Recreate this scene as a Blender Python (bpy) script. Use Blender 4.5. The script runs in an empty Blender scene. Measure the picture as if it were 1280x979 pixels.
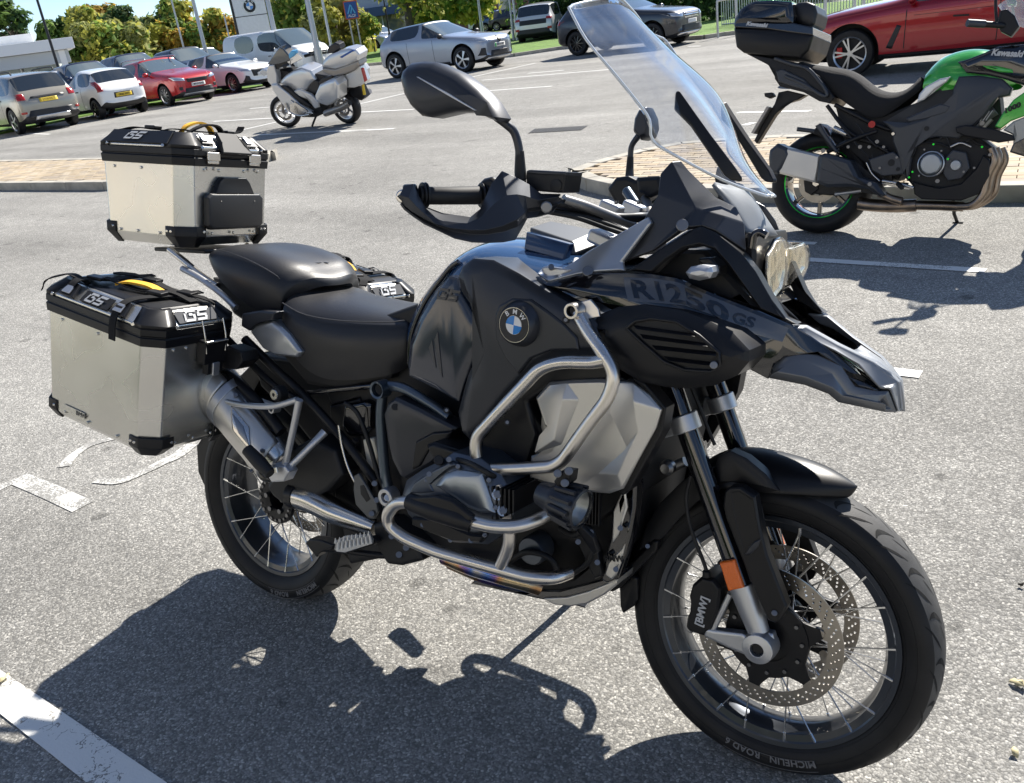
import bpy, bmesh, math, random
from mathutils import Vector, Matrix
random.seed(7)
PI = math.pi
R = math.radians
scene = bpy.context.scene
COL = scene.collection

# ---------------------------------------------------------------- camera
PW, PH, FPX = 1280.0, 979.0, 1100.99
CAM = Vector((1.98934, -1.42797, 1.58037))
YAW, PITCH, ROLL = 2.20136, 0.40704, -0.13674
c_f = Vector((math.cos(YAW) * math.cos(PITCH), math.sin(YAW) * math.cos(PITCH), -math.sin(PITCH)))
r0 = Vector((math.sin(YAW), -math.cos(YAW), 0)); u0 = r0.cross(c_f)
c_r = r0 * math.cos(ROLL) + u0 * math.sin(ROLL)
c_u = u0 * math.cos(ROLL) - r0 * math.sin(ROLL)
cam_d = bpy.data.cameras.new('camera')
cam = bpy.data.objects.new('camera', cam_d); COL.objects.link(cam)
cam_d.sensor_width = 36; cam_d.sensor_fit = 'HORIZONTAL'; cam_d.lens = 36 * FPX / PW
cam_d.clip_start = 0.02; cam_d.clip_end = 3000
m3 = Matrix((c_r, c_u, -c_f)).transposed()
cam.matrix_world = Matrix.Translation(CAM) @ m3.to_4x4()
scene.camera = cam

# ---------------------------------------------------------------- light
SUN_AZ, SUN_EL = R(85.5), R(40)
world = bpy.data.worlds.new("World"); scene.world = world; world.use_nodes = True
nt = world.node_tree; nt.nodes.clear()
wo = nt.nodes.new('ShaderNodeOutputWorld'); bg = nt.nodes.new('ShaderNodeBackground')
sky = nt.nodes.new('ShaderNodeTexSky'); sky.sky_type = 'NISHITA'; sky.sun_disc = False
sky.sun_elevation = SUN_EL; sky.sun_rotation = PI / 2 - SUN_AZ
sky.air_density = 0.65; sky.dust_density = 0.0; sky.ozone_density = 2.5
tc = nt.nodes.new('ShaderNodeTexCoord'); mp = nt.nodes.new('ShaderNodeMapping')
mp.inputs['Scale'].default_value = (1.0, 1.0, 3.2)
nz = nt.nodes.new('ShaderNodeTexNoise'); nz.inputs['Scale'].default_value = 3.4
nz.inputs['Detail'].default_value = 9; nz.inputs['Roughness'].default_value = .58
cr = nt.nodes.new('ShaderNodeValToRGB'); cr.color_ramp.elements[0].position = .52; cr.color_ramp.elements[1].position = .74
mx = nt.nodes.new('ShaderNodeMix'); mx.data_type = 'RGBA'
mx.inputs[7].default_value = (5.6, 5.7, 5.8, 1)
L_ = nt.links.new
L_(tc.outputs['Generated'], mp.inputs[0]); L_(mp.outputs[0], nz.inputs[0]); L_(nz.outputs['Fac'], cr.inputs[0])
L_(cr.outputs[0], mx.inputs[0]); L_(sky.outputs[0], mx.inputs[6]); L_(mx.outputs[2], bg.inputs[0])
bg.inputs[1].default_value = 0.085
L_(bg.outputs[0], wo.inputs[0])
sd = bpy.data.lights.new('sun', 'SUN'); sd.energy = 5.0; sd.angle = R(.53); sd.color = (1, .945, .86)
so = bpy.data.objects.new('sun', sd); COL.objects.link(so)
sv = Vector((math.cos(SUN_EL) * math.cos(SUN_AZ), math.cos(SUN_EL) * math.sin(SUN_AZ), math.sin(SUN_EL)))
so.rotation_euler = sv.to_track_quat('Z', 'Y').to_euler()
scene.view_settings.view_transform = 'Standard'; scene.view_settings.look = 'None'
scene.view_settings.exposure = 0.98; scene.view_settings.gamma = 1
scene.cycles.max_bounces = 8; scene.cycles.transparent_max_bounces = 16
scene.cycles.caustics_reflective = False; scene.cycles.caustics_refractive = False

# ---------------------------------------------------------------- surveying: photo ray meets a plane of the place
def ray(u, v): return c_r * ((u - PW / 2) / FPX) - c_u * ((v - PH / 2) / FPX) + c_f
def G(u, v, h=0.0):
    d = ray(u, v); return CAM + d * ((h - CAM.z) / d.z)
class Frame:
    """a thing's own axes: x forward, y left, z up"""
    def __init__(s, o, yaw=0, lean=0):
        s.m = Matrix.Translation(o) @ Matrix.Rotation(yaw, 4, 'Z') @ Matrix.Rotation(-lean, 4, 'X')
        s.i = s.m.inverted()
    def at(s, u, v, w):      # point of the plane y = -w
        o = s.i @ CAM; d = s.i.to_3x3() @ ray(u, v); t = (-w - o.y) / d.y
        return o + d * t
    def atx(s, u, v, x):
        o = s.i @ CAM; d = s.i.to_3x3() @ ray(u, v); t = (x - o.x) / d.x
        return o + d * t
def V(*a): return Vector(a)

# ---------------------------------------------------------------- materials
def nodes(name):
    m = bpy.data.materials.new(name); m.use_nodes = True
    n = m.node_tree; b = n.nodes['Principled BSDF']; return m, n, b
def add_bump(n, b, scale, strength, dist=.001, detail=3, stretch=None, kind='noise'):
    t = n.nodes.new('ShaderNodeTexCoord'); mpn = n.nodes.new('ShaderNodeMapping')
    if stretch: mpn.inputs['Scale'].default_value = stretch
    if kind == 'noise':
        z = n.nodes.new('ShaderNodeTexNoise'); z.inputs['Detail'].default_value = detail; o = 'Fac'
    else:
        z = n.nodes.new('ShaderNodeTexVoronoi'); o = 'Distance'
    z.inputs['Scale'].default_value = scale
    bp = n.nodes.new('ShaderNodeBump'); bp.inputs['Strength'].default_value = strength; bp.inputs['Distance'].default_value = dist
    n.links.new(t.outputs['Object'], mpn.inputs[0]); n.links.new(mpn.outputs[0], z.inputs['Vector'])
    n.links.new(z.outputs[o], bp.inputs['Height']); n.links.new(bp.outputs[0], b.inputs['Normal'])
    return mpn, z
MAT = {}
def mat(name, col, rough=.5, metal=0, bump=None, var=0, coat=0, vs=6, rv=0, **kw):
    m, n, b = nodes(name)
    b.inputs['Base Color'].default_value = (*col, 1); b.inputs['Roughness'].default_value = rough
    b.inputs['Metallic'].default_value = metal
    if coat: b.inputs['Coat Weight'].default_value = coat; b.inputs['Coat Roughness'].default_value = kw.get('cr', .03)
    if 'spec' in kw: b.inputs['Specular IOR Level'].default_value = kw['spec']
    if bump: add_bump(n, b, *bump)
    if var or rv:
        t = n.nodes.new('ShaderNodeTexCoord'); z = n.nodes.new('ShaderNodeTexNoise')
        z.inputs['Scale'].default_value = vs; z.inputs['Detail'].default_value = 6
        n.links.new(t.outputs['Object'], z.inputs['Vector'])
        if var:
            c = n.nodes.new('ShaderNodeValToRGB')
            c.color_ramp.elements[0].position = .3; c.color_ramp.elements[1].position = .7
            c.color_ramp.elements[0].color = (*[x * (1 - var) for x in col], 1)
            c.color_ramp.elements[1].color = (*[min(1, x * (1 + var)) for x in col], 1)
            n.links.new(z.outputs['Fac'], c.inputs[0]); n.links.new(c.outputs[0], b.inputs['Base Color'])
        if rv:
            mr = n.nodes.new('ShaderNodeMapRange'); mr.inputs[1].default_value = .3; mr.inputs[2].default_value = .7
            mr.inputs[3].default_value = rough - rv; mr.inputs[4].default_value = rough + rv
            n.links.new(z.outputs['Fac'], mr.inputs[0]); n.links.new(mr.outputs[0], b.inputs['Roughness'])
    MAT[name] = m; return m
def thin_glass(name, tint, refl=1.0, rough=.0, haze=0):
    m = bpy.data.materials.new(name); m.use_nodes = True; n = m.node_tree; n.nodes.clear()
    o = n.nodes.new('ShaderNodeOutputMaterial'); t = n.nodes.new('ShaderNodeBsdfTransparent'); g = n.nodes.new('ShaderNodeBsdfGlossy')
    t.inputs[0].default_value = (*tint, 1); g.inputs['Roughness'].default_value = rough
    lw = n.nodes.new('ShaderNodeLayerWeight'); lw.inputs[0].default_value = .5
    pw = n.nodes.new('ShaderNodeMath'); pw.operation = 'POWER'; pw.inputs[1].default_value = 4.0; n.links.new(lw.outputs['Facing'], pw.inputs[0])
    f = n.nodes.new('ShaderNodeMath'); f.operation = 'MULTIPLY_ADD'; f.inputs[1].default_value = .8; f.inputs[2].default_value = .045; n.links.new(pw.outputs[0], f.inputs[0])
    mm = n.nodes.new('ShaderNodeMixShader')
    ml = n.nodes.new('ShaderNodeMath'); ml.operation = 'MULTIPLY'; ml.inputs[1].default_value = refl; ml.use_clamp = True
    n.links.new(f.outputs[0], ml.inputs[0]); n.links.new(ml.outputs[0], mm.inputs[0])
    src = t
    if haze:
        d = n.nodes.new('ShaderNodeBsdfDiffuse'); d.inputs[0].default_value = (.8, .82, .85, 1)
        tl = n.nodes.new('ShaderNodeBsdfTranslucent'); tl.inputs[0].default_value = (.8, .82, .85, 1)
        ad = n.nodes.new('ShaderNodeMixShader'); n.links.new(d.outputs[0], ad.inputs[1]); n.links.new(tl.outputs[0], ad.inputs[2])
        h = n.nodes.new('ShaderNodeMixShader')
        tcn = n.nodes.new('ShaderNodeTexCoord'); mpn = n.nodes.new('ShaderNodeMapping'); mpn.inputs['Scale'].default_value = (1, 6, 1)
        z = n.nodes.new('ShaderNodeTexNoise'); z.inputs['Scale'].default_value = 9; z.inputs['Detail'].default_value = 8
        mr = n.nodes.new('ShaderNodeMapRange'); mr.inputs[1].default_value = .35; mr.inputs[2].default_value = .8
        mr.inputs[3].default_value = haze * .3; mr.inputs[4].default_value = haze * 2.2
        n.links.new(tcn.outputs['Object'], mpn.inputs[0]); n.links.new(mpn.outputs[0], z.inputs['Vector'])
        n.links.new(z.outputs['Fac'], mr.inputs[0]); n.links.new(mr.outputs[0], h.inputs[0])
        n.links.new(t.outputs[0], h.inputs[1]); n.links.new(ad.outputs[0], h.inputs[2]); src = h
    n.links.new(src.outputs[0], mm.inputs[1]); n.links.new(g.outputs[0], mm.inputs[2]); n.links.new(mm.outputs[0], o.inputs[0])
    MAT[name] = m; return m

mat('matte_black', (.009, .009, .0105), .40, spec=.35, bump=(900, .12, .0006), rv=.06)
mat('deep_black', (.008, .008, .009), .6)
mat('satin_dark', (.040, .043, .051), .33, metal=.45, bump=(1200, .08, .0004), rv=.05)
mat('storm_grey', (.14, .147, .16), .36, metal=.6, bump=(1500, .06, .0003), coat=.4)
mat('navy_film', (.030, .036, .052), .14, coat=.5, cr=.12, bump=(14, .15, .002))
mat('gloss_black', (.006, .006, .008), .09, coat=1.0, rv=.02)
mat('gloss_navy', (.022, .055, .13), .10, coat=1.0)
mat('fairing_silver', (.42, .44, .47), .30, metal=.7, coat=.5)
mat('seat_vinyl', (.017, .017, .019), .42, bump=(260, .35, .0009), rv=.06)
mat('seat_thread', (.05, .05, .055), .6)
mat('rubber', (.009, .009, .010), .62, bump=(500, .2, .0006), var=.3)
mat('decal_grey', (.105, .11, .12), .25, metal=.5, coat=.6)
mat('tyre_rubber', (.011, .011, .012), .55, spec=.35, bump=(700, .15, .0005), var=.35, vs=14)
mat('fascia_satin', (.20, .21, .22), .5, metal=.25)
mat('tread_rubber', (.048, .047, .046), .68, bump=(500, .3, .001), var=.3, vs=25)
mat('groove', (.004, .004, .004), .9)
mat('tyre_print', (.17, .17, .175), .6)
mat('rim_paint', (.055, .062, .075), .30, metal=.7, coat=.5)
mat('rim_edge', (.22, .24, .27), .3, metal=.9)
mat('steel', (.62, .60, .57), .24, metal=1, rv=.05)
mat('bolt', (.20, .20, .205), .32, metal=.9)
mat('screen_edge', (.75, .78, .8), .15, metal=.3)
mat('spoke_steel', (.70, .70, .70), .25, metal=1)
mat('stainless', (.68, .65, .61), .30, metal=1, bump=(90, .12, .0006, 4, (1, 1, 9)), var=.05, rv=.06)
mat('cast_alu', (.56, .57, .59), .40, metal=.85, bump=(800, .1, .0004))
mat('disc_steel', (.36, .33, .29), .33, metal=1, bump=(60, .25, .0004, 3, (1, 14, 1)), var=.12, vs=20)
mat('guard_alu', (.62, .605, .575), .42, metal=.9, bump=(1500, .08, .0004), rv=.05, vs=9)
mat('frame_grey', (.085, .11, .14), .33, metal=.7, coat=.4)
mat('engine_grey', (.11, .125, .15), .36, metal=.7, bump=(900, .1, .0004))
mat('engine_light', (.36, .39, .42), .35, metal=.75, bump=(900, .1, .0004))
mat('amber', (.85, .16, .01), .25, coat=.5, bump=(420, .6, .0015, 1, None, 'voronoi'))
mat('white_letter', (.52, .53, .54), .4)
mat('white_enamel', (.8, .8, .8), .15, coat=.6)
mat('blue_enamel', (.02, .22, .62), .15, coat=.6)
mat('black_enamel', (.010, .010, .013), .45)
mat('grey_sticker', (.10, .102, .108), .8, spec=.15)
mat('beak_grey', (.25, .26, .275), .42, metal=.35)
mat('grey_letter', (.055, .055, .06), .35)
mat('webbing', (.012, .012, .013), .8, bump=(1400, .6, .001), spec=.2)
mat('yellow_webbing', (.80, .42, .02), .7, bump=(1400, .5, .001))
mat('chain_plate', (.11, .115, .12), .4, metal=.5)
mat('red_pin', (.5, .02, .015), .4)
mat('fluid', (.75, .70, .58), .35)
thin_glass('screen_glass', (.93, .94, .955), 1.15, 0.0, .05)
thin_glass('lens_glass', (.97, .95, .90), .6, .02)
# headlamp reflector
mat('reflector', (.92, .87, .76), .25, metal=.85, bump=(34, .9, .006, 1, None, 'voronoi'))
# titanium-blued pipe
def blued():
    m, n, b = nodes('blued_pipe'); b.inputs['Metallic'].default_value = 1; b.inputs['Roughness'].default_value = .22
    t = n.nodes.new('ShaderNodeTexCoord'); z = n.nodes.new('ShaderNodeTexNoise'); z.inputs['Scale'].default_value = 7; z.inputs['Detail'].default_value = 2
    c = n.nodes.new('ShaderNodeValToRGB'); e = c.color_ramp.elements
    e[0].position = .32; e[0].color = (.42, .34, .22, 1); e[1].position = .66; e[1].color = (.42, .38, .33, 1)
    for p_, q_ in ((.42, (.42, .22, .10, 1)), (.50, (.16, .10, .30, 1)), (.57, (.07, .16, .42, 1))):
        x = e.new(p_); x.color = q_
    n.links.new(t.outputs['Object'], z.inputs['Vector']); n.links.new(z.outputs['Fac'], c.inputs[0]); n.links.new(c.outputs[0], b.inputs['Base Color'])
    MAT['blued_pipe'] = m
blued()
# brushed case aluminium (long fine scratches, slight smears)
def brushed():
    m, n, b = nodes('case_alu'); b.inputs['Metallic'].default_value = .92
    b.inputs['Anisotropic'].default_value = .4
    t = n.nodes.new('ShaderNodeTexCoord'); mpn = n.nodes.new('ShaderNodeMapping'); mpn.inputs['Scale'].default_value = (4, 4, 160)
    z = n.nodes.new('ShaderNodeTexNoise'); z.inputs['Scale'].default_value = 9; z.inputs['Detail'].default_value = 4
    z2 = n.nodes.new('ShaderNodeTexNoise'); z2.inputs['Scale'].default_value = 5; z2.inputs['Detail'].default_value = 2
    c = n.nodes.new('ShaderNodeValToRGB'); e = c.color_ramp.elements
    e[0].position = .3; e[0].color = (.62, .61, .575, 1); e[1].position = .7; e[1].color = (.72, .71, .67, 1)
    mr = n.nodes.new('ShaderNodeMapRange'); mr.inputs[1].default_value = .3; mr.inputs[2].default_value = .7; mr.inputs[3].default_value = .20; mr.inputs[4].default_value = .31
    bp = n.nodes.new('ShaderNodeBump'); bp.inputs['Strength'].default_value = .07; bp.inputs['Distance'].default_value = .0003
    lk = n.links.new
    lk(t.outputs['Object'], mpn.inputs[0]); lk(mpn.outputs[0], z.inputs['Vector']); lk(t.outputs['Object'], z2.inputs['Vector'])
    lk(z2.outputs['Fac'], c.inputs[0]); lk(c.outputs[0], b.inputs['Base Color']); lk(z2.outputs['Fac'], mr.inputs[0]); lk(mr.outputs[0], b.inputs['Roughness'])
    lk(z.outputs['Fac'], bp.inputs['Height']); lk(bp.outputs[0], b.inputs['Normal'])
    MAT['case_alu'] = m
brushed()

# ---------------------------------------------------------------- mesh helpers
def link(name, me, parent=None, m=None):
    o = bpy.data.objects.new(name, me); COL.objects.link(o)
    if m is not None and len(me.materials) == 0: me.materials.append(MAT[m] if isinstance(m, str) else m)
    if parent is not None: o.parent = parent
    return o
def finish(bm, name, m, parent, smooth=35, bevel=0, seg=2, sub=0, loc=None):
    me = bpy.data.meshes.new(name)
    bmesh.ops.recalc_face_normals(bm, faces=bm.faces)
    bm.to_mesh(me); bm.free()
    if smooth:
        me.polygons.foreach_set('use_smooth', [True] * len(me.polygons))
        me.set_sharp_from_angle(angle=R(smooth))
    o = link(name, me, parent, m)
    if loc is not None: o.location = loc
    if sub:
        s = o.modifiers.new('sub', 'SUBSURF'); s.levels = sub; s.render_levels = sub
    if bevel:
        b = o.modifiers.new('bevel', 'BEVEL'); b.width = bevel; b.segments = seg; b.limit_method = 'ANGLE'; b.angle_limit = R(28); b.harden_normals = True
        b.use_clamp_overlap = True
    return o
def thing(name, label, cat, m=None, loc=None, rz=0, group=None):
    o = bpy.data.objects.new(name, None); COL.objects.link(o); o.empty_display_size = .2
    if m is not None: o.matrix_world = m
    elif loc is not None: o.location = loc; o.rotation_euler = (0, 0, rz)
    return tag(o, label, cat, group)
def tag(o, label, cat, group=None, kind=None):
    if label: o['label'] = label
    if cat: o['category'] = cat
    if group: o['group'] = group
    if kind: o['kind'] = kind
    return o
def copy_tree(o, parent=None):
    c = o.copy(); COL.objects.link(c)
    if parent is not None: c.parent = parent
    for ch in list(o.children): copy_tree(ch, c)
    return c
def prim(bm, kind, M, **k):
    if kind == 'box': bmesh.ops.create_cube(bm, size=1, matrix=M)
    elif kind == 'cyl': bmesh.ops.create_cone(bm, cap_ends=True, cap_tris=False, segments=k.get('n', 16), radius1=k['r'], radius2=k.get('r2', k['r']), depth=k['d'], matrix=M)
    elif kind == 'sph': bmesh.ops.create_uvsphere(bm, u_segments=k.get('n', 14), v_segments=k.get('n2', 8), radius=k['r'], matrix=M)
    elif kind == 'ico': bmesh.ops.create_icosphere(bm, subdivisions=k.get('s', 1), radius=k['r'], matrix=M)
def frm(a, b):            # matrix with z along a->b, origin mid
    d = (b - a); q = d.to_track_quat('Z', 'Y').to_matrix().to_4x4()
    return Matrix.Translation((a + b) / 2) @ q, d.length
def cyl(name, a, b, r, m, parent, r2=None, n=20, bevel=0, mirror=False):
    bm = bmesh.new(); M, l = frm(a, b); prim(bm, 'cyl', M, r=r, r2=r if r2 is None else r2, d=l, n=n)
    o = finish(bm, name, m, parent, 40, bevel)
    if mirror: mir(o)
    return o
def box(name, c, s, m, parent, rot=None, bevel=.002, mirror=False):
    bm = bmesh.new(); M = Matrix.Translation(c) @ (rot.to_4x4() if rot else Matrix.Identity(4)) @ Matrix.Diagonal((*s, 1))
    prim(bm, 'box', M); o = finish(bm, name, m, parent, 35, bevel)
    if mirror: mir(o)
    return o
def mir(o, parent=None):
    """the left-hand twin of a right-hand part, with its sub-parts"""
    me = o.data.copy(); me.transform(Matrix.Diagonal((1, -1, 1, 1))); me.flip_normals()
    c = bpy.data.objects.new(o.name.split('.')[0], me); COL.objects.link(c); c.parent = parent or o.parent
    if c.name.split('.')[0] in ('emblem', 'lettering'):      # keep the writing readable on the other side
        vs = me.vertices; ex = [max(v.co[k] for v in vs) - min(v.co[k] for v in vs) for k in (0, 1)]; k = 0 if ex[0] > ex[1] else 1
        mid = (max(v.co[k] for v in vs) + min(v.co[k] for v in vs)) / 2
        for v in vs: v.co[k] = 2 * mid - v.co[k]
        me.flip_normals()
    for md in o.modifiers:
        n = c.modifiers.new(md.name, md.type)
        for a in ('levels', 'render_levels', 'width', 'segments', 'limit_method', 'angle_limit', 'harden_normals', 'thickness', 'offset'):
            if hasattr(md, a): setattr(n, a, getattr(md, a))
    for ch in o.children:
        if ch.type == 'MESH': mir(ch, c)
    return c
def catmull(P, k=8, closed=False):
    P = [Vector(p) for p in P]; out = []; n = len(P)
    rng = range(n if closed else n - 1)
    for i in rng:
        p1, p2 = P[i], P[(i + 1) % n]
        p0 = P[i - 1] if (i > 0 or closed) else p1 * 2 - p2
        p3 = P[(i + 2) % n] if (i + 2 < n or closed) else p2 * 2 - p1
        for j in range(k):
            t = j / k
            out.append(.5 * ((2 * p1) + (p2 - p0) * t + (2 * p0 - 5 * p1 + 4 * p2 - p3) * t * t + (3 * p1 - p0 - 3 * p2 + p3) * t ** 3))
    if not closed: out.append(P[-1])
    return out
def fillet(P, rad, k=5):
    """polyline with rounded corners, for bent tube"""
    P = [Vector(p) for p in P]; out = [P[0]]
    for i in range(1, len(P) - 1):
        a, b, c = P[i - 1], P[i], P[i + 1]; d1 = (a - b); d2 = (c - b); l = min(rad, d1.length * .48, d2.length * .48)
        s = b + d1.normalized() * l; e = b + d2.normalized() * l
        for j in range(k + 1):
            t = j / k; out.append(s * (1 - t) ** 2 + b * 2 * t * (1 - t) + e * t * t)
    out.append(P[-1]); return out
def sweep_bm(bm, pts, rad, n=12, caps=True, flat=None, up=None):
    m_ = len(pts); rs = rad if isinstance(rad, (list, tuple)) else [rad] * m_
    if isinstance(rad, (list, tuple)) and len(rad) != m_:
        k = len(rad) - 1; rs = []
        for i in range(m_):
            t = i / (m_ - 1) * k; a = min(int(t), k - 1); rs.append(rad[a] + (rad[a + 1] - rad[a]) * (t - a))
    T0 = (pts[1] - pts[0]).normalized()
    nv = up.copy() if up is not None else (Vector((0, 0, 1)) if abs(T0.z) < .9 else Vector((1, 0, 0)))
    nv = (nv - T0 * nv.dot(T0)).normalized(); rings = []
    for i in range(m_):
        t = ((pts[min(i + 1, m_ - 1)]) - pts[max(i - 1, 0)]).normalized()
        base = up if up is not None else nv
        nv = (base - t * base.dot(t)).normalized(); bv = t.cross(nv)
        ring = []
        for j in range(n):
            a = 2 * PI * (j + .5) / n if flat else 2 * PI * j / n
            if flat:   # rectangular strap: flat=(halfwidth along bv, half thickness along nv)
                cx, cy = math.cos(a), math.sin(a); s_ = max(abs(cx), abs(cy))
                ring.append(bm.verts.new(pts[i] + bv * (cx / s_ * flat[0]) + nv * (cy / s_ * flat[1])))
            else: ring.append(bm.verts.new(pts[i] + (nv * math.cos(a) + bv * math.sin(a)) * rs[i]))
        rings.append(ring)
    for i in range(m_ - 1):
        for j in range(n):
            bm.faces.new((rings[i][j], rings[i][(j + 1) % n], rings[i + 1][(j + 1) % n], rings[i + 1][j]))
    if caps:
        bm.faces.new(rings[0][::-1]); bm.faces.new(rings[-1])
def tube(name, pts, rad, m, parent, n=12, smooth=True, k=6, bend=None, mirror=False, closed=False):
    P = fillet(pts, bend) if bend else (catmull(pts, k) if smooth and len(pts) > 2 else [Vector(p) for p in pts])
    bm = bmesh.new(); sweep_bm(bm, P, rad, n); o = finish(bm, name, m, parent, 50)
    if mirror: mir(o)
    return o
def strap(name, pts, hw, ht, m, parent, up, k=6, mirror=False):
    bm = bmesh.new(); sweep_bm(bm, catmull(pts, k) if len(pts) > 2 else [Vector(p) for p in pts], 1, 4, True, (hw, ht), up)
    o = finish(bm, name, m, parent, 40)
    if mirror: mir(o)
    return o
def lathe(name, prof, m, parent, axis='y', c=(0, 0, 0), n=48, closed=False, smooth=35, bevel=0, arc=None):
    """prof: (radius, offset along the axis)"""
    bm = bmesh.new(); rings = []; c = Vector(c)
    steps = n if arc is None else n + 1
    for i in range(steps):
        a = 2 * PI * i / n if arc is None else arc[0] + (arc[1] - arc[0]) * i / n
        ring = []
        for r_, o_ in prof:
            if axis == 'y': p = Vector((r_ * math.cos(a), o_, r_ * math.sin(a)))
            elif axis == 'x': p = Vector((o_, r_ * math.cos(a), r_ * math.sin(a)))
            else: p = Vector((r_ * math.cos(a), r_ * math.sin(a), o_))
            ring.append(bm.verts.new(c + p))
        rings.append(ring)
    q = len(prof)
    for i in range(n):
        A, B_ = rings[i], rings[(i + 1) % steps]
        for j in range(q if closed else q - 1):
            jj = (j + 1) % q
            try: bm.faces.new((A[j], A[jj], B_[jj], B_[j]))
            except ValueError: pass
    if arc is not None and closed:
        bm.faces.new(rings[0]); bm.faces.new(rings[-1][::-1])
    bmesh.ops.remove_doubles(bm, verts=bm.verts, dist=1e-6)
    return finish(bm, name, m, parent, smooth, bevel)
def inset2d(P, d):
    """inset a closed polygon (x,z used) by d; returns offsets (dx,dz)"""
    n = len(P); ar = sum(P[i].x * P[(i + 1) % n].z - P[(i + 1) % n].x * P[i].z for i in range(n)); s = 1 if ar > 0 else -1
    out = []
    for i in range(n):
        a, b, c = P[i - 1], P[i], P[(i + 1) % n]
        e1 = Vector((b.x - a.x, b.z - a.z)); e2 = Vector((c.x - b.x, c.z - b.z))
        if e1.length < 1e-9: e1 = e2
        if e2.length < 1e-9: e2 = e1
        n1 = Vector((-e1.y, e1.x)).normalized() * s; n2 = Vector((-e2.y, e2.x)).normalized() * s
        h = n1 + n2
        if h.length < 1e-6: h = n1
        h.normalize(); q = max(.35, h.dot(n1)); out.append(h * (d / q))
    return out
def plate(name, P, m, parent, t=.02, dome=((.006, .004),), bevel=.0025, mirror=False, back_in=0, smooth=30, seg=2, side=1):
    """panel traced on the bike's side: outline P (points carry their own y); outward = -y*side.
    dome: (inset, rise) rings towards the middle"""
    P = [Vector(p) for p in P]; bm = bmesh.new(); n = len(P)
    rings = []
    off = inset2d(P, -back_in) if back_in else None
    back = [bm.verts.new(p + Vector((off[i].x if off else 0, t * side, off[i].y if off else 0))) for i, p in enumerate(P)]
    front = [bm.verts.new(p) for p in P]
    rings = [back, front]
    for ins, rise in dome:
        of = inset2d(P, ins)
        rings.append([bm.verts.new(p + Vector((of[i].x, -rise * side, of[i].y))) for i, p in enumerate(P)])
    for a, b in zip(rings, rings[1:]):
        for i in range(n): bm.faces.new((a[i], a[(i + 1) % n], b[(i + 1) % n], b[i]))
    for ring in (rings[-1], back[::-1]):
        f = bm.faces.new(ring)
    bmesh.ops.triangulate(bm, faces=[f for f in bm.faces if len(f.verts) > 4])
    o = finish(bm, name, m, parent, smooth, bevel, seg)
    if mirror: mir(o)
    return o
def free(name, P, F, m, parent, t=0, bevel=.002, mirror=False, sub=0, smooth=30, seg=2, off=-1):
    """free panel: vertices P, faces F, optional shell thickness"""
    bm = bmesh.new(); vs = [bm.verts.new(p) for p in P]
    for f in F: bm.faces.new([vs[i] for i in f])
    o = finish(bm, name, m, parent, smooth, 0, seg)
    if sub:
        s = o.modifiers.new('sub', 'SUBSURF'); s.levels = sub; s.render_levels = sub
    if t:
        s = o.modifiers.new('shell', 'SOLIDIFY'); s.thickness = t; s.offset = off
    if bevel:
        b = o.modifiers.new('bevel', 'BEVEL'); b.width = bevel; b.segments = seg; b.limit_method = 'ANGLE'; b.angle_limit = R(20); b.harden_normals = True
    if mirror: mir(o)
    return o
def grid(name, rows, m, parent, t=0, sub=1, mirror=False, close_u=False, caps=False, bevel=0, smooth=60, off=-1):
    """surface through rows of points"""
    bm = bmesh.new(); vs = [[bm.verts.new(p) for p in r_] for r_ in rows]; q = len(rows[0])
    for i in range(len(rows) - 1):
        for j in range(q if close_u else q - 1):
            jj = (j + 1) % q; bm.faces.new((vs[i][j], vs[i][jj], vs[i + 1][jj], vs[i + 1][j]))
    if caps and close_u: bm.faces.new(vs[0][::-1]); bm.faces.new(vs[-1])
    bmesh.ops.remove_doubles(bm, verts=bm.verts, dist=1e-5)
    o = finish(bm, name, m, parent, smooth)
    if sub:
        s = o.modifiers.new('sub', 'SUBSURF'); s.levels = sub; s.render_levels = sub
    if t:
        s = o.modifiers.new('shell', 'SOLIDIFY'); s.thickness = t; s.offset = off
    if bevel:
        b = o.modifiers.new('bevel', 'BEVEL'); b.width = bevel; b.segments = 2; b.limit_method = 'ANGLE'; b.angle_limit = R(40); b.harden_normals = True
    if mirror: mir(o)
    return o
def text_bm(s, size, ext=.0006, bold=.0, shear=0, spacing=1.0):
    cu = bpy.data.curves.new('t', 'FONT'); cu.body = s; cu.size = size; cu.extrude = ext; cu.offset = bold; cu.shear = shear
    cu.align_x = 'CENTER'; cu.align_y = 'CENTER'; cu.space_character = spacing; cu.resolution_u = 3
    ob = bpy.data.objects.new('t', cu); COL.objects.link(ob)
    dg = bpy.context.evaluated_depsgraph_get(); me = bpy.data.meshes.new_from_object(ob.evaluated_get(dg))
    bpy.data.objects.remove(ob); bpy.data.curves.remove(cu); return me
def text(name, s, size, M, m, parent, ext=.0006, bold=0, shear=0, spacing=1.0, sx=1.0, warp=None):
    me = text_bm(s, size, ext, bold, shear, spacing)
    me.transform(Matrix.Diagonal((sx, 1, 1, 1)))
    if warp:
        for v in me.vertices: v.co = warp(v.co)
    else: me.transform(M)
    me.materials.clear(); o = link(name, me, parent, m); me.name = name
    return o
def basis(o, x, y):       # text plane: x reading direction, y up
    x = x.normalized(); z = x.cross(y).normalized(); y = z.cross(x)
    return Matrix.Translation(o) @ Matrix((x, y, z)).transposed().to_4x4()
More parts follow.
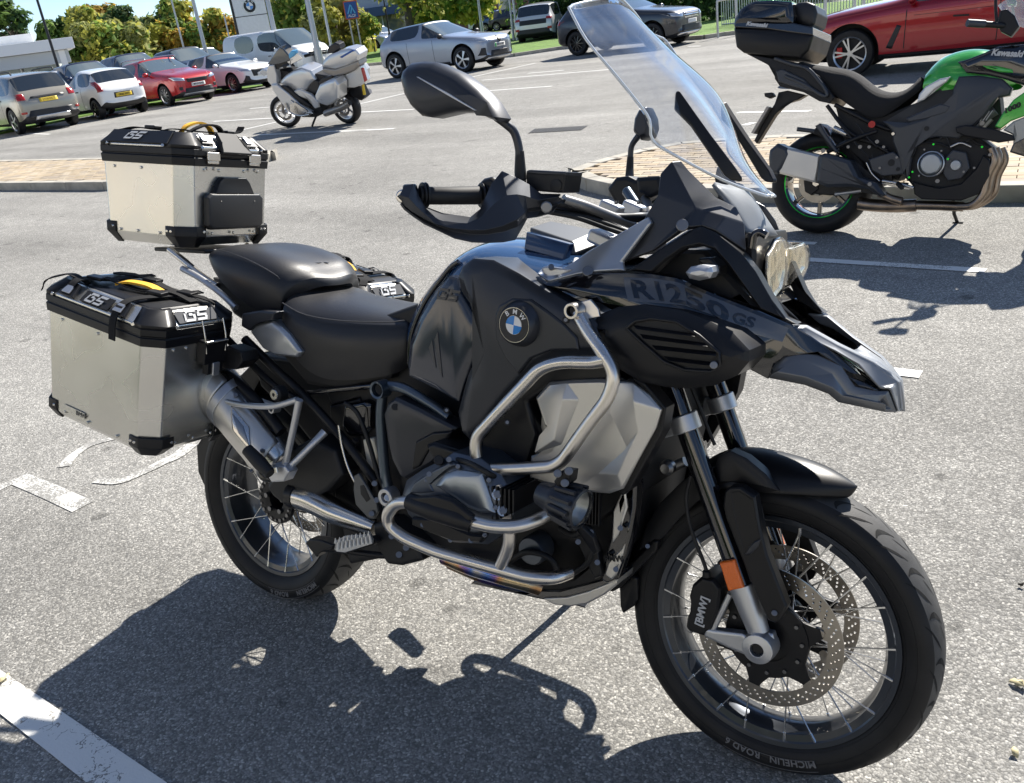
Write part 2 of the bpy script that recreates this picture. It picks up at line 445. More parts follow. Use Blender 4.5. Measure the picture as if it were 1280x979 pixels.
def gs_logo(name, o, x, y, h, m, parent):
    """chunky two-letter emblem: bevelled strokes"""
    M = basis(o, x, y); bm = bmesh.new(); s = h
    def stroke(pts):
        vs = [bm.verts.new(Vector((px * s + py * s * .28, py * s, 0))) for px, py in pts]
        bm.faces.new(vs)
    g = [[(-1.05, .5), (-.18, .5), (-.10, .28), (-.85, .28), (-.98, .12)][::-1], [(-1.16, .30), (-1.02, .12), (-1.02, -.30), (-1.16, -.45)][::-1],
         [(-1.12, -.5), (-.25, -.5), (-.15, -.30), (-.98, -.30)], [(-.36, -.26), (-.15, -.26), (-.15, .06), (-.36, .06)], [(-.72, -.02), (-.40, -.02), (-.40, .08 + .1), (-.72, .18)]]
    q = [[(.10, .28), (.18, .5), (1.1, .5), (1.0, .28)], [(.02, .08), (.06, .24), (.26, .24), (.26, .08)], [(.02, -.12), (.02, .05), (.9, .05), (.9, -.12)],
         [(.72, -.28), (.72, -.15), (.94, -.15), (.94, -.28)], [(-.02, -.5), (.05, -.30), (.92, -.30), (.85, -.5)]]
    for st in g + q: stroke(st)
    r_ = bmesh.ops.extrude_face_region(bm, geom=list(bm.faces)); bmesh.ops.translate(bm, vec=(0, 0, .0008), verts=[v for v in r_['geom'] if isinstance(v, bmesh.types.BMVert)])
    bm.transform(M); return finish(bm, name, m, parent, 20)
# ================================================================ the adventure motorcycle
BF = Frame(V(0, 0, 0), 0, 0.22921)
def crop(F_, x0, y0, s): return lambda X, Y, w: F_.at(x0 + X / s, y0 + Y / s, w)
P_ = lambda u, v, w: BF.at(u, v, w)
cA = crop(BF, 30, 130, 2.082); cS = crop(BF, 220, 280, 2.225); cH = crop(BF, 490, 180, 4.079); cF = crop(BF, 700, 180, 2.879)
cE = crop(BF, 460, 360, 2.331); cW = crop(BF, 760, 480, 1.962); cG = crop(BF, 680, 0, 3.766)
def pts(fn, w, *a): return [fn(q[0], q[1], q[2] if len(q) > 2 else w) for q in a]
bike = thing('motorcycle', 'large black adventure motorcycle with aluminium cases and steel crash bars, nearest the camera', 'motorcycle', m=BF.m)
AX = V(1.504, 0, .325); AXR = V(0, 0, .318)

def sheet(name, outer, holes, t, M, m, parent, bevel=0):
    cu = bpy.data.curves.new('s', 'CURVE'); cu.dimensions = '2D'; cu.fill_mode = 'BOTH'; cu.extrude = t / 2; cu.bevel_depth = bevel
    for ps in [outer] + holes:
        sp = cu.splines.new('POLY'); sp.points.add(len(ps) - 1); sp.use_cyclic_u = True
        for i, p in enumerate(ps): sp.points[i].co = (p[0], p[1], 0, 1)
    ob = bpy.data.objects.new('s', cu); COL.objects.link(ob)
    dg = bpy.context.evaluated_depsgraph_get(); me = bpy.data.meshes.new_from_object(ob.evaluated_get(dg))
    bpy.data.objects.remove(ob); bpy.data.curves.remove(cu); me.transform(M); me.materials.clear(); me.name = name
    return link(name, me, parent, m)
def circ(r, n=48, c=(0, 0), a0=0): return [(c[0] + r * math.cos(a0 + 2 * PI * i / n), c[1] + r * math.sin(a0 + 2 * PI * i / n)) for i in range(n)]
XZ = lambda c, y: Matrix.Translation((c[0], y, c[2])) @ Matrix.Rotation(PI / 2, 4, 'X')   # sheet plane into the bike's side plane
def disc(parent, c, y, ro, ri, tabs=6, nh=14, rows=3, side=-1, m='disc_steel', rot=0):
    inner = []
    for i in range(96):
        a = 2 * PI * i / 96; k = (a - rot) * tabs / (2 * PI); q = abs(k - round(k))
        rr = ri - (.016 if q < .09 else 0); inner.append((rr * math.cos(a), rr * math.sin(a)))
    holes = [inner]
    for i in range(nh * 2):
        for j in range(rows):
            a = 2 * PI * (i + .33 * j) / (nh * 2); rr = ri + .010 + (ro - ri - .018) * (j / max(1, rows - 1)) * (.95)
            holes.append(circ(.0027, 8, (rr * math.cos(a), rr * math.sin(a))))
    return sheet('brake_disc', circ(ro, 96), holes, .004, XZ(c, y), m, parent)
def spokes(parent, c, rim_r, rim_y, hub_r, hub_y, npairs, m='spoke_steel', twist=.5):
    a = V(0, 0, 0); b = V(0, 0, 1); bm = bmesh.new(); M, l = frm(a, b); prim(bm, 'cyl', M, r=.0018, d=1, n=6); prim(bm, 'cyl', Matrix.Translation((0, 0, .955)), r=.0032, d=.09, n=6)
    me = bpy.data.meshes.new('spoke'); bm.to_mesh(me); bm.free(); me.materials.append(MAT[m])
    for side in (-1, 1):
        for i in range(npairs):
            for s in (-1, 1):
                th = 2 * PI * (i + (.5 if side > 0 else 0)) / npairs; tr = th + s * (2 * PI / npairs) * .22; tp = th - s * twist
                A = c + V(hub_r * math.cos(tp), side * hub_y, hub_r * math.sin(tp)); B_ = c + V(rim_r * math.cos(tr), side * rim_y, rim_r * math.sin(tr))
                o = bpy.data.objects.new('spoke', me); COL.objects.link(o); o.parent = parent
                d = B_ - A; o.matrix_local = Matrix.Translation(A) @ d.to_track_quat('Z', 'Y').to_matrix().to_4x4() @ Matrix.Diagonal((1, 1, d.length, 1))
def ring_text(s, c, y, rr, size, a_mid, m, parent, name='lettering', bold=.0):
    # sidewall print: tops of the letters point outwards, seen from the right
    def w(co):
        a = a_mid - (-co.x) / rr * -1; a = a_mid + (-co.x) / rr
        q = rr + co.y; return V(c.x + q * math.cos(a), y - co.z, c.z + q * math.sin(a))
    return text(name, s, size, None, m, parent, .0006, bold, 0, 1.05, 1.0, w)
def wheel(c, R_, hw, lip, lipw, front):
    wh = lathe('wheel', [(lip - .03, -lipw * .55), (lip - .027, -lipw * .9), (lip - .013, -lipw * .96), (lip - .010, -lipw - .001), (lip, -lipw - .0025), (lip + .001, -lipw + .004),
                         (lip - .006, -lipw + .008), (lip - .008, lipw - .008), (lip + .001, lipw - .004), (lip, lipw + .0025), (lip - .010, lipw + .001), (lip - .013, lipw * .96), (lip - .027, lipw * .9), (lip - .03, lipw * .55), (lip - .036, lipw * .3), (lip - .036, -lipw * .3)],
               'rim_paint', bike, 'y', c, 96, True, 30)
    wh['label'] = ('front' if front else 'rear') + ' wire-spoked wheel with a dark rim'
    s = R_ - lip
    k = hw / .06
    prof = [(lip - .004, lipw - .006), (lip + .004, lipw + .003), (lip + s * .30, hw * .95), (lip + s * .5, hw), (lip + s * .68, hw * .96), (lip + s * .82, hw * .80), (lip + s * .93, hw * .5), (R_ - .0015, hw * .22), (R_, 0)]
    prof = [(a, -b) for a, b in prof[:-1]] + prof[::-1]
    cut = lip + s * .80; rgt = [q for q in prof if q[1] <= 0]; side = [q for q in rgt if q[0] < cut + .004]; trd = [q for q in rgt if q[0] >= cut - .004]
    ty = lathe('tyre', side, 'tyre_rubber', wh, 'y', c, 128, False, 60); lathe('tyre_sidewall', [(a, -b) for a, b in side], 'tyre_rubber', wh, 'y', c, 96, False, 60)
    lathe('tread', trd + [(a, -b) for a, b in trd[::-1]][1:], 'tread_rubber', wh, 'y', c, 128, False, 60)
    # moulded lines on the sidewall
    for rr, yy, h in ((lip + .007, lipw + .0045, .0012), (lip + s * .42, hw * .985, .0012)):
        lathe('bead_line', [(rr - .0012, -yy + .002), (rr, -yy - h * .6), (rr + .0012, -yy + .002)], 'rubber', wh, 'y', c, 96, True, 60)
    # tread sipes: dark slots standing a hair proud of the round tread
    bm = bmesh.new()
    def surf(t, a, up=.0006):  # t in -1..1 across
        y = hw * t; 
        # interpolate radius on profile
        pr = sorted([(abs(b), a_) for a_, b in prof if a_ > lip + s * .5]); yy = abs(y)
        for (y0, r0_), (y1, r1_) in zip(pr, pr[1:]):
            if y0 <= yy <= y1 + 1e-9:
                f = (yy - y0) / max(1e-9, y1 - y0); rr = r0_ + (r1_ - r0_) * f; break
        else: rr = pr[-1][1]
        # normal approx outward
        nr = 1 - .5 * abs(t); rr += up * nr
        return V(c.x + rr * math.cos(a), y + math.copysign(up * abs(t) * 1.2, y), c.z + rr * math.sin(a))
    def groove(path, w0):
        L = []
        for i, (t, a) in enumerate(path):
            q = math.sin(PI * min(.93, max(.07, i / (len(path) - 1)))) * w0
            L.append((bm.verts.new(surf(t, a - q / R_)), bm.verts.new(surf(t, a + q / R_))))
        for (a, b), (d, e) in zip(L, L[1:]): bm.faces.new((a, b, e, d))
    n = 22
    for i in range(n):
        a0 = 2 * PI * i / n
        for sd_ in (-1, 1):
            o_ = (.5 if sd_ > 0 else 0) * 2 * PI / n
            groove([(sd_ * (.12 + .09 * j), a0 + o_ + .035 * j - .0035 * j * j) for j in range(8)], .0065 if front else .0055)
            groove([(sd_ * (.40 + .075 * j), a0 + o_ + .14 + .028 * j) for j in range(8)], .0055)
            groove([(sd_ * (.04 + .06 * j), a0 + o_ + .17 + .03 * j) for j in range(5)], .0032)
    g = finish(bm, 'tread_groove', 'groove', wh, 0); g['kind'] = 'stuff'
    return wh
# ---- front wheel
fw = wheel(AX, .325, .060, .2555, .046, True)
spokes(fw, AX, .244, .0435, .045, .030, 10, twist=.62)
lathe('hub', [(.022, -.07), (.03, -.07), (.032, -.045), (.052, -.042), (.052, -.032), (.03, -.025), (.028, .025), (.052, .032), (.052, .042), (.032, .045), (.03, .07), (.022, .07)], 'matte_black', fw, 'y', AX, 32, True, 30, .001)
for sd_ in (-1, 1):
    y = sd_ * .066; disc(fw, AX, y, .1525, .121, 6, 22, 3, rot=.35)
    arms = []
    for i in range(6):
        a = .35 + i * PI / 3
        for q, rr in ((-.28, .088), (-.13, .105), (-.09, .114), (.09, .114), (.13, .105), (.28, .088)): arms.append((rr * math.cos(a + q), rr * math.sin(a + q)))
    hol = []
    for i in range(6):
        a = .35 + (i + .5) * PI / 3; hol.append([((.066 + .014 * cx) * math.cos(a + .26 * sx), (.066 + .014 * cx) * math.sin(a + .26 * sx)) for cx, sx in ((-1, -.7), (-1, .7), (1, 1), (1, -1))])
    sheet('disc_carrier', arms, hol, .008, XZ(AX, y + sd_ * .003), 'matte_black', fw, .0008)
    for i in range(6):
        a = .35 + i * PI / 3; pc = AX + V(.112 * math.cos(a), y, .112 * math.sin(a))
        cyl('disc_bobbin', pc + V(0, -.007, 0), pc + V(0, .007, 0), .0085, 'disc_steel', fw, n=14, bevel=.001)
for i in range(24):
    a = 2 * PI * i / 24; pc = AX + V(.062 * math.cos(a), -.079, .062 * math.sin(a))
lathe('sensor_ring', [(.050, -.0745), (.086, -.0745), (.086, -.0775), (.050, -.0775)], 'matte_black', fw, 'y', AX, 48, True, 30)
for i in range(12):
    a = 2 * PI * i / 12 + .1; pc = AX + V(.074 * math.cos(a), -.0785, .074 * math.sin(a))
    cyl('hub_bolt', pc, pc + V(0, -.004, 0), .0042, 'bolt', fw, n=8)
for sd_ in (-1, 1):
    yy = sd_ * .0605
ring_text('MICHELIN', AX, -.0606, .282, .021, R(-76) , 'tyre_print', fw, bold=.0004)
ring_text('ROAD 6', AX, -.0606, .282, .021, R(-98), 'tyre_print', fw, bold=.0004)
# ---- rear wheel (single-sided, bolted hub on the right)
rw = wheel(AXR, .318, .085, .2323, .064, False)
spokes(rw, AXR, .221, .061, .066, .030, 10, twist=.42)
lathe('hub', [(.03, -.046), (.050, -.052), (.072, -.050), (.074, -.040), (.06, -.03), (.045, -.01), (.045, .03), (.07, .05), (.07, .06), (.03, .06)], 'matte_black', rw, 'y', AXR, 40, True, 30, .001)
for i in range(20):
    a = 2 * PI * i / 20; pc = AXR + V(.062 * math.cos(a), -.0515, .062 * math.sin(a))
    cyl('hub_bolt', pc, pc + V(0, -.003, 0), .0042 if i % 2 else .006, 'bolt', rw, n=8)
for i in range(5):
    a = 2 * PI * i / 5 + .3; pc = AXR + V(.036 * math.cos(a), -.047, .036 * math.sin(a))
    cyl('wheel_bolt', pc, pc + V(0, -.010, 0), .0085, 'bolt', rw, n=6, bevel=.001)
disc(rw, AXR, .075, .138, .105, 6, 20, 3)
ring_text('MICHELIN', AXR, -.0845, .281, .021, R(-57), 'tyre_print', rw, bold=.0004)
ring_text('ROAD 6', AXR, -.0845, .281, .021, R(-83), 'tyre_print', rw, bold=.0004)
for wh_, c_, y_, r_i, r_o, a0, a1 in ((fw, AX, -.0606, .275, .2755, -106, -66), (rw, AXR, -.0852, .270, .2705, -93, -45)):
    for rr in (r_i, r_i + .024):
        lathe('print_border', [(rr, y_), (rr + .0009, y_)], 'tyre_print', wh_, 'y', c_, 24, False, 30, arc=(R(a0), R(a1)))
# drive swingarm on the far side and final drive
tube('swingarm', [V(.03, .13, .33), V(.25, .13, .36), V(.56, .12, .42)], [.055, .045, .05], 'engine_grey', bike, 16)
lathe('final_drive', [(.0, .16), (.07, .15), (.09, .11), (.085, .09), (0, .09)], 'engine_grey', bike, 'y', AXR, 32)

# ---- forks, axle clamps
axd = V(-math.sin(R(24.5)), 0, math.cos(R(24.5)))
for sd_ in (-1, 1):
    yb = sd_ * .105
    pb = cW(378, 630, .105); pt = cW(148, -20, .105)
    if sd_ > 0: pb = V(pb.x, .105, pb.z); pt = V(pt.x, .105, pt.z)
    d = (pt - pb).normalized()
    fk = cyl('fork_tube', pb + d * .115, pb + d * .66, .0225, 'gloss_black', bike, n=28)
    sl = tube('fork_slider', [pb + d * .02, pb + d * .07, pb + d * .122], [.022, .026, .029], 'cast_alu', bike, 20, False)
    lathe('axle_clamp', [(.014, -.026), (.031, -.022), (.034, .0), (.034, .02), (.014, .02)], 'cast_alu', bike, 'y', (AX.x, sd_ * .112, AX.z), 28, True, 30, .0015)
    cyl('axle_bolt', V(AX.x, sd_ * .128, AX.z), V(AX.x, sd_ * .10, AX.z), .0125, 'deep_black', bike, n=6)
    pc = pb + d * .47
    bm = bmesh.new(); M, l = frm(pc - d * .018, pc + d * .018); prim(bm, 'cyl', M, r=.031, d=l, n=28)
    prim(bm, 'box', Matrix.Translation(pc + V(-.032, -.008 * -sd_, -.012)) @ Matrix.Rotation(R(-24), 4, 'Y') @ Matrix.Diagonal((.045, .02, .04, 1)))
    finish(bm, 'fork_clamp', 'cast_alu', bike, 40, .003, 2)
    for k in (-1, 1): cyl('clamp_bolt', pc + V(-.045, -.018 * 1, -.012) + d * .010 * k, pc + V(-.045, -.026, -.012) + d * .010 * k, .007, 'bolt', bike, n=12, bevel=.001)
# axle carrier and caliper (right), plus twin on the left
axp = plate('caliper_bracket', pts(cW, .112, (236, 598), (262, 604), (330, 612), (352, 626), (372, 606), (404, 612), (412, 640), (402, 668), (384, 680), (362, 676), (300, 650), (236, 620)), 'cast_alu', bike, .02, ((.005, .003),), .003, True)
tube('caliper_strut', [cW(258, 602, .105), cW(282, 552, .105), cW(300, 515, .105)], .0065, 'cast_alu', bike, 10, False, mirror=True)
cal = plate('brake_caliper', pts(cW, .108, (208, 492), (232, 470), (262, 476), (280, 500), (272, 560), (258, 600), (236, 618), (200, 606), (192, 596), (196, 570), (206, 548), (200, 520)), 'matte_black', bike, .075, ((.006, .008),), .004, True)
cm = (cW(232, 560, .117)); up_ = (cW(236, 530, .117) - cW(222, 590, .117)).normalized()
text('lettering', '[BMW]', .023, basis(cW(230, 558, .1175), up_, V(-1, 0, .35)), 'white_letter', cal, .0005, .0006)
cyl('brake_union', cW(242, 458, .115), cW(242, 474, .115), .009, 'matte_black', bike, n=12, bevel=.002, mirror=True)
tube('brake_hose', pts(cW, .112, (243, 462), (232, 430), (212, 380), (197, 330), (192, 280), (198, 245), (204, 225)), .0042, 'rubber', bike, 8, mirror=True)
tube('brake_hose', pts(cW, .07, (205, 10), (222, 50), (245, 110), (262, 150)), .004, 'rubber', bike, 8)
plate('fork_reflector', pts(cW, .137, (273, 438), (310, 431), (333, 500), (295, 508)), 'amber', bike, .008, ((.003, .003),), .0015, True)
fg = plate('fork_guard', pts(cW, .128, (287, 262), (300, 252), (326, 252), (362, 276), (374, 350), (392, 420), (440, 545), (424, 578), (410, 586), (392, 578), (360, 510), (290, 330), (283, 300)), 'matte_black', bike, .025, ((.004, .004),), .003, True)
plate('vent_recess', pts(cW, .1335, (300, 258 + 10), (318, 262), (356, 284), (372, 378), (345, 422), (334, 420), (312, 340)), 'deep_black', fg, .002, ((.004, -.0035),), .001)
plate('vent_lip', pts(cW, .134, (334, 420), (345, 400), (360, 385), (376, 380), (368, 400), (350, 418)), 'satin_dark', fg, .006, ((.003, .002),), .001)
cyl('guard_screw', cW(408, 562, .130), cW(408, 562, .137), .006, 'bolt', fg, n=12, bevel=.001)

# ---- front mudguard: swept shell over the tyre
mat('header_tone', (.25, .24, .23), .4, metal=.7)
def fender():
    rows = []
    spec = [(178, .332, .040, .0), (162, .338, .062, .0), (147, .342, .074, .01), (132, .352, .080, .02), (120, .375, .084, .032), (111, .390, .088, .045), (102, .388, .090, .048), (92, .376, .088, .044), (83, .371, .074, .032), (75, .366, .050, .022), (69.5, .361, .022, .012), (67.8, .359, .006, .006)]
    for deg, rr, hw, drop in spec:
        a = R(deg); ca, sa = math.cos(a), math.sin(a); row = []
        for t in (-1, -.92, -.6, -.22, 0, .22, .6, .92, 1):
            q = rr - drop * abs(t) ** 2.2 - (.018 if abs(t) == 1 else 0)
            row.append(AX + V(q * ca, hw * t, q * sa))
        rows.append(row)
    o = grid('front_mudguard', rows, 'matte_black', bike, .004, 2); return o
fender()
# mudguard side stay flowing to the fork (right and left)
plate('mudguard_side', pts(cW, .086, (262, 205), (270, 178), (300, 164), (340, 182), (388, 222), (420, 262), (385, 268), (330, 246), (300, 240), (270, 250)), 'matte_black', bike, .03, ((.008, .004),), .003)
plate('inner_guard', pts(cW, .085, (258, 205), (262, 260), (216, 292), (176, 330), (140, 372), (116, 390), (74, 410), (92, 350), (130, 290), (180, 240), (218, 214)), 'matte_black', bike, .012, ((.006, .002),), .002, True)
plate('mudguard_extension', pts(cW, .09, (20, 476), (66, 430), (112, 382), (124, 386), (120, 410), (84, 446), (50, 480), (30, 500), (12, 510), (-2, 506)), 'matte_black', bike, .02, ((.004, .003),), .002)
plate('mud_flap', pts(cW, .07, (28, 498), (60, 470), (72, 476), (73, 530), (64, 545), (36, 564), (30, 545)), 'matte_black', bike, .14, ((.004, .002),), .003)
cyl('guard_screw', cW(97, 398, .092), cW(97, 398, .097), .005, 'bolt', bike, n=10)
# telelever arm and left struts seen through the gap
tube('telelever_arm', [cW(50, 215, -.09), cW(100, 190, -.09), cW(160, 160, -.06)], .013, 'cast_alu', bike, 12)
tube('telelever_arm', [cW(58, 260, .02), cW(110, 225, .02), cW(190, 190, .02)], .011, 'cast_alu', bike, 12)
lathe('ball_joint', [(.0, -.010), (.010, -.012), (.016, -.004), (.016, .01), (0, .012)], 'bolt', bike, 'y', cW(145, 205, .12), 20)

# ---- radiator / engine mass
def blk(name, pl, w0, w1, m='deep_black', bev=.01):
    P = [V(p.x, -w0, p.z) for p in pl]; return plate(name, P, m, bike, t=w0 - w1, dome=((.008, .006),), bevel=bev)
blk('engine_block', pts(P_, .16, (500, 560), (560, 545), (640, 540), (760, 560), (792, 600), (775, 690), (720, 735), (640, 730), (560, 700), (490, 690)), .15, -.15)
blk('radiator', pts(P_, .10, (740, 440), (820, 440), (835, 520), (812, 610), (770, 640), (720, 600)), .17, -.17, 'deep_black')
blk('frame_core', pts(P_, .10, (380, 430), (520, 380), (640, 330), (760, 340), (800, 420), (760, 560), (560, 600), (500, 620), (440, 560)), .10, -.10)
blk('rear_inner_fender', pts(P_, .05, (330, 440), (400, 450), (480, 560), (500, 690), (450, 700), (440, 640), (420, 570), (380, 520), (340, 480)), .09, -.09)
blk('shock_absorber', pts(P_, .05, (432, 500), (470, 490), (480, 600), (470, 660), (440, 650)), .11, .0, 'matte_black')
plate('fluid_reservoir', pts(cS, .13, (520, 600), (550, 596), (562, 640), (560, 670), (545, 690), (530, 660)), 'fluid', bike, .03, ((.004, .003),), .004)
plate('battery_cover', pts(cS, .12, (470, 500), (530, 488), (548, 500), (545, 570), (520, 592), (480, 590), (462, 560)), 'gloss_black', bike, .03, ((.01, .01),), .006)

# ---- cylinder heads (boxer) right, mirrored left
def cylinders():
    cyh = plate('cylinder_head', pts(cE, .305, (112, 560), (160, 528), (215, 500), (250, 478), (330, 498), (385, 540), (420, 600), (425, 660), (395, 715), (350, 748), (250, 742), (165, 705), (118, 660), (98, 610)), 'engine_grey', bike, .16, ((.006, .006), (.022, .022), (.04, .028)), .004)
    plate('valve_cover_panel', pts(cE, .334, (196, 575), (226, 540), (262, 530), (332, 540), (350, 590), (372, 656), (330, 655), (292, 640), (255, 612)), 'engine_light', cyh, .01, ((.005, .006), (.014, .010)), .003)
    plate('valve_cover_rib', pts(cE, .330, (120, 600), (135, 566), (190, 530), (240, 505), (262, 515), (222, 536), (188, 572), (200, 596), (160, 600)), 'engine_grey', cyh, .012, ((.004, .006),), .003)
    plate('spark_plug_cover', pts(cE, .335, (130, 668), (200, 672), (262, 700), (305, 716), (345, 720), (330, 742), (250, 738), (180, 712), (130, 690)), 'matte_black', cyh, .012, ((.004, .006),), .003)
    bm = bmesh.new()
    for i in range(8):
        a = cE(395 + i * 12, 545 + i * 2, .25); b = cE(405 + i * 12, 665 - i * 6, .25)
        mid = (a + b) / 2; prim(bm, 'box', Matrix.Translation(mid) @ Matrix.Diagonal((.004, .16, abs(a.z - b.z), 1)))
    finish(bm, 'cooling_fin', 'matte_black', cyh, 30)
    cyl('oil_plug', cE(206, 582 - 80, .30), cE(206, 502, .335), .011, 'matte_black', cyh, n=12, bevel=.002)
    for X, Y in ((178, 543), (236, 500), (160, 690), (300, 735)): cyl('cover_bolt', cE(X, Y, .325), cE(X, Y, .340), .006, 'bolt', cyh, n=8)
    return cyh
ch_ = cylinders(); mir(ch_)
blk('intake_tract', pts(cE, .2, (215, 440), (240, 432), (400, 480), (430, 520), (400, 560), (330, 500), (240, 480)), .26, .12, 'matte_black')
sc = plate('side_cover', pts(cE, .205, (48, 368), (60, 335), (82, 318), (150, 350), (262, 408), (240, 432), (236, 470), (190, 510), (112, 556), (96, 548), (72, 500), (58, 440)), 'satin_dark', bike, .05, ((.006, .006), (.02, .010)), .004, True)
plate('cover_ridge', pts(cE, .218, (128, 530), (140, 446), (190, 420), (246, 416), (236, 440), (180, 470), (150, 520)), 'matte_black', sc, .01, ((.004, .004),), .003)
cyl('cover_screw', cE(78, 347, .212), cE(78, 347, .2185), .008, 'deep_black', sc, n=14)

# ---- tank and side bodywork
def tank():
    rows = []
    # stations front to rear, each: bottom, side, shoulder, top edge, centre (pixel, w)
    st = [[(735, 400, .20), (735, 360, .20), (735, 345, .19), (742, 330, .13), (752, 318, .0)],
          [(690, 420, .22), (680, 365, .22), (668, 340, .20), (690, 318, .12), (712, 306, .0)],
          [(640, 420, .225), (620, 350, .225), (604, 318, .185), (632, 303, .11), (662, 292, .0)],
          [(590, 440, .21), (575, 360, .205), (566, 318, .165), (592, 303, .10), (622, 292, .0)],
          [(555, 440, .19), (548, 375, .18), (543, 346, .145), (566, 326, .085), (590, 316, .0)],
          [(530, 450, .17), (524, 395, .155), (520, 374, .125), (538, 360, .07), (556, 352, .0)],
          [(515, 470, .15), (510, 430, .14), (507, 408, .11), (520, 396, .06), (536, 390, .0)]]
    for s in st:
        h = [P_(*q) for q in s]; rows.append(h + [V(q.x, -q.y, q.z) for q in h[-2::-1]])
    return grid('fuel_tank', rows, 'gloss_navy', bike, 0, 2)
tank()
# black trim line between tank and seat
tube('tank_trim', pts(P_, .17, (512, 455), (514, 420), (530, 380), (560, 338), (573, 327)), .006, 'gloss_black', bike, 8, mirror=True)
ts = plate('tank_side_panel', pts(P_, .222, (510, 455), (513, 428), (526, 395), (544, 365), (562, 345), (572, 348), (576, 366), (590, 390), (600, 412), (596, 440), (580, 480), (574, 502), (545, 486), (512, 470)), 'navy_film', bike, .04, ((.006, .005), (.02, .009)), .004, True)
gs_logo('emblem', P_(561, 369, .2335), V(1, 0, -.08), V(.1, 0, 1), .026, 'grey_letter', ts)
for a in ((543, 405, 549, 492), (536, 415, 541, 480)):
    plate('decal_stripe', pts(P_, .2325, (a[0], a[1] + 20), (a[0] + 4, a[1] + 10), (a[2] + 4, a[3] - 20), (a[2], a[3] - 30)), 'grey_letter', ts, .001, ((.0004, .0003),), 0)
shr = plate('radiator_shroud', pts(P_, .25, (573, 346), (579, 332), (592, 323), (617, 325), (650, 342), (688, 366), (716, 382), (742, 398), (757, 420), (758, 443), (738, 447), (700, 446), (672, 455), (640, 490), (606, 535), (590, 552), (578, 540), (573, 515), (585, 470), (600, 436), (603, 412), (592, 386), (577, 364)), 'satin_dark', bike, .10, ((.006, .006), (.022, .014)), .005, True)
boss = plate('roundel_panel', pts(P_, .266, (619, 395), (624, 382), (640, 373), (664, 374), (684, 388), (706, 405), (722, 422), (724, 438), (690, 438), (664, 448), (648, 468), (630, 445), (620, 422)), 'satin_dark', shr, .012, ((.004, .003),), .003)
cb = P_(644.5, 406, .285)
bo = lathe('roundel_boss', [(0, -.006), (.036, -.006), (.042, 0), (.050, .024), (0, .024)], 'satin_dark', shr, 'y', cb, 40)
def roundel(c, r_, parent, fx=V(1, 0, 0), up=V(0, 0, 1), letters=True):
    M = basis(c, fx, up)
    def fan(a0, a1, r0, r1, z, name, m, n=24):
        bm = bmesh.new(); A = []
        for i in range(n + 1):
            a = a0 + (a1 - a0) * i / n; A.append((bm.verts.new((r0 * math.cos(a), r0 * math.sin(a), z)), bm.verts.new((r1 * math.cos(a), r1 * math.sin(a), z))))
        for (a, b), (d, e) in zip(A, A[1:]):
            bm.faces.new((a, b, e, d))
        bmesh.ops.remove_doubles(bm, verts=bm.verts, dist=1e-7); bm.transform(M); return finish(bm, name, m, parent, 20)
    fan(0, 2 * PI, .0, r_, .0000, 'roundel_back', 'steel', 48)
    fan(0, 2 * PI, r_ * .55, r_ * .965, .0008, 'roundel_ring', 'black_enamel', 48)
    for i in range(4): fan(i * PI / 2, (i + 1) * PI / 2, 0, r_ * .53, .0010, 'roundel_quadrant', 'blue_enamel' if i % 2 else 'white_enamel', 12)
    if letters:
        for ch, an in (('B', 132), ('M', 90), ('W', 48)):
            a = R(an); loc = M @ V(r_ * .755 * math.cos(a), r_ * .755 * math.sin(a), .0012)
            yv = (M.to_3x3() @ V(math.cos(a), math.sin(a), 0)); xv = (M.to_3x3() @ V(math.sin(a), -math.cos(a), 0))
            text('letter', ch, r_ * .40, basis(loc, xv, yv), 'white_enamel', parent, .0003, r_ * .006)
roundel(cb + V(0, -.0062, 0), .0355, bo, V(.985, 0, -.12), V(.12, 0, .985))
for u, v in ((707, 400), (634, 528), (558, 513)):
    cyl('panel_screw', P_(u, v, .262), P_(u, v, .270), .007, 'deep_black', shr, n=14, bevel=.001)
    cyl('panel_screw', P_(u, v, .268), P_(u, v, .272), .004, 'bolt', shr, n=6)
# silver radiator guards
rg = plate('radiator_guard', pts(P_, .235, (670, 497), (687, 478), (717, 475), (752, 474), (790, 478), (812, 494), (827, 512), (820, 535), (798, 575), (779, 611), (762, 617), (713, 613), (662, 598), (664, 570), (690, 562), (700, 545), (681, 532)), 'guard_alu', bike, .03, ((.006, .006),), .005, True)
free('guard_facet', [P_(*q) for q in ((673, 500, .2412), (689, 482, .2412), (709, 479, .2412), (724, 500, .2412), (715, 522, .2412), (702, 556, .2412), (668, 567, .2412), (674, 545, .2412), (684, 533, .2412), (703, 500, .254), (692, 550, .252))], [(0, 1, 9), (1, 2, 9), (2, 3, 9), (3, 4, 9), (4, 5, 10, 9), (5, 6, 10), (6, 7, 10), (7, 8, 9, 10), (8, 0, 9)], 'guard_alu', rg, 0, .003)
free('guard_facet', [P_(*q) for q in ((772, 479, .241), (792, 480, .242), (825, 512, .242), (817, 535, .242), (777, 609, .242), (720, 611, .2412), (748, 592, .2412), (784, 560, .2412), (762, 515, .2412), (792, 502, .254), (798, 540, .255), (772, 594, .252))], [(0, 1, 9), (1, 2, 9), (2, 3, 10, 9), (3, 4, 11, 10), (0, 9, 8), (8, 9, 10, 7), (7, 10, 11, 6), (6, 11, 4, 5)], 'guard_alu', rg, 0, .003)
plate('guard_trim', pts(P_, .228, (790, 472), (806, 478), (833, 510), (828, 540), (788, 612), (778, 620), (772, 612), (816, 532), (822, 512)), 'matte_black', bike, .04, ((.003, .002),), .002, True)
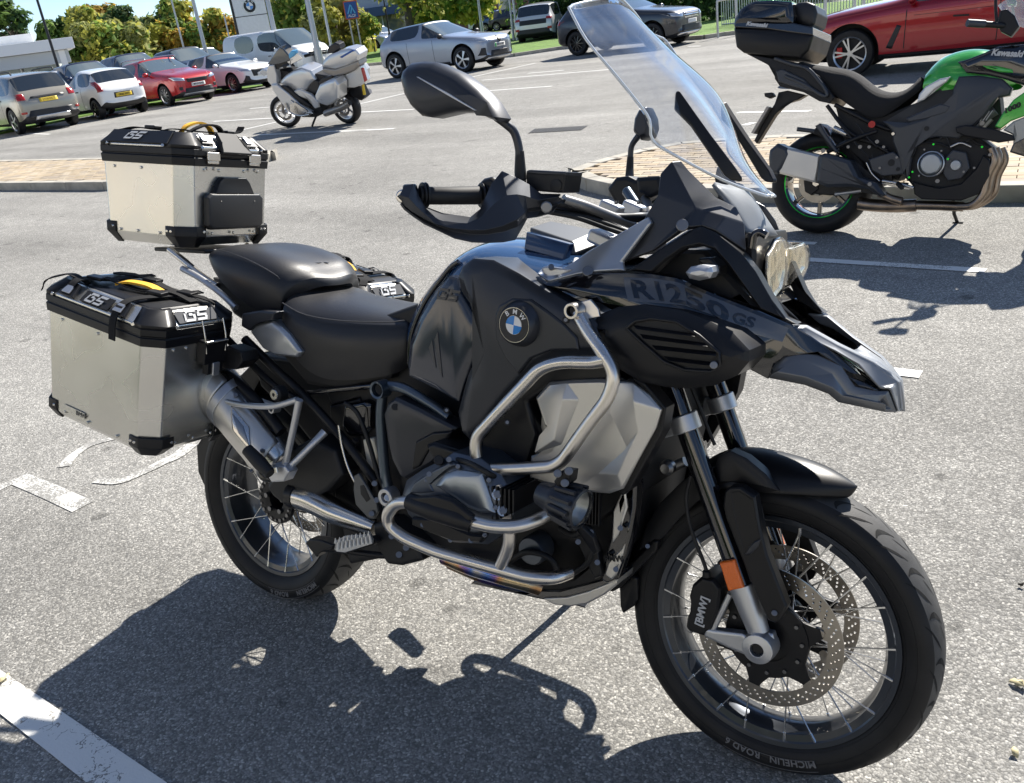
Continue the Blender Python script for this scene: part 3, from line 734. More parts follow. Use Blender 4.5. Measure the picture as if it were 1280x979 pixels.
# dark recess between shroud and guard
blk('shroud_inner', pts(P_, .2, (610, 545), (640, 490), (676, 452), (756, 444), (790, 474), (700, 480), (668, 500), (680, 540), (660, 600), (615, 600)), .222, .12, 'matte_black')
# side intake pods
pod = plate('intake_pod', pts(cF, .235, (110, 640), (148, 612), (205, 588), (300, 578), (440, 600), (545, 640), (625, 682), (682, 742), (682, 782), (640, 832), (560, 868), (470, 880), (380, 875), (290, 856), (205, 806), (150, 740), (120, 690)), 'matte_black', bike, .09, ((.008, .010), (.026, .022), (.045, .026)), .005)
rec = plate('pod_recess', pts(cF, .2625, (240, 662), (270, 638), (330, 628), (420, 640), (500, 690), (572, 752), (572, 792), (545, 818), (450, 812), (375, 782), (300, 718)), 'deep_black', pod, .002, ((.003, -.0018),), .001)
tube('pod_rim', pts(cF, .264, (240, 662), (270, 638), (330, 628), (420, 640), (500, 690), (572, 752), (574, 795), (545, 820), (450, 814), (375, 784), (300, 720), (240, 664)), .0035, 'matte_black', pod, 8, False)
for a, b, c, d in (((262, 652), (478, 682), (484, 694), (276, 668)), ((286, 684), (520, 716), (530, 730), (300, 702)), ((330, 724), (560, 748), (560, 764), (345, 742)), ((370, 764), (556, 786), (545, 800), (392, 782))):
    plate('pod_slat', [cF(*a, .262), cF(*b, .262), cF(*c, .274), cF(*d, .274)], 'matte_black', pod, .003, ((.0008, .0008),), .0008)
cyl('pod_screw', cF(553, 796, .268), cF(553, 796, .280), .0072, 'bolt', pod, n=12, bevel=.0015)
mir(pod)
# glossy upper fairing with the model lettering
FS = [((-60, 500, .225), (-20, 518, .230)), ((60, 472, .222), (60, 548, .233)), ((140, 464, .215), (150, 574, .232)), ((240, 464, .208), (270, 596, .228)), ((330, 466, .200), (380, 622, .222)),
      ((420, 480, .192), (480, 652, .212)), ((560, 540, .172), (590, 705, .192)), ((720, 602, .14), (660, 800, .162)), ((830, 650, .118), (750, 848, .135)), ((900, 690, .10), (768, 792, .122)), ((1000, 760, .08), (905, 745, .099)), ((1080, 830, .066), (1020, 812, .076))]
rows = []
for a, c_ in FS:
    A_ = cF(*a); C_ = cF(*c_); rows.append([A_ + V(0, .03, -.006), A_, A_ * .66 + C_ * .34 + V(0, -.006, 0), A_ * .3 + C_ * .7 + V(0, -.007, 0), C_, C_ + V(0, .03, 0)])
fs = grid('upper_fairing', rows, 'gloss_black', bike, 0, 0, mirror=False, smooth=40); fs.modifiers.new('bevel', 'BEVEL').width = .002
def fairpt(i, f, up=.0035):     # along the flank: station i, 0 top .. 1 bottom
    k = min(int(i), len(FS) - 2); t = i - k
    A_ = cF(*FS[k][0]).lerp(cF(*FS[k + 1][0]), t); C_ = cF(*FS[k][1]).lerp(cF(*FS[k + 1][1]), t)
    b_ = .0065 * min(1, f / .3, (1 - f) / .3) ; return A_.lerp(C_, f) + V(0, -b_ - up, 0)
def strip_panel(name, i0, i1, f0, f1, m, up, n=24):
    rows = [[fairpt(i0 + (i1 - i0) * k / n, f0[0] + (f0[1] - f0[0]) * k / n + (f1[0] + (f1[1] - f1[0]) * k / n - f0[0] - (f0[1] - f0[0]) * k / n) * j / 4, up) for j in range(5)] for k in range(n + 1)]
    return grid(name, rows, m, fs, 0, 0)
strip_panel('decal_panel', 2.9, 8.0, (.12, .06), (.78, .30), 'decal_grey', .0022)
def fw_text(s, i0, i1, f0, f1, m, name):
    me = text_bm(s, 1.0, .0, .03, 0, 1.0); bm = bmesh.new(); bm.from_mesh(me); bmesh.ops.subdivide_edges(bm, edges=[e for e in bm.edges if e.calc_length() > .12], cuts=3); bm.to_mesh(me); bm.free()
    xs = [v.co.x for v in me.vertices]; ys = [v.co.y for v in me.vertices]
    for v in me.vertices:
        a = (v.co.x - min(xs)) / (max(xs) - min(xs)); q = (v.co.y - min(ys)) / (max(ys) - min(ys))
        v.co = fairpt(i0 + (i1 - i0) * a, (f0[0] + (f0[1] - f0[0]) * a) * q + (f1[0] + (f1[1] - f1[0]) * a) * (1 - q), .0036)
    me.materials.clear(); me.name = name; return link(name, me, fs, m)
fw_text('R1250', 3.15, 6.35, (.16, .14), (.66, .48), 'gloss_black', 'lettering')
fw_text('GS', 6.45, 7.0, (.17, .12), (.40, .30), 'gloss_black', 'lettering')
mir(fs)
# beak
plate('beak_lower', [cF(X, Y, w) for X, Y, w in ((748, 842, .125), (752, 800, .122), (800, 762, .115), (842, 745, .108), (898, 744, .10), (1012, 800, .085), (1062, 872, .07), (1150, 890, .05), (1182, 888, .042), (1212, 966, .034), (1170, 966, .045), (1000, 930, .085), (965, 900, .095), (880, 868, .11))], 'storm_grey', bike, .04, ((.006, .006), (.018, .010)), .004, True)
plate('beak_upper', [cF(X, Y, w) for X, Y, w in ((780, 652, .11), (880, 655, .09), (1000, 722, .065), (1130, 785, .04), (1222, 858, .018), (1234, 962, .014), (1212, 966, .030), (1184, 884, .040), (1150, 884, .046), (1068, 795, .062), (990, 750, .078), (900, 706, .092), (840, 690, .10))], 'beak_grey', bike, .02, ((.005, .005),), .004, True)
plate('beak_slot', [cF(X, Y, w) for X, Y, w in ((1018, 818, .078), (1040, 838, .072), (1090, 858, .062), (1148, 888, .052), (1130, 886, .056), (1075, 872, .068), (1050, 850, .074))], 'gloss_black', bike, .008, ((.002, .002),), .001, True)
# beak top web: dark channel between the two flanks
tp = [cF(640, 600, .10), cF(820, 640, .085), cF(960, 720, .055), cF(1100, 800, .035), cF(1200, 880, .012)]
rows = [[p + V(0, 0, -.012), V(p.x, 0, p.z - .02), V(p.x, -p.y, p.z - .012)] for p in tp]
grid('beak_web', rows, 'gloss_black', bike, .006, 1)
tt_ = [cF(1040, 745, .058), cF(1090, 768, .050), cF(1130, 786, .042), cF(1180, 822, .030), cF(1222, 858, .018), cF(1234, 960, .014)]
grid('beak_tip', [[p + V(0, .003, -.001), V(p.x + .002, -p.y * .0, p.z - .004), V(p.x, -p.y - .003, p.z - .001)] for p in tt_], 'beak_grey', bike, .006, 0)
bt = [cF(1060, 875, .05), cF(1150, 915, .04), cF(1212, 960, .028)]
rows = [[p, V(p.x + .004, 0, p.z), V(p.x, -p.y, p.z)] for p in bt]
grid('beak_underside', rows, 'storm_grey', bike, .006, 0)
# silvery inner fairing in front of the bars
plate('inner_fairing', [cF(X, Y, w) for X, Y, w in ((-70, 450, .20), (0, 452, .205), (40, 430, .20), (95, 390, .195), (200, 330, .185), (318, 262, .17), (330, 285, .172), (225, 425, .19), (232, 458, .195), (140, 464, .205), (60, 474, .215), (-40, 500, .222), (-85, 470, .215))], 'fairing_silver', bike, .01, ((.005, .003),), .003, True)
cyl('fairing_screw', cF(100, 462, .208), cF(100, 456, .218), .011, 'bolt', bike, n=14, bevel=.002)
plate('screw_plate', pts(cH, .212, (760, 630), (790, 622), (860, 632), (918, 640), (850, 680), (800, 688), (772, 660)), 'cast_alu', bike, .004, ((.003, .002),), .002)
cyl('fairing_screw', cH(812, 632, .214), cH(812, 626, .222), .006, 'bolt', bike, n=10)
# blade bar framing the lamp
plate('lamp_frame', [cF(X, Y, w) for X, Y, w in ((246, 456, .185), (372, 370, .18), (466, 312, .17), (508, 296, .165), (560, 318, .155), (652, 392, .14), (705, 460, .13), (762, 560, .12), (812, 625, .112), (855, 650, .11), (800, 632, .115), (720, 598, .13), (650, 500, .15), (600, 430, .158), (556, 382, .165), (506, 366, .172), (446, 378, .178), (385, 420, .185), (332, 466, .19))], 'matte_black', bike, .03, ((.005, .005),), .003, True)
blk('lamp_bay', pts(cF, .1, (300, 466), (380, 420), (450, 378), (540, 380), (640, 490), (740, 590), (700, 590), (560, 540), (420, 482)), .12, -.12, 'deep_black')
# front indicator
ti = cyl('indicator_stalk', cF(500, 470, .12), cF(505, 462, .185), .010, 'matte_black', bike, n=12)
plate('indicator_lens', pts(cF, .205, (452, 462), (470, 442), (510, 434), (545, 440), (552, 462), (540, 484), (500, 492), (465, 484)), 'cast_alu', ti, .03, ((.004, .006), (.010, .010)), .004)
mir(ti)
plate('indicator_base', pts(cF, .17, (500, 412), (540, 410), (575, 440), (572, 470), (550, 478), (545, 440), (505, 430)), 'matte_black', bike, .04, ((.003, .003),), .002, True)
# headlamp, facing forward
def fx(X, Y, x): return BF.atx(700 + X / 2.879, 180 + Y / 2.879, x)
hl = bpy.data.objects.new('headlight', None)
bpy.data.objects.remove(hl)
HX = 1.455
def fplate(name, pl, m, parent, t, dome=((.004, .003),), bevel=.002, mirror=False):
    # forward-facing plate: build in a turned frame, outline in y,z
    P = [V(p.y, -p.x, p.z) for p in pl]
    bm = bmesh.new(); n = len(P); rings = [[bm.verts.new(p + V(0, t, 0)) for p in P], [bm.verts.new(p) for p in P]]
    for ins, rise in dome:
        of = inset2d(P, ins); rings.append([bm.verts.new(p + V(of[i].x, -rise, of[i].y)) for i, p in enumerate(P)])
    for a, b in zip(rings, rings[1:]):
        for i in range(n): bm.faces.new((a[i], a[(i + 1) % n], b[(i + 1) % n], b[i]))
    bm.faces.new(rings[-1]); bm.faces.new(rings[0][::-1])
    bmesh.ops.triangulate(bm, faces=[f for f in bm.faces if len(f.verts) > 4])
    for v in bm.verts: v.co = V(-v.co.y, v.co.x, v.co.z)
    return finish(bm, name, m, parent, 30, bevel)
houseP = [fx(X, Y, HX - .01) for X, Y in ((740, 470), (744, 400), (776, 342), (800, 332), (818, 352), (840, 362), (880, 354), (893, 400), (889, 450), (866, 490), (826, 518), (800, 530), (776, 560), (748, 522))]
hl = fplate('headlight', houseP, 'gloss_black', bike, .13, ((.006, .004),), .004)
lensL = [fx(X, Y, HX) for X, Y in ((746, 470), (750, 405), (782, 350), (800, 345), (812, 380), (812, 460), (800, 520), (775, 552), (752, 520))]
lensR = [fx(X, Y, HX) for X, Y in ((818, 380), (850, 372), (878, 362), (886, 400), (882, 445), (862, 480), (826, 505), (812, 510), (816, 440))]
fplate('reflector', lensL, 'reflector', hl, .005, ((.008, -.006), (.02, -.014)), .001)
fplate('reflector', lensR, 'reflector', hl, .005, ((.008, -.006), (.02, -.014)), .001)
fplate('lamp_lens', [p + V(.008, 0, 0) for p in lensL], 'lens_glass', hl, .003, ((.006, .003), (.015, .005)), .001)
fplate('lamp_lens', [p + V(.008, 0, 0) for p in lensR], 'lens_glass', hl, .003, ((.006, .003), (.015, .005)), .001)
blk('lamp_housing', pts(cF, .10, (640, 390), (645, 335), (672, 320), (700, 322), (706, 340), (704, 420), (702, 500), (670, 450)), .095, -.095, 'matte_black', .004)
tube('lamp_hood', pts(cF, .11, (690, 375), (700, 330), (720, 318), (745, 330)), .008, 'gloss_black', bike, 8)
# cockpit cowl: two crisp facets per side
free('cockpit_cowl', [cF(212, 430, .165), cF(352, 182, .165), cF(362, 105, .15), (cF(402, 62, .13)), cF(436, 58, .115), cF(462, 92, .105), cF(490, 232, .15), cF(596, 262, .13), cF(560, 190, .095), cF(665, 286, .095), cF(672, 384, .12), cF(560, 310, .155), cF(508, 292, .165), cF(440, 300, .17), cF(330, 385, .18), cF(636, 225, .085)],
     [(0, 1, 6, 14), (14, 6, 13), (1, 2, 6), (2, 3, 6), (3, 4, 5, 6), (6, 5, 8, 7), (6, 7, 12, 13), (7, 11, 12), (8, 15, 9, 7), (7, 9, 10, 11)], 'satin_dark', bike, .012, .003, True)
# centre fascia between the cowls, and screen carrier
cf = [[cF(540, 130, .09), cF(600, 150, .0)], [cF(590, 190, .085), cF(690, 185, .0)], [cF(650, 285, .085), cF(740, 260, .0)], [cF(668, 330, .09), cF(790, 330, .0)]]
rows = [[a, V((a.x + b.x) / 2, a.y * .5, (a.z + b.z) / 2), b, V((a.x + b.x) / 2, -a.y * .5, (a.z + b.z) / 2), V(a.x, -a.y, a.z)] for a, b in cf]
grid('front_fascia', rows, 'fascia_satin', bike, .006, 1)
cyl('cowl_screw', cF(440, 295, .168), cF(440, 292, .178), .012, 'bolt', bike, n=12, bevel=.002, mirror=True)
# ---- windshield
def screen():
    # rows down the screen: right edge (photo left), crease, centre
    L = [[(711, 10, .222), (718, 6, .165), (772, -4, .0)],
         [(733, 50, .232), (757, 42, .155), (812, 36, .0)],
         [(768, 92, .225), (794, 60, .14), (848, 80, .0)],
         [(797, 128, .212), (838, 92, .12), (878, 120, .0)],
         [(812, 150, .202), (864, 122, .10), (901, 156, .0)],
         [(816, 176, .195), (884, 160, .085), (918, 186, .0)],
         [(845, 195, .16), (896, 196, .075), (932, 208, .0)],
         [(905, 226, .09), (928, 226, .05), (950, 230, .0)],
         [(955, 244, .03), (958, 245, .02), (963, 246, .0)]]
    rows = []
    for r_ in L:
        h = [P_(*q) for q in r_]
        if len(rows) > 5: pass
        m_ = (h[0] + h[1]) / 2; m2 = (h[1] + h[2]) / 2 + V(.004, 0, .002)
        h = [h[0], m_, h[1], m2, h[2]]
        rows.append(h + [V(q.x, -q.y, q.z) for q in h[-2::-1]])
    o = grid('windshield', rows, 'screen_glass', bike, .004, 2)
    e = [r_[0] for r_ in rows] + list(rows[-1][1:]) + [r_[-1] for r_ in rows[::-1]][1:] + rows[0][::-1][1:]
    tube('screen_edge', e, .0028, 'screen_edge', o, 8, True, 3)
    return o
ws = screen()
wd = free('screen_strip', pts(cG, .1, (618, 440, .118), (634, 436, .112), (700, 530, .108), (780, 640, .104), (900, 790, .098), (932, 838, .092), (930, 855, .092), (880, 850, .10), (850, 830, .104), (760, 700, .112), (690, 600, .118), (612, 520, .122)), [(0, 1, 2, 11), (11, 2, 10), (2, 3, 9, 10), (3, 4, 8, 9), (4, 5, 6, 7), (4, 7, 8)], 'matte_black', bike, .014, .003, True, off=1)

# ---- handlebars, guards, mirrors
hbR = [P_(506, 243, .455), P_(560, 243, .39), P_(610, 243, .33), P_(660, 248, .26), P_(715, 258, .17), P_(765, 272, .09), P_(800, 272, .04)]
hb = tube('handlebar', hbR + [V(hbR[-1].x, .0, hbR[-1].z)], .011, 'matte_black', bike, 14); mir(hb)
tube('bar_section', pts(P_, .1, (704, 250, .19), (730, 258, .15), (760, 270, .10), (792, 282, .05)), .0115, 'header_tone', bike, 14, mirror=True)
grip = tube('grip', pts(cH, .42, (140, 262, .445), (190, 264, .43), (300, 264, .40), (440, 262, .35)), [.0175, .0165, .0165, .0175], 'rubber', bike, 20)
for X, w in ((150, .443), (165, .438), (450, .347), (470, .342)): cyl('grip_flange', cH(X, 262, w), cH(X + 12, 262, w - .004), .024, 'matte_black', grip, n=24, bevel=.002)
for k in range(6):
    pass
mir(grip)
cyl('bar_end', cH(60, 268, .462), cH(130, 265, .448), .022, 'matte_black', bike, n=24, bevel=.004, mirror=True)
cyl('bar_end_cap', cH(58, 268, .4625), cH(52, 268, .470), .013, 'steel', bike, n=20, bevel=.003, mirror=True)
sw = plate('switch_cluster', pts(cH, .34, (430, 215), (470, 175), (510, 165), (560, 200), (640, 235), (660, 290), (600, 320), (500, 310), (440, 290)), 'matte_black', bike, .05, ((.006, .008),), .004, True)
# hand guard: strong shell with two ribs
def gd(a): return [cH(X, Y, w) for X, Y, w in a]
U = gd([(45, 250, .478), (62, 212, .476), (108, 202, .470), (138, 262, .462), (170, 318, .452), (260, 352, .432), (400, 372, .40), (450, 330, .382), (505, 205, .362), (560, 136, .350), (625, 165, .338), (700, 205, .322), (760, 252, .308), (860, 254, .285)])
Lw = gd([(44, 285, .478), (60, 312, .480), (100, 345, .482), (150, 372, .480), (220, 408, .474), (300, 430, .464), (400, 440, .44), (470, 440, .425), (560, 420, .40), (640, 385, .375), (680, 350, .355), (690, 330, .338), (760, 320, .318), (868, 285, .285)])
Bt = gd([(48, 300, .474), (66, 326, .474), (110, 362, .474), (165, 402, .470), (240, 440, .462), (320, 480, .448), (410, 500, .428), (490, 503, .410), (570, 500, .388), (630, 490, .366), (670, 420, .345), (692, 380, .328), (740, 370, .312), (820, 345, .296)])
gm = [[a + (b - a) * .5 + V(.004, -.016, 0) for a, b in zip(U, Lw)]][0]
hg = grid('hand_guard', [U, gm, Lw, [a + (b - a) * .35 + V(-.006, .012, 0) for a, b in zip(Lw, Bt)], Bt], 'satin_dark', bike, .005, 0, smooth=24, bevel=.003)
cyl('guard_bolt', cH(787, 322, .318), cH(787, 322, .328), .011, 'bolt', hg, n=16, bevel=.003)
mir(hg)
# brake reservoir
rs = plate('brake_reservoir', pts(cH, .30, (686, 142), (700, 136), (790, 138), (888, 146), (886, 165), (874, 246), (850, 250), (700, 238), (686, 200)), 'matte_black', bike, .06, ((.003, .002),), .003)
plate('reservoir_lid', pts(cH, .302, (686, 138), (700, 132), (888, 142), (886, 162), (780, 160), (686, 152)), 'satin_dark', rs, .062, ((.002, .002),), .002)
lathe('sight_glass', [(.0, -.002), (.009, -.002), (.012, -.001), (.012, .002)], 'deep_black', rs, 'y', cH(836, 212, .303), 20)
# right mirror
ms = tube('mirror', pts(P_, .33, (652, 250, .30), (650, 215, .30), (649, 188, .305), (643, 166, .31), (632, 155, .32), (621, 146, .33)), [.011, .011, .008, .008, .008, .009], 'satin_dark', bike, 14)
cyl('mirror_boot', P_(651, 225, .30), P_(649.5, 188, .304), .012, 'rubber', ms, r2=.0085, n=16, bevel=.002)
mh = plate('mirror_housing', pts(P_, .36, (503, 100), (506, 88), (515, 79), (530, 77), (545, 78), (575, 92), (600, 112), (614, 127), (626, 147), (622, 152), (612, 148), (595, 140), (570, 140), (540, 147), (528, 145), (516, 134), (508, 120)), 'satin_dark', ms, .035, ((.006, .012), (.018, .022), (.028, .025)), .003)
plate('mirror_crease', pts(P_, .386, (520, 96), (523, 96), (560, 116), (596, 138), (593, 138.4), (558, 118.6)), 'cast_alu', ms, .004, ((.0008, .001),), .0005)
# left mirror beyond the screen
m2 = tube('mirror', pts(P_, -.30, (786, 240), (787, 222), (788, 196), (790, 182), (798, 170)), [.011, .011, .007, .007, .008], 'satin_dark', bike, 12)
plate('mirror_housing', pts(P_, -.33, (792, 165), (794, 148), (800, 136), (808, 133), (815, 148), (816, 160), (812, 172), (802, 176)), 'satin_dark', m2, .04, ((.004, .010), (.010, .016)), .003)
cyl('mirror_boot', P_(786, 235, -.30), P_(788, 196, -.30), .012, 'rubber', m2, r2=.008, n=14)
for nm, pl, w in (('control_block', ((764, 236), (775, 222), (790, 220), (800, 225), (822, 222), (826, 235), (812, 250), (790, 262), (776, 258)), -.22), ('clutch_reservoir', ((800, 222), (830, 220), (836, 240), (818, 248), (802, 240)), -.18)):
    blk(nm, pts(P_, w, *pl), w + .02, w - .03, 'matte_black', .003)
cyl('lever_boot', P_(783, 238, -.12), P_(795, 256, -.10), .012, 'frame_grey', bike, n=14, bevel=.003)
for u, w in ((764, .05), (792, -.05)):
    c0 = P_(u, 262, w); bm = bmesh.new(); prim(bm, 'box', Matrix.Translation(c0) @ Matrix.Rotation(R(20), 4, 'Y') @ Matrix.Diagonal((.05, .032, .03, 1)))
    finish(bm, 'bar_clamp', 'cast_alu', bike, 30, .006)
    cyl('clamp_bolt', c0 + V(.012, 0, .012), c0 + V(.012, 0, .018), .005, 'bolt', bike, n=10)
box('top_yoke', P_(785, 290, 0) + V(0, 0, -.02), (.10, .20, .03), 'cast_alu', bike, Matrix.Rotation(R(20), 3, 'Y'), .008)
for a in (((700, 250, .2), (735, 268, .14), (790, 285, .05), (820, 290, .0)), ((690, 262, .2), (740, 274, .14), (790, 292, .08), (812, 300, .05)), ((680, 264, .22), (720, 272, .18), (760, 286, .12), (800, 300, .10))):
    tube('cable', pts(P_, 0, *a), .005, 'rubber', bike, 8)
# tank top key cover
free('tank_cover', [P_(662, 284, .08), P_(688, 276, .0), P_(748, 288, -.02), P_(752, 304, .02), P_(718, 318, .08), P_(668, 312, .10), P_(716, 302, .075), P_(664, 300, .09)], [(0, 1, 2, 6), (2, 3, 4, 6), (0, 6, 4, 5)], 'chain_plate', bike, .02, .004)
plate('tank_cover_side', [P_(658, 290, .11), P_(712, 305, .11), P_(706, 326, .12), P_(655, 312, .12)], 'gloss_navy', bike, .02, ((.003, .002),), .003)

# ---- seats
def seat(name, st, m, parent, seam_w=None):
    rows = []
    for s in st:
        h = [P_(*q) for q in s]; rows.append(h + [V(q.x, -q.y, q.z) for q in h[-2::-1]])
    o = grid(name, rows, m, parent, 0, 2)
    return o, rows
rider = [[(510, 460, .115), (511, 430, .13), (510, 402, .118), (512, 393, .065), (516, 388, .0)],
         [(505, 462, .12), (508, 430, .14), (506, 402, .125), (508, 391, .07), (512, 387, .0)],
         [(488, 470, .14), (488, 440, .155), (484, 404, .145), (482, 388, .08), (486, 380, .0)],
         [(430, 478, .16), (430, 440, .175), (424, 402, .165), (428, 378, .09), (444, 366, .0)],
         [(392, 472, .17), (388, 430, .185), (380, 394, .175), (392, 372, .10), (410, 360, .0)],
         [(368, 448, .17), (358, 410, .180), (354, 380, .170), (374, 362, .10), (400, 352, .0)],
         [(352, 420, .165), (353, 395, .168), (354, 378, .160), (370, 364, .09), (388, 356, .0)]]
so_, srows = seat('rider_seat', rider, 'seat_vinyl', bike)
tube('seam', [r_[2] * 1 + V(0, -.002, .003) for r_ in srows[1:6]], .0016, 'seat_thread', so_, 6, mirror=False)
pill = [[(352, 404, .12), (356, 392, .13), (360, 376, .12), (398, 356, .07), (424, 358, .0)],
        [(352, 400, .14), (352, 376, .15), (358, 360, .14), (392, 343, .08), (424, 350, .0)],
        [(350, 400, .14), (348, 370, .155), (350, 350, .145), (380, 335, .08), (408, 339, .0)],
        [(340, 394, .15), (336, 368, .165), (344, 344, .155), (372, 328, .09), (398, 330, .0)],
        [(318, 388, .16), (312, 360, .175), (320, 330, .165), (350, 318, .10), (374, 318, .0)],
        [(288, 366, .165), (284, 345, .175), (292, 318, .16), (322, 308, .10), (345, 309, .0)],
        [(268, 342, .16), (262, 328, .165), (270, 312, .15), (298, 304, .09), (320, 305, .0)],
        [(262, 326, .13), (260, 320, .135), (264, 314, .13), (290, 306, .08), (312, 306, .0)]]
sp_, prows = seat('passenger_seat', pill, 'seat_vinyl', bike)
tube('seam', [r_[2] + V(0, -.002, .002) for r_ in prows[2:7]], .0016, 'seat_thread', sp_, 6)
gs_logo('emblem', P_(388, 331, .0) + V(0, 0, .010), V(1, .22, -.10), V(-.2, 1, .02), .040, 'grey_letter', sp_)
blk('seat_base', pts(P_, .1, (320, 405), (350, 425), (395, 478), (440, 486), (500, 470), (512, 440), (480, 410), (380, 400)), .13, -.13, 'deep_black')
blk('tail_frame', pts(P_, .1, (272, 346), (300, 352), (352, 372), (360, 410), (330, 412), (300, 392)), .12, -.12, 'deep_black', .004)
# tail panel
tpn = plate('tail_panel', pts(P_, .185, (313, 414), (322, 404), (342, 400), (362, 418), (378, 440), (372, 447), (345, 444), (330, 436)), 'fairing_silver', bike, .03, ((.005, .006), (.012, .008)), .003, True)
plate('tail_hook', pts(P_, .20, (303, 392), (325, 388), (345, 390), (342, 400), (322, 404), (312, 414), (302, 408)), 'satin_dark', bike, .03, ((.004, .004),), .003, True)
# ---- subframe
tube('subframe_rail', pts(P_, .155, (306, 424), (345, 462), (377, 492), (430, 550), (470, 602)), .0125, 'matte_black', bike, 14, mirror=True)
tube('subframe_brace', pts(P_, .14, (378, 492), (430, 486), (474, 482)), .008, 'gloss_black', bike, 10, mirror=True)
lathe('frame_end_ring', [(.0165, -.02), (.0215, -.022), (.0225, .01), (.017, .01)], 'frame_grey', bike, 'y', P_(478, 486, .19), 28, True, 40)
cyl('frame_end_bore', P_(478, 486, .18), P_(478, 486, .19), .017, 'deep_black', bike, n=20)
tube('frame_tube', pts(P_, .175, (478, 494), (476, 520), (478, 555), (481, 590), (486, 615)), [.0135, .0135, .0145, .0135, .015], 'frame_grey', bike, 14, mirror=True)
tube('frame_tube', pts(P_, .18, (484, 482), (505, 486), (540, 506), (562, 522)), .0125, 'frame_grey', bike, 14, mirror=True)
tube('frame_tube', pts(P_, .165, (484, 626), (490, 650), (508, 680), (520, 690)), [.016, .014, .014, .014], 'frame_grey', bike, 14, mirror=True)
lathe('pivot_ring', [(.013, -.012), (.022, -.012), (.024, -.008), (.024, .02), (.013, .02)], 'cast_alu', bike, 'y', P_(485, 621, .19), 28, True, 30, .001)
cyl('pivot_bolt', P_(485, 622, .195), P_(485, 622, .185), .010, 'steel', bike, n=12, bevel=.001)
hp = plate('heel_plate', pts(cS, .195, (496, 700), (508, 694), (520, 712), (556, 772), (562, 800), (552, 822), (534, 818), (500, 780), (494, 740)), 'chain_plate', bike, .006, ((.002, .0015),), .001, True)
plate('heel_plate_slot', pts(cS, .1975, (512, 728), (522, 726), (540, 766), (530, 774), (514, 752)), 'deep_black', hp, .001, ((.001, .0003),), 0)
for X, Y in ((552, 722), (558, 768), (544, 806)): cyl('plate_bolt', cS(X, Y, .19), cS(X, Y, .205), .0075, 'bolt', hp, n=12, bevel=.001)
# passenger peg hanger
hang = tube('peg_hanger', pts(P_, .27, (374, 500), (368, 530), (358, 575), (352, 592)), [.010, .009, .009, .011], 'cast_alu', bike, 12)
tube('hanger_leg', [P_(406, 540, .20), P_(390, 556, .23), P_(366, 580, .26), P_(350, 592, .27)], [.011, .009, .009, .011], 'cast_alu', hang, 12)
tube('hanger_leg', pts(P_, .26, (270, 498), (300, 506), (340, 508), (372, 500)), .008, 'cast_alu', hang, 12)
plate('hanger_knuckle', pts(P_, .285, (334, 592), (342, 580), (356, 582), (362, 590), (356, 602), (340, 603)), 'cast_alu', hang, .03, ((.003, .004),), .003)
cyl('peg_pin', P_(345, 584, .30), P_(346, 590, .30), .008, 'steel', hang, n=12)
tube('passenger_peg', pts(P_, .31, (309, 562), (325, 579), (338, 592)), [.016, .019, .014], 'rubber', hang, 12, False)
mir(hang)
lathe('grab_knob', [(0, -.016), (.012, -.018), (.020, -.012), (.021, .012), (.014, .016)], 'deep_black', bike, 'y', P_(349, 492, .215), 24, False, 30, .001)
lathe('knob_cap', [(.005, -.0195), (.013, -.0195), (.014, -.017)], 'steel', bike, 'y', P_(349, 492, .215), 20)
lathe('tube_end', [(.006, -.012), (.011, -.012), (.012, .012), (.006, .012)], 'cast_alu', bike, 'y', P_(343, 511, .225), 20, True, 40)
# ---- exhaust
ma = P_(268, 478, .215); mb = P_(352, 578, .20)
md = (mb - ma).normalized()
mu = tube('muffler', [ma - md * .16, ma, ma + (mb - ma) * .5, mb, mb + md * .02], [.058, .066, .068, .062, .045], 'steel', bike, 26, False)
mq = (mb - ma).normalized().to_track_quat('X', 'Z').to_matrix().to_4x4(); ml_ = (mb - ma).length
def shield(name, t0, t1, a0, a1, r_, m, par, skew=0, n=14, th=.003):
    rows = []
    for i in range(n + 1):
        t = t0 + (t1 - t0) * i / n; row = []
        for j in range(n + 1):
            a = a0 + (a1 - a0) * j / n; row.append(Matrix.Translation(ma) @ mq @ V(t * ml_ + skew * (j / n - .5) * .06, r_ * math.cos(a) , r_ * math.sin(a)))
        rows.append(row)
    return grid(name, rows, m, par, th, 0)
shd = shield('heat_shield', .28, .97, R(112), R(262), .0715, 'guard_alu', mu, .6)
shield('heat_shield', -.1, .22, R(112), R(250), .0715, 'guard_alu', mu, .6)
shield('shield_frame', .22, .30, R(80), R(262), .0738, 'cast_alu', shd, .6)
shield('shield_slot', .48, .74, R(140), R(172), .0745, 'steel', shd, .9); shield('shield_slot', .54, .70, R(148), R(165), .076, 'rim_edge', shd, .9)
for t_, a_ in ((.9, 150), (.9, 220), (.34, 120)):
    c0 = Matrix.Translation(ma) @ mq @ V(t_ * ml_, .072 * math.cos(R(a_)), .072 * math.sin(R(a_))); c1 = Matrix.Translation(ma) @ mq @ V(t_ * ml_, .079 * math.cos(R(a_)), .079 * math.sin(R(a_))); cyl('shield_bolt', c0, c1, .006, 'bolt', shd, n=10)
blk('link_pipe_cover', pts(P_, .15, (345, 604), (372, 560), (400, 545), (430, 560), (440, 590), (420, 610), (388, 628), (372, 632), (352, 616)), .18, .02, 'deep_black', .006)
ep = tube('exhaust_pipe', pts(P_, .17, (372, 620), (392, 626), (420, 640), (450, 652), (470, 660)), [.034, .036, .034, .026, .02], 'steel', bike, 26)
cyl('exhaust_collar', P_(366, 618, .17), P_(374, 620, .17), .0365, 'matte_black', ep, n=24)
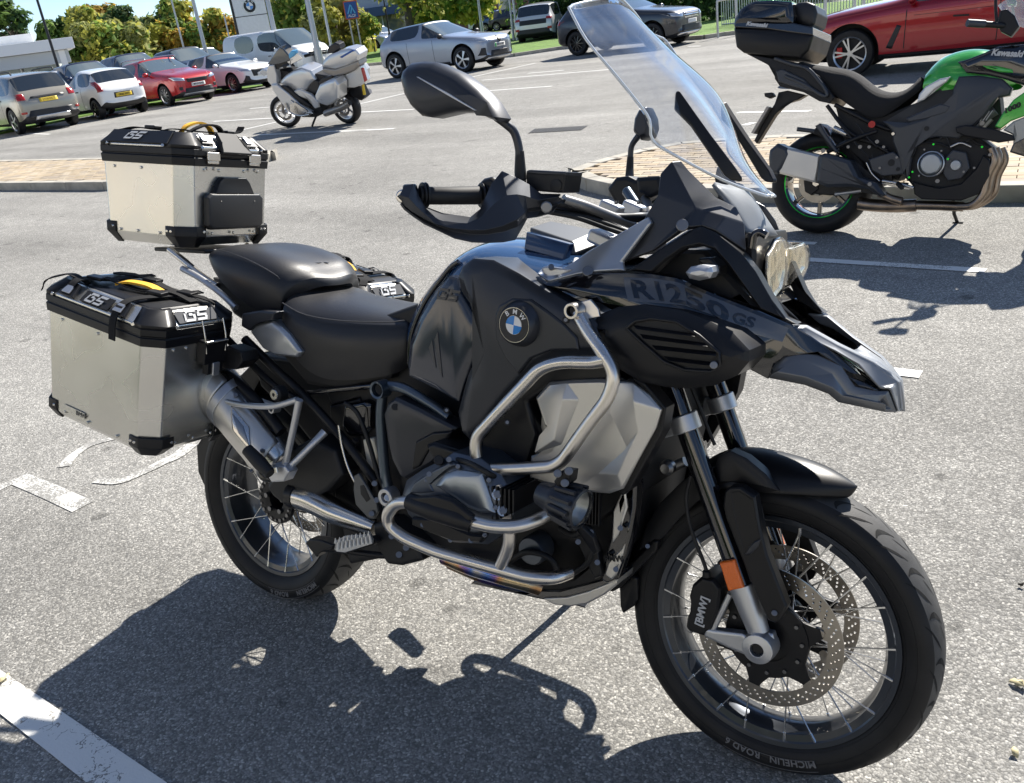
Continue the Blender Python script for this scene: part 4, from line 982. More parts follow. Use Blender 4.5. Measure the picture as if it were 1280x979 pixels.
tube('header_pipe', pts(cE, .19, (225, 785, .20), (300, 815, .22), (380, 838, .23), (450, 856, .225), (500, 872, .20)), .019, 'blued_pipe', bike, 18, mirror=True)
tube('header_pipe', pts(cE, .15, (240, 800), (330, 838), (430, 862), (480, 872)), .017, 'blued_pipe', bike, 16)
# sump guard
plate('sump_guard', pts(cE, .16, (304, 858), (312, 850), (420, 878), (560, 880), (640, 860), (720, 838), (728, 852), (690, 885), (640, 912), (590, 922), (510, 908), (420, 888), (300, 862)), 'gloss_black', bike, .32, ((.004, .003),), .004)
plate('sump_guard_lip', pts(cE, .168, (510, 904), (580, 900), (640, 884), (728, 848), (724, 866), (690, 894), (640, 920), (590, 928), (540, 922)), 'guard_alu', bike, .33, ((.003, .002),), .003)
blk('oil_pan', pts(cE, .1, (420, 700), (600, 690), (700, 700), (740, 740), (720, 840), (640, 868), (500, 872), (430, 830)), .15, -.15, 'deep_black')
lf = plate('lower_fairing', pts(cE, .19, (680, 850), (690, 790), (706, 730), (712, 640), (770, 570), (786, 560), (782, 640), (768, 720), (745, 800), (728, 850), (700, 862)), 'gloss_black', bike, .03, ((.005, .006),), .003, True)
plate('fairing_blade', pts(cE, .199, (715, 650), (742, 590), (750, 588), (756, 640), (740, 690), (730, 720), (712, 745)), 'guard_alu', lf, .003, ((.003, .002),), .001)
plate('fairing_blade', pts(cE, .199, (690, 835), (700, 800), (742, 755), (750, 745), (738, 800), (724, 835), (710, 850)), 'guard_alu', lf, .003, ((.003, .002),), .001)
text('lettering', 'BMW', .019, basis(cE(716, 790, .2025), V(.95, 0, .20), V(.05, 0, 1)), 'deep_black', lf, .0004, .0004)
plate('hose_guard', pts(cE, .21, (600, 690), (640, 700), (668, 760), (680, 840), (660, 850), (628, 780), (605, 730)), 'matte_black', bike, .02, ((.004, .003),), .003)
# ---- crash bars
def px(*a): return [P_(*q) for q in a]
t1 = tube('crash_bar', px((722, 392, .262), (735, 416, .276), (754, 441, .288), (769, 467, .290), (761, 497, .293), (734, 532, .295), (704, 575, .295), (691, 583, .295), (650, 586, .295), (606, 587, .295)), .0135, 'stainless', bike, 16, bend=.045)
t2 = tube('crash_bar', px((757, 450, .289), (742, 453, .286), (702, 452, .288), (676, 459, .290), (632, 506, .295), (594, 547, .295), (595, 575, .295), (607, 602, .290), (619, 624, .286)), .0135, 'stainless', bike, 16, bend=.045)
t3 = tube('crash_bar', px((688, 642, .27), (672, 650, .31), (645, 659, .345), (618, 659, .36), (560, 645, .375), (511, 627, .375), (494, 629, .372), (484, 643, .368), (486, 657, .362), (504, 672, .355), (546, 690, .345), (619, 710, .335), (662, 722, .32), (694, 723, .29), (712, 716, .25)), .0140, 'stainless', bike, 16, bend=.03)
t4 = tube('crash_bar_strut', px((637, 664, .348), (637, 678, .345), (633, 692, .34), (626, 707, .335)), .0135, 'stainless', t3, 14, bend=.02)
for t in (t1, t2, t3):
    pass
lathe('bar_end_ring', [(.010, -.018), (.0155, -.018), (.0165, .012), (.010, .012)], 'stainless', t1, 'y', P_(719, 388, .268), 24, True, 40, .001)
cyl('bar_end_bore', P_(719, 388, .262), P_(719, 388, .272), .0105, 'deep_black', t1, n=16)
plate('bar_mount', px((724, 378, .255), (738, 374, .25), (748, 386, .25), (750, 396, .25), (730, 400, .255)), 'stainless', t1, .006, ((.001, .001),), .001)
lathe('weld_bead', [(.0125, -.002), (.0158, 0), (.0125, .002)], 'cast_alu', t1, 'x', P_(609, 587, .295), 18, True)
for u, v in ((622, 618), (629, 638)):
    plate('bar_bracket', px((u - 9, v - 10, .32), (u + 2, v - 12, .32), (u + 9, v + 2, .32), (u + 10, v + 11, .32), (u - 5, v + 11, .32)), 'stainless', t2, .006, ((.001, .001),), .001)
    cyl('bracket_bolt', P_(u, v, .32), P_(u, v, .333), .0085, 'bolt', t2, n=14, bevel=.001); cyl('bolt_washer', P_(u, v, .320), P_(u, v, .325), .0125, 'steel', t2, n=16)
cp = tube('crash_pad', px((512, 627, .376), (540, 637, .378), (575, 648, .376), (590, 655, .370)), [.019, .023, .023, .0185], 'matte_black', t3, 14)
plate('pad_plate', px((511, 622, .388), (545, 620, .39), (565, 626, .39), (590, 645, .385), (589, 652, .385), (545, 640, .39)), 'matte_black', t3, .012, ((.003, .003),), .002)
for t in (t1, t2, t3): mir(t)
# ---- spot lamp
sa = P_(678, 629, .31); sb = P_(722, 636, .30) + V(.02, -.005, 0)
sl_d = V(.985, -.08, -.12).normalized(); sc0 = P_(720, 634, .33)
def along(name, c, d, prof, m, parent, n=28, smooth=40):
    o = lathe(name, [(r_, o_) for r_, o_ in prof], m, parent, 'x', (0, 0, 0), n, False, smooth)
    o.data.transform(Matrix.Translation(c) @ d.to_track_quat('X', 'Z').to_matrix().to_4x4()); return o
spot = along('spot_lamp', sc0, sl_d, [(0, -.090), (.024, -.086), (.031, -.055), (.034, -.050), (.034, -.044), (.037, -.008), (.040, -.004), (.040, .014), (.036, .016), (.037, .0), (.034, -.025), (0, -.025)], 'satin_dark', bike)
for k in range(12):
    a = 2 * PI * k / 12; q = sl_d.to_track_quat('X', 'Z').to_matrix()
    c0 = sc0 + q @ V(-.04, .037 * math.cos(a), .037 * math.sin(a)); e0 = sc0 + q @ V(.008, .043 * math.cos(a), .043 * math.sin(a))
    cyl('lamp_fin', c0, e0, .0052, 'satin_dark', spot, n=6)
along('lamp_reflector', sc0, sl_d, [(.036, .006), (.031, -.004), (.020, -.018), (.012, -.020), (.010, -.006), (0, -.004)], 'engine_light', spot)
along('lamp_lens', sc0, sl_d, [(.0375, .014), (.026, .020), (0, .023)], 'lens_glass', spot)
plate('lamp_bracket', px((692, 602, .335), (702, 588, .335), (714, 590, .335), (712, 604, .335), (700, 614, .335)), 'matte_black', spot, .03, ((.003, .003),), .002)
for u, v in ((697, 592), (711, 589), (706, 604)): cyl('bracket_bolt', P_(u, v, .33), P_(u, v, .345), .0085, 'bolt', spot, n=12, bevel=.0015)
plate('lamp_cable_clip', px((703, 640, .31), (716, 646, .31), (742, 672, .30), (748, 690, .29), (742, 694, .29), (722, 664, .305)), 'matte_black', spot, .01, ((.002, .002),), .001)
mir(spot)
# ---- foot controls
fp = plate('foot_peg', pts(cS, .26, (436, 900), (440, 884), (470, 868), (540, 864), (546, 880), (545, 890), (470, 914), (448, 912)), 'cast_alu', bike, .006, ((.001, .001),), .001)
bm = bmesh.new()
for i in range(9):
    for X, Y in ((444 + i * 11.5, 886 - i * 2.4), (450 + i * 11.5, 906 - i * 2.6), (452 + i * 11, 896 - i * 2.2)):
        c0 = cS(X, Y, .265); prim(bm, 'cyl', Matrix.Translation(c0 + V(0, 0, .006)), r=.0035, r2=.001, d=.012, n=5)
finish(bm, 'peg_teeth', 'cast_alu', fp, 20)
plate('peg_body', pts(cS, .25, (440, 892), (446, 884), (546, 870), (560, 884), (548, 894), (470, 918), (446, 914)), 'matte_black', fp, .018, ((.002, .001),), .002)
mir(fp)
bp_ = tube('brake_pedal', pts(cS, .235, (400, 902, .25), (450, 906, .245), (520, 916, .23), (580, 922, .21), (640, 918, .19), (690, 900, .18)), .0085, 'matte_black', bike, 10)
plate('pedal_pad', pts(cS, .265, (360, 886), (372, 876), (400, 878), (440, 892), (436, 908), (400, 914), (392, 928), (374, 905)), 'matte_black', bp_, .03, ((.003, .003),), .002)
blk('peg_carrier', pts(cS, .2, (560, 830), (600, 820), (640, 850), (690, 900), (700, 930), (640, 945), (600, 940), (570, 890)), .215, .12, 'deep_black', .004)
for X, Y in ((600, 868), (640, 900), (620, 920)): cyl('carrier_bolt', cS(X, Y, .21), cS(X, Y, .228), .008, 'bolt', bike, n=10)
# side stand on the far side
tube('side_stand', [V(.80, .16, .30), V(.82, .25, .14), V(.83, .31, .073)], [.014, .012, .012], 'matte_black', bike, 10, False)
box('stand_foot', V(.835, .318, .071), (.09, .05, .010), 'matte_black', bike, Matrix.Rotation(R(13), 3, 'X'), .003)
# centre stand hint, chain of hoses
tube('hose', px((640, 700, .2), (660, 690, .22), (690, 700, .22), (700, 730, .2)), .007, 'rubber', bike, 8)
tube('hose', px((448, 600, .12), (455, 640, .14), (480, 660, .16), (500, 690, .17)), .006, 'rubber', bike, 8)
# rear mudguard tail seen behind the tyre
plate('rear_mudguard', pts(P_, .06, (246, 556), (262, 552), (300, 470), (330, 440), (340, 450), (290, 520), (268, 575), (262, 598), (255, 606), (248, 590)), 'matte_black', bike, .12, ((.003, .002),), .003)
# under-case latch lump
plate('case_lock', pts(P_, .24, (270, 440), (285, 432), (303, 440), (306, 452), (296, 462), (274, 462)), 'matte_black', bike, .05, ((.004, .004),), .003)
tube('case_carrier', pts(P_, .21, (275, 462), (300, 482), (330, 512), (352, 540)), .016, 'matte_black', bike, 12, mirror=True)
tube('case_carrier', pts(P_, .20, (272, 478), (300, 492), (345, 508)), .008, 'cast_alu', bike, 12, mirror=True)
tube('case_carrier', pts(P_, .17, (262, 400), (300, 440), (340, 480), (372, 500)), .010, 'matte_black', bike, 12, mirror=True)
# luggage rack tubes
tube('rack_tube', pts(P_, .14, (212, 312), (232, 328), (252, 345), (272, 358)), .010, 'steel', bike, 14, mirror=True)
tube('rack_tube', pts(P_, .16, (228, 336), (250, 348), (275, 366), (295, 385)), .009, 'cast_alu', bike, 12, mirror=True)
box('rack_plate', V(-.30, 0, 1.055), (.24, .20, .012), 'matte_black', bike, None, .004)

for X, Y in ((120, 610), (170, 560), (262, 520), (352, 560), (372, 640), (340, 720), (240, 735)): cyl('head_bolt', cE(X, Y, .322), cE(X, Y, .336), .0055, 'bolt', ch_, n=8, bevel=.001)
tube('spark_lead', pts(cE, .30, (260, 500, .31), (300, 512, .335), (350, 540, .33), (392, 560, .28)), .006, 'rubber', bike, 8)
tube('breather_hose', pts(cE, .22, (205, 470), (240, 486), (280, 470), (330, 480), (360, 510)), .010, 'rubber', bike, 10)
tube('wiring_loom', pts(cS, .16, (470, 498), (500, 520), (520, 560), (540, 620), (560, 690), (580, 740)), .006, 'rubber', bike, 8)
tube('brake_line', pts(cS, .17, (452, 560), (462, 620), (480, 680), (510, 740), (540, 800)), .004, 'steel', bike, 8)
tube('shock_hose', pts(cS, .14, (400, 640), (440, 650), (480, 640), (500, 600)), .008, 'rubber', bike, 8)
cyl('hose_clamp', cE(238, 482, .22), cE(246, 480, .22), .0125, 'steel', bike, n=12)
bm = bmesh.new()
for k in range(9):
    c0 = cE(604 + k * 9, 610 + k * 2, .215); prim(bm, 'box', Matrix.Translation(c0) @ Matrix.Diagonal((.0022, .01, .10, 1)))
finish(bm, 'radiator_fin', 'matte_black', bike, 20)
for X, Y, w in ((650, 712, .225), (668, 800, .225), (612, 740, .225), (735, 700, .205), (722, 820, .205)): cyl('panel_screw', cE(X, Y, w), cE(X, Y, w + .008), .006, 'bolt', bike, n=8)
tube('front_hose', pts(cE, .20, (560, 700, .20), (600, 720, .22), (640, 700, .22), (660, 740, .215), (640, 800, .21), (600, 830, .2)), .0065, 'rubber', bike, 8)
lathe('starter_cover', [(0, -.01), (.03, -.008), (.034, .0), (.034, .04)], 'engine_grey', bike, 'y', cE(478, 765, .20), 24)
# ================================================================ aluminium luggage
def octo(hx, hy, c):
    return [(-hx + c, -hy), (hx - c, -hy), (hx, -hy + c), (hx, hy - c), (hx - c, hy), (-hx + c, hy), (-hx, hy - c), (-hx, -hy + c)]
def prism(bm, levels, M=None):
    """levels: list of (polygon, z)"""
    rings = [[bm.verts.new((x, y, z)) for x, y in p] for p, z in levels]; n = len(rings[0])
    for a, b in zip(rings, rings[1:]):
        for i in range(n): bm.faces.new((a[i], a[(i + 1) % n], b[(i + 1) % n], b[i]))
    bm.faces.new(rings[0][::-1]); bm.faces.new(rings[-1])
def quadp(name, q, t, m, parent, M, bevel=.001, dome=None):
    """thin slab on a quad/polygon (local points), thickness along its normal"""
    q = [Vector(p) for p in q]; nrm = (q[1] - q[0]).cross(q[-1] - q[0]).normalized()
    bm = bmesh.new(); a = [bm.verts.new(p - nrm * .001) for p in q]; b = [bm.verts.new(p + nrm * t) for p in q]; n = len(q)
    for i in range(n): bm.faces.new((a[i], a[(i + 1) % n], b[(i + 1) % n], b[i]))
    bm.faces.new(a[::-1]); bm.faces.new(b); bm.transform(M)
    return finish(bm, name, m, parent, 30, bevel)
def case(name, lab, c, dims, pitch, yaw, top):
    L, D, Hh = dims; M = Matrix.Translation(c) @ Matrix.Rotation(yaw, 4, 'Z') @ Matrix.Rotation(pitch, 4, 'Y')
    hx, hy, hz = L / 2, D / 2, Hh / 2; ch = .042
    bm = bmesh.new()
    lo = .028 if top else .022
    prism(bm, [(octo(hx - lo - .012, hy - lo, ch * .7), -hz), (octo(hx - .008, hy - .002, ch), -hz + lo), (octo(hx, hy, ch), hz)]); bm.transform(M)
    o = finish(bm, name, 'case_alu', bike, 30, .004); o['label'] = lab
    # lid
    bm = bmesh.new(); prism(bm, [(octo(hx + .004, hy + .004, ch), hz - .012), (octo(hx + .006, hy + .006, ch), hz + .010), (octo(hx + .003, hy + .003, ch), hz + .012), (octo(hx + .003, hy + .003, ch), hz + .015), (octo(hx + .006, hy + .006, ch), hz + .017), (octo(hx + .006, hy + .006, ch), hz + .034)]); bm.transform(M)
    finish(bm, 'lid_band', 'matte_black', o, 30, .0015)
    z0, z1 = hz + .034, hz + .034 + (.042 if top else .038); ins = .034
    bm = bmesh.new(); prism(bm, [(octo(hx + .003, hy + .003, ch), z0), (octo(hx + .003, hy + .003, ch), z0 + .008), (octo(hx - ins, hy - ins, ch * .62), z1)]); bm.transform(M)
    lid = finish(bm, 'lid', 'case_alu', o, 30, .003)
    # recessed black top panel
    bm = bmesh.new(); prism(bm, [(octo(hx - ins - .012, hy - ins - .008, .02), z1 - .002), (octo(hx - ins - .020, hy - ins - .014, .02), z1 + .003)]); bm.transform(M)
    finish(bm, 'lid_top_panel', 'matte_black', lid, 30, .002)
    # black corner caps on the lid's slopes
    A = octo(hx + .003, hy + .003, ch); B_ = octo(hx - ins, hy - ins, ch * .62)
    for i in (1, 3, 5, 7):
        j = (i + 1) % 8; w = .030
        def edge(P, a, b, d):
            va = Vector(P[a]); vb = Vector(P[b]); return va + (vb - va).normalized() * d
        a0 = edge(A, i, (i - 1) % 8, w); a1 = Vector(A[i]); a2 = Vector(A[j]); a3 = edge(A, j, (j + 1) % 8, w)
        b0 = edge(B_, i, (i - 1) % 8, w * .8); b1 = Vector(B_[i]); b2 = Vector(B_[j]); b3 = edge(B_, j, (j + 1) % 8, w * .8)
        bm = bmesh.new(); g = .003
        def lift(p, z, k): 
            q = Vector((p.x, p.y)); n_ = q.normalized() * k; return bm.verts.new((q.x + n_.x, q.y + n_.y, z))
        lows = [lift(p, z0 - .001, g) for p in (a0, a1, a2, a3)]; mids = [lift(p, z0 + .010, g) for p in (a0, a1, a2, a3)]; ups = [lift(p, z1 + g, g * .6) for p in (b0, b1, b2, b3)]
        inn = [lift(p, z1 + g, -.016) for p in (b0, b1, b2, b3)]
        for ra, rb in ((lows, mids), (mids, ups), (ups, inn)):
            for k in range(3): bm.faces.new((ra[k], ra[k + 1], rb[k + 1], rb[k]))
        bm.transform(M); cc = finish(bm, 'corner_cap', 'matte_black', lid, 30)
        s = cc.modifiers.new('shell', 'SOLIDIFY'); s.thickness = .004; s.offset = -1
        for p in (a0, a3):
            q = p.normalized() * .006; pc = M @ V(p.x + q.x, p.y + q.y, z0 + .006); dn = (M.to_3x3() @ V(q.x, q.y, .001)).normalized()
            cyl('cap_screw', pc - dn * .004, pc + dn * .0025, .0048, 'steel', cc, n=10, bevel=.001)
    # lower corner guards
    A = octo(hx, hy, ch)
    for i in (1, 3, 5, 7):
        j = (i + 1) % 8; w = .036
        a0 = Vector(A[i]) + (Vector(A[(i - 1) % 8]) - Vector(A[i])).normalized() * w; a1 = Vector(A[i]); a2 = Vector(A[j]); a3 = Vector(A[j]) + (Vector(A[(j + 1) % 8]) - Vector(A[j])).normalized() * w
        bm = bmesh.new()
        def lf2(p, z, k, ins_=0):
            q = Vector((p.x, p.y)); n_ = q.normalized() * (k - ins_); return bm.verts.new((q.x + n_.x, q.y + n_.y, z))
        tpz = [-hz + lo + .030] * 4
        ups = [lf2(p, z, .003) for p, z in zip((a0, a1, a2, a3), tpz)]; mids = [lf2(p, -hz + lo + .002, .003) for p in (a0, a1, a2, a3)]
        c1 = (a1 + a2) / 2; lows = [lf2(p + (c1 - p) * .35, -hz - .004, .003, lo) for p in (a0, a1, a2, a3)]
        for ra, rb in ((ups, mids), (mids, lows)):
            for k in range(3): bm.faces.new((ra[k], ra[k + 1], rb[k + 1], rb[k]))
        bm.faces.new(lows)
        bm.transform(M); cg = finish(bm, 'corner_guard', 'matte_black', o, 30)
        s = cg.modifiers.new('shell', 'SOLIDIFY'); s.thickness = .004; s.offset = -1
        b_ = cg.modifiers.new('bevel', 'BEVEL'); b_.width = .0015; b_.segments = 2; b_.limit_method = 'ANGLE'
        for p in (a0 + (a1 - a0) * .2, a0 + (a1 - a0) * .6, a3 + (a2 - a3) * .25):
            q = p.normalized() * .004; pc = M @ V(p.x + q.x, p.y + q.y, -hz + lo + .016); dn = (M.to_3x3() @ V(q.x, q.y, 0)).normalized()
            cyl('guard_rivet', pc - dn * .003, pc + dn * .003, .0042, 'steel', cg, n=10, bevel=.001)
    # rivets
    rv = []
    for k in (-.62, -.1, .55): rv.append((k * (hx - ch), -hy - .001, -hz + lo + .008, 0)); 
    for k in (-.7, .1): rv.append((k * (hx - ch), -hy - .001, hz - .024, 0))
    for k in (-.6, 0, .6): rv.append((hx + .001, k * (hy - ch), -hz + lo + .010, 1))
    for k in (-.75, -.35, .35, .75): rv.append((hx + .001, k * (hy - ch) , hz - .022, 1))
    for x, y, z, f in rv:
        dn = (M.to_3x3() @ (V(1, 0, 0) if f else V(0, -1, 0))); pc = M @ V(x, y, z); cyl('rivet', pc - dn * .003, pc + dn * .0028, .0042, 'case_alu', o, n=10, bevel=.001)
    return o, lid, M, (hx, hy, hz, z0, z1, ins)
MR = lambda M: M.to_3x3()
# ---- right case
pc_, plid, PM, (hx, hy, hz, z0, z1, ins) = case('pannier', 'right-hand brushed aluminium pannier with black corner guards and lid straps', V(-.2005, -.33, .739), (.455, .282, .312), .18, .057, False)
sm_ = .0028
# logo stickers: outer slope and front slope
yo = lambda f: -(hy + .003) + ins * f - .003; zo = lambda f: z0 + .008 + (z1 - z0 - .008) * f + .002
quadp('sticker', [(-.055, yo(.12), zo(.12)), (.055, yo(.12), zo(.12)), (.055, yo(.9), zo(.9)), (-.055, yo(.9), zo(.9))], .001, 'deep_black', plid, PM, 0)
gs_logo('emblem', PM @ V(0, yo(.5) - .0022, zo(.5) + .0022), MR(PM) @ V(1, 0, 0), MR(PM) @ V(0, ins * .9, z1 - z0 - .008), .030, 'white_letter', plid)
xo = lambda f: (hx + .003) - ins * f + .003
quadp('sticker', [(xo(.1), -.062, zo(.1)), (xo(.1), .062, zo(.1)), (xo(.9), .062, zo(.9)), (xo(.9), -.062, zo(.9))], .001, 'grey_sticker', plid, PM, 0)
gs_logo('emblem', PM @ V(xo(.5) + .0022, 0, zo(.5) + .0022), MR(PM) @ V(0, 1, 0), MR(PM) @ V(-ins * .9, 0, z1 - z0 - .008), .034, 'white_letter', plid)
# strap eyes
for x in (-.105, .10):
    quadp('strap_eye', [(x - .03, yo(.05), zo(.05)), (x + .03, yo(.05), zo(.05)), (x + .018, yo(1.0), zo(1.0)), (x - .018, yo(1.0), zo(1.0))], .008, 'matte_black', plid, PM, .002)
    quadp('strap_anchor', [(x - .016, yo(.2) - .008, zo(.2) + .006), (x + .016, yo(.2) - .008, zo(.2) + .006), (x + .012, yo(.75) - .008, zo(.75) + .006), (x - .012, yo(.75) - .008, zo(.75) + .006)], .004, 'cast_alu', plid, PM, .002)
def W(*a): return [PM @ Vector(p) for p in a]
upP = MR(PM) @ V(0, 0, 1)
st1 = [(-.105, yo(.3) - .012, zo(.3)), (-.105, -hy + .03, z1 + .016), (-.10, -.03, z1 + .010), (-.10, .05, z1 + .012), (-.09, hy - .03, z1 + .014)]
strap('strap', W(*st1), .013, .0015, 'webbing', plid, upP)
strap('strap', W((.10, yo(.1) - .016, z0 - .05), (.10, yo(.1) - .014, z0), (.10, yo(.6) - .012, zo(.8)), (.10, -hy + .045, z1 + .012), (.105, .0, z1 + .012), (.11, hy - .035, z1 + .014)), .012, .0015, 'webbing', plid, MR(PM) @ V(0, -.6, .8))
strap('strap', W((-.16, -.05, z1 + .006), (-.08, -.045, z1 + .020), (.02, -.02, z1 + .010), (.10, .02, z1 + .018), (.17, .03, z1 + .008)), .012, .0015, 'webbing', plid, upP)
strap('strap', W((-.17, .05, z1 + .006), (-.06, .06, z1 + .018), (.06, .05, z1 + .012), (.16, .06, z1 + .016), (.19, .085, z1 + .004)), .012, .0015, 'webbing', plid, upP)
strap('strap', W((-.10, -.085, z1 + .004), (-.13, -.10, z1 + .018), (-.18, -.09, z1 + .012), (-.225, -.12, z1 - .01), (-.235, -.13, z1 - .04)), .012, .0015, 'webbing', plid, upP)
strap('carry_strap', W((-.05, -.035, z1 + .012), (-.02, -.02, z1 + .022), (.03, .0, z1 + .022), (.065, .012, z1 + .012)), .0155, .003, 'yellow_webbing', plid, upP)
for x, y in ((.09, -.02), (-.10, -.06), (.12, .05), (-.03, .06)):
    bm = bmesh.new(); prim(bm, 'box', PM @ Matrix.Translation((x, y, z1 + .018)) @ Matrix.Rotation(.3, 4, 'Z') @ Matrix.Diagonal((.045, .034, .010, 1))); finish(bm, 'strap_buckle', 'matte_black', plid, 30, .003)
# red trim on the rear edge
bm = bmesh.new(); prim(bm, 'box', PM @ Matrix.Translation((-hx + .012, -hy + .028, 0)) @ Matrix.Rotation(R(45), 4, 'Z') @ Matrix.Diagonal((.003, .004, Hh_ := hz * 1.7, 1))); finish(bm, 'reflective_strip', 'red_pin', pc_, 30)
quadp('maker_plate', [(-.12, -hy - .001, -hz + .034), (-.03, -hy - .001, -hz + .034), (-.03, -hy - .001, -hz + .052), (-.12, -hy - .001, -hz + .052)], .0006, 'case_alu', pc_, PM, 0)
text('lettering', 'BMW', .018, basis(PM @ V(-.045, -hy - .0022, -hz + .043), MR(PM) @ V(1, 0, 0), MR(PM) @ V(0, 0, 1)), 'grey_letter', pc_, .0003)
# front latch
def latch(parent, M, x, y, z, s=1.0):
    def bx(c, d, m, nm, bv=.003):
        bm = bmesh.new(); prim(bm, 'box', M @ Matrix.Translation(c) @ Matrix.Diagonal((*d, 1))); return finish(bm, nm, m, parent, 30, bv)
    bx((x + .016, y, z - .030 * s), (.030, .060 * s, .050 * s), 'matte_black', 'latch_body', .005)
    bx((x + .020, y, z - .062 * s), (.022, .040 * s, .03 * s), 'matte_black', 'latch_tongue', .004)
    bx((x + .030, y, z - .065 * s), (.012, .018 * s, .028 * s), 'cast_alu', 'latch_key', .003)
    for sy in (-1, 1):
        tube('latch_wire', [M @ V(x + .030, y + sy * .024 * s, z - .03 * s), M @ V(x + .026, y + sy * .026 * s, z), M @ V(x + .012, y + sy * .026 * s, z + .035 * s)], .0028, 'steel', parent, 8)
    tube('latch_wire', [M @ V(x + .034, y - .026 * s, z - .008), M @ V(x + .034, y + .026 * s, z - .008)], .004, 'steel', parent, 8, False)
latch(pc_, PM, hx, .035, hz + .004, 1.3)
mp_ = mir(pc_); mp_.location = (.10, 0, .015); mp_['label'] = 'left-hand aluminium pannier seen behind the seats'
# ---- top case
tc_, tlid, TM, (hx, hy, hz, z0, z1, ins) = case('top_case', 'square aluminium top case with black backrest pad and yellow handle', V(-.375, .004, 1.1975), (.352, .376, .240), .057, .137, True)
yo = lambda f: -(hy + .003) + ins * f - .003; xo = lambda f: (hx + .003) - ins * f + .003; zo = lambda f: z0 + .008 + (z1 - z0 - .008) * f + .002
quadp('lid_side_panel', [(-hx + .05, yo(-.02), zo(-.02)), (hx - .05, yo(-.02), zo(-.02)), (hx - .06, yo(1), zo(1)), (-hx + .06, yo(1), zo(1))], .003, 'matte_black', tlid, TM, .001)
gs_logo('emblem', TM @ V(-.01, yo(.5) - .0035, zo(.5) + .0035), MR(TM) @ V(1, 0, 0), MR(TM) @ V(0, ins, z1 - z0 - .008), .030, 'white_letter', tlid)
def bx(c, d, m, nm, bv=.003, par=tc_, rot=None):
    bm = bmesh.new(); prim(bm, 'box', TM @ Matrix.Translation(c) @ (rot or Matrix.Identity(4)) @ Matrix.Diagonal((*d, 1))); return finish(bm, nm, m, par, 30, bv)
# central carry handle block and chrome clips on the front
quadp('handle_block', [(xo(-.35), -.062, z0 - .012), (xo(-.35), .062, z0 - .012), (xo(.2), .05, zo(.2)), (xo(1.0), .040, zo(1.05)), (xo(1.0), -.040, zo(1.05)), (xo(.2), -.05, zo(.2))], .012, 'deep_black', tlid, TM, .004)
for sy in (-1, 1):
    bx((hx + .010, sy * .085, z0 - .018), (.014, .050, .026), 'steel', 'clip', .004)
    bx((hx + .009, sy * .085, z0 - .034), (.010, .044, .010), 'steel', 'clip_hook', .003)
    quadp('strap_eye', [(xo(.15), sy * .09 - .026, zo(.15)), (xo(.15), sy * .09 + .026, zo(.15)), (xo(.9), sy * .085 + .02, zo(.9)), (xo(.9), sy * .085 - .02, zo(.9))], .003, 'matte_black', tlid, TM, .002)
    quadp('strap_anchor', [(xo(.25), sy * .09 - .022, zo(.25) + .003), (xo(.25), sy * .09 - .002, zo(.25) + .003), (xo(.85), sy * .09 - .004, zo(.85) + .003), (xo(.85), sy * .09 - .022, zo(.85) + .003)], .006, 'cast_alu', tlid, TM, .003)
    for dy in (-.014, .014):
        p = TM @ V(hx, sy * .085 + dy, hz - .018); d = MR(TM) @ V(1, 0, 0); cyl('rivet', p, p + d * .004, .0045, 'steel', tc_, n=10)
# backrest pad: wide cushion and neck
def pad(name, yz, x, t, m):
    bm = bmesh.new(); n = len(yz); rings = []
    cy = sum(a for a, b in yz) / n; cz = sum(b for a, b in yz) / n
    for f, dx in ((1, 0), (1, t * .6), (.965, t * .9), (.90, t)):
        rings.append([bm.verts.new((x + dx, cy + (a - cy) * f, cz + (b - cz) * (f if f == 1 else f * .97 + .0))) for a, b in yz])
    for a, b in zip(rings, rings[1:]):
        for i in range(n): bm.faces.new((a[i], a[(i + 1) % n], b[(i + 1) % n], b[i]))
    bm.faces.new(rings[-1]); bm.faces.new(rings[0][::-1]); bm.transform(TM); return finish(bm, name, m, tc_, 35, .003, 3)
pad('backrest_pad', [(-.118, -.058), (-.106, -.070), (.100, -.070), (.112, -.058), (.114, .022), (.100, .034), (-.104, .034), (-.118, .022)], hx, .022, 'seat_vinyl')
pad('backrest_neck', [(-.088, .030), (.080, .030), (.060, .066), (.045, .080), (-.052, .080), (-.068, .066)], hx, .018, 'matte_black')
for sy in (-1, 1):
    p = TM @ V(hx + .0225, sy * .07, .012); d = MR(TM) @ V(1, 0, 0); cyl('pad_stud', p, p + d * .001, .002, 'steel', tc_, n=8)
def W(*a): return [TM @ Vector(p) for p in a]
upT = MR(TM) @ V(0, 0, 1)
strap('carry_handle', W((.055, -.075, z1 + .004), (.060, -.055, z1 + .024), (.060, -.01, z1 + .036), (.060, .03, z1 + .026), (.060, .045, z1 + .004)), .010, .003, 'yellow_webbing', tlid, upT)
strap('strap', W((.085, -.075, z1 + .004), (.09, -.050, z1 + .018), (.09, -.01, z1 + .030), (.09, .035, z1 + .028), (.088, .06, z1 + .004)), .010, .0025, 'webbing', tlid, upT)
strap('strap', W((.03, -.13, z1 + .003), (.05, -.10, z1 + .012), (.07, -.02, z1 + .010), (.08, .08, z1 + .012), (.09, .12, z1 + .016), (.09, .138, z1 + .034)), .012, .0016, 'webbing', tlid, upT)
strap('strap', W((-.12, -.13, z1 + .003), (-.06, -.13, z1 + .012), (0, -.12, z1 + .008), (.06, -.11, z1 + .006)), .012, .0016, 'webbing', tlid, upT)
for x, y in ((.0, -.125), (.088, .075)):
    bx((x, y, z1 + .014), (.04, .030, .010), 'matte_black', 'strap_buckle', .003, tlid)
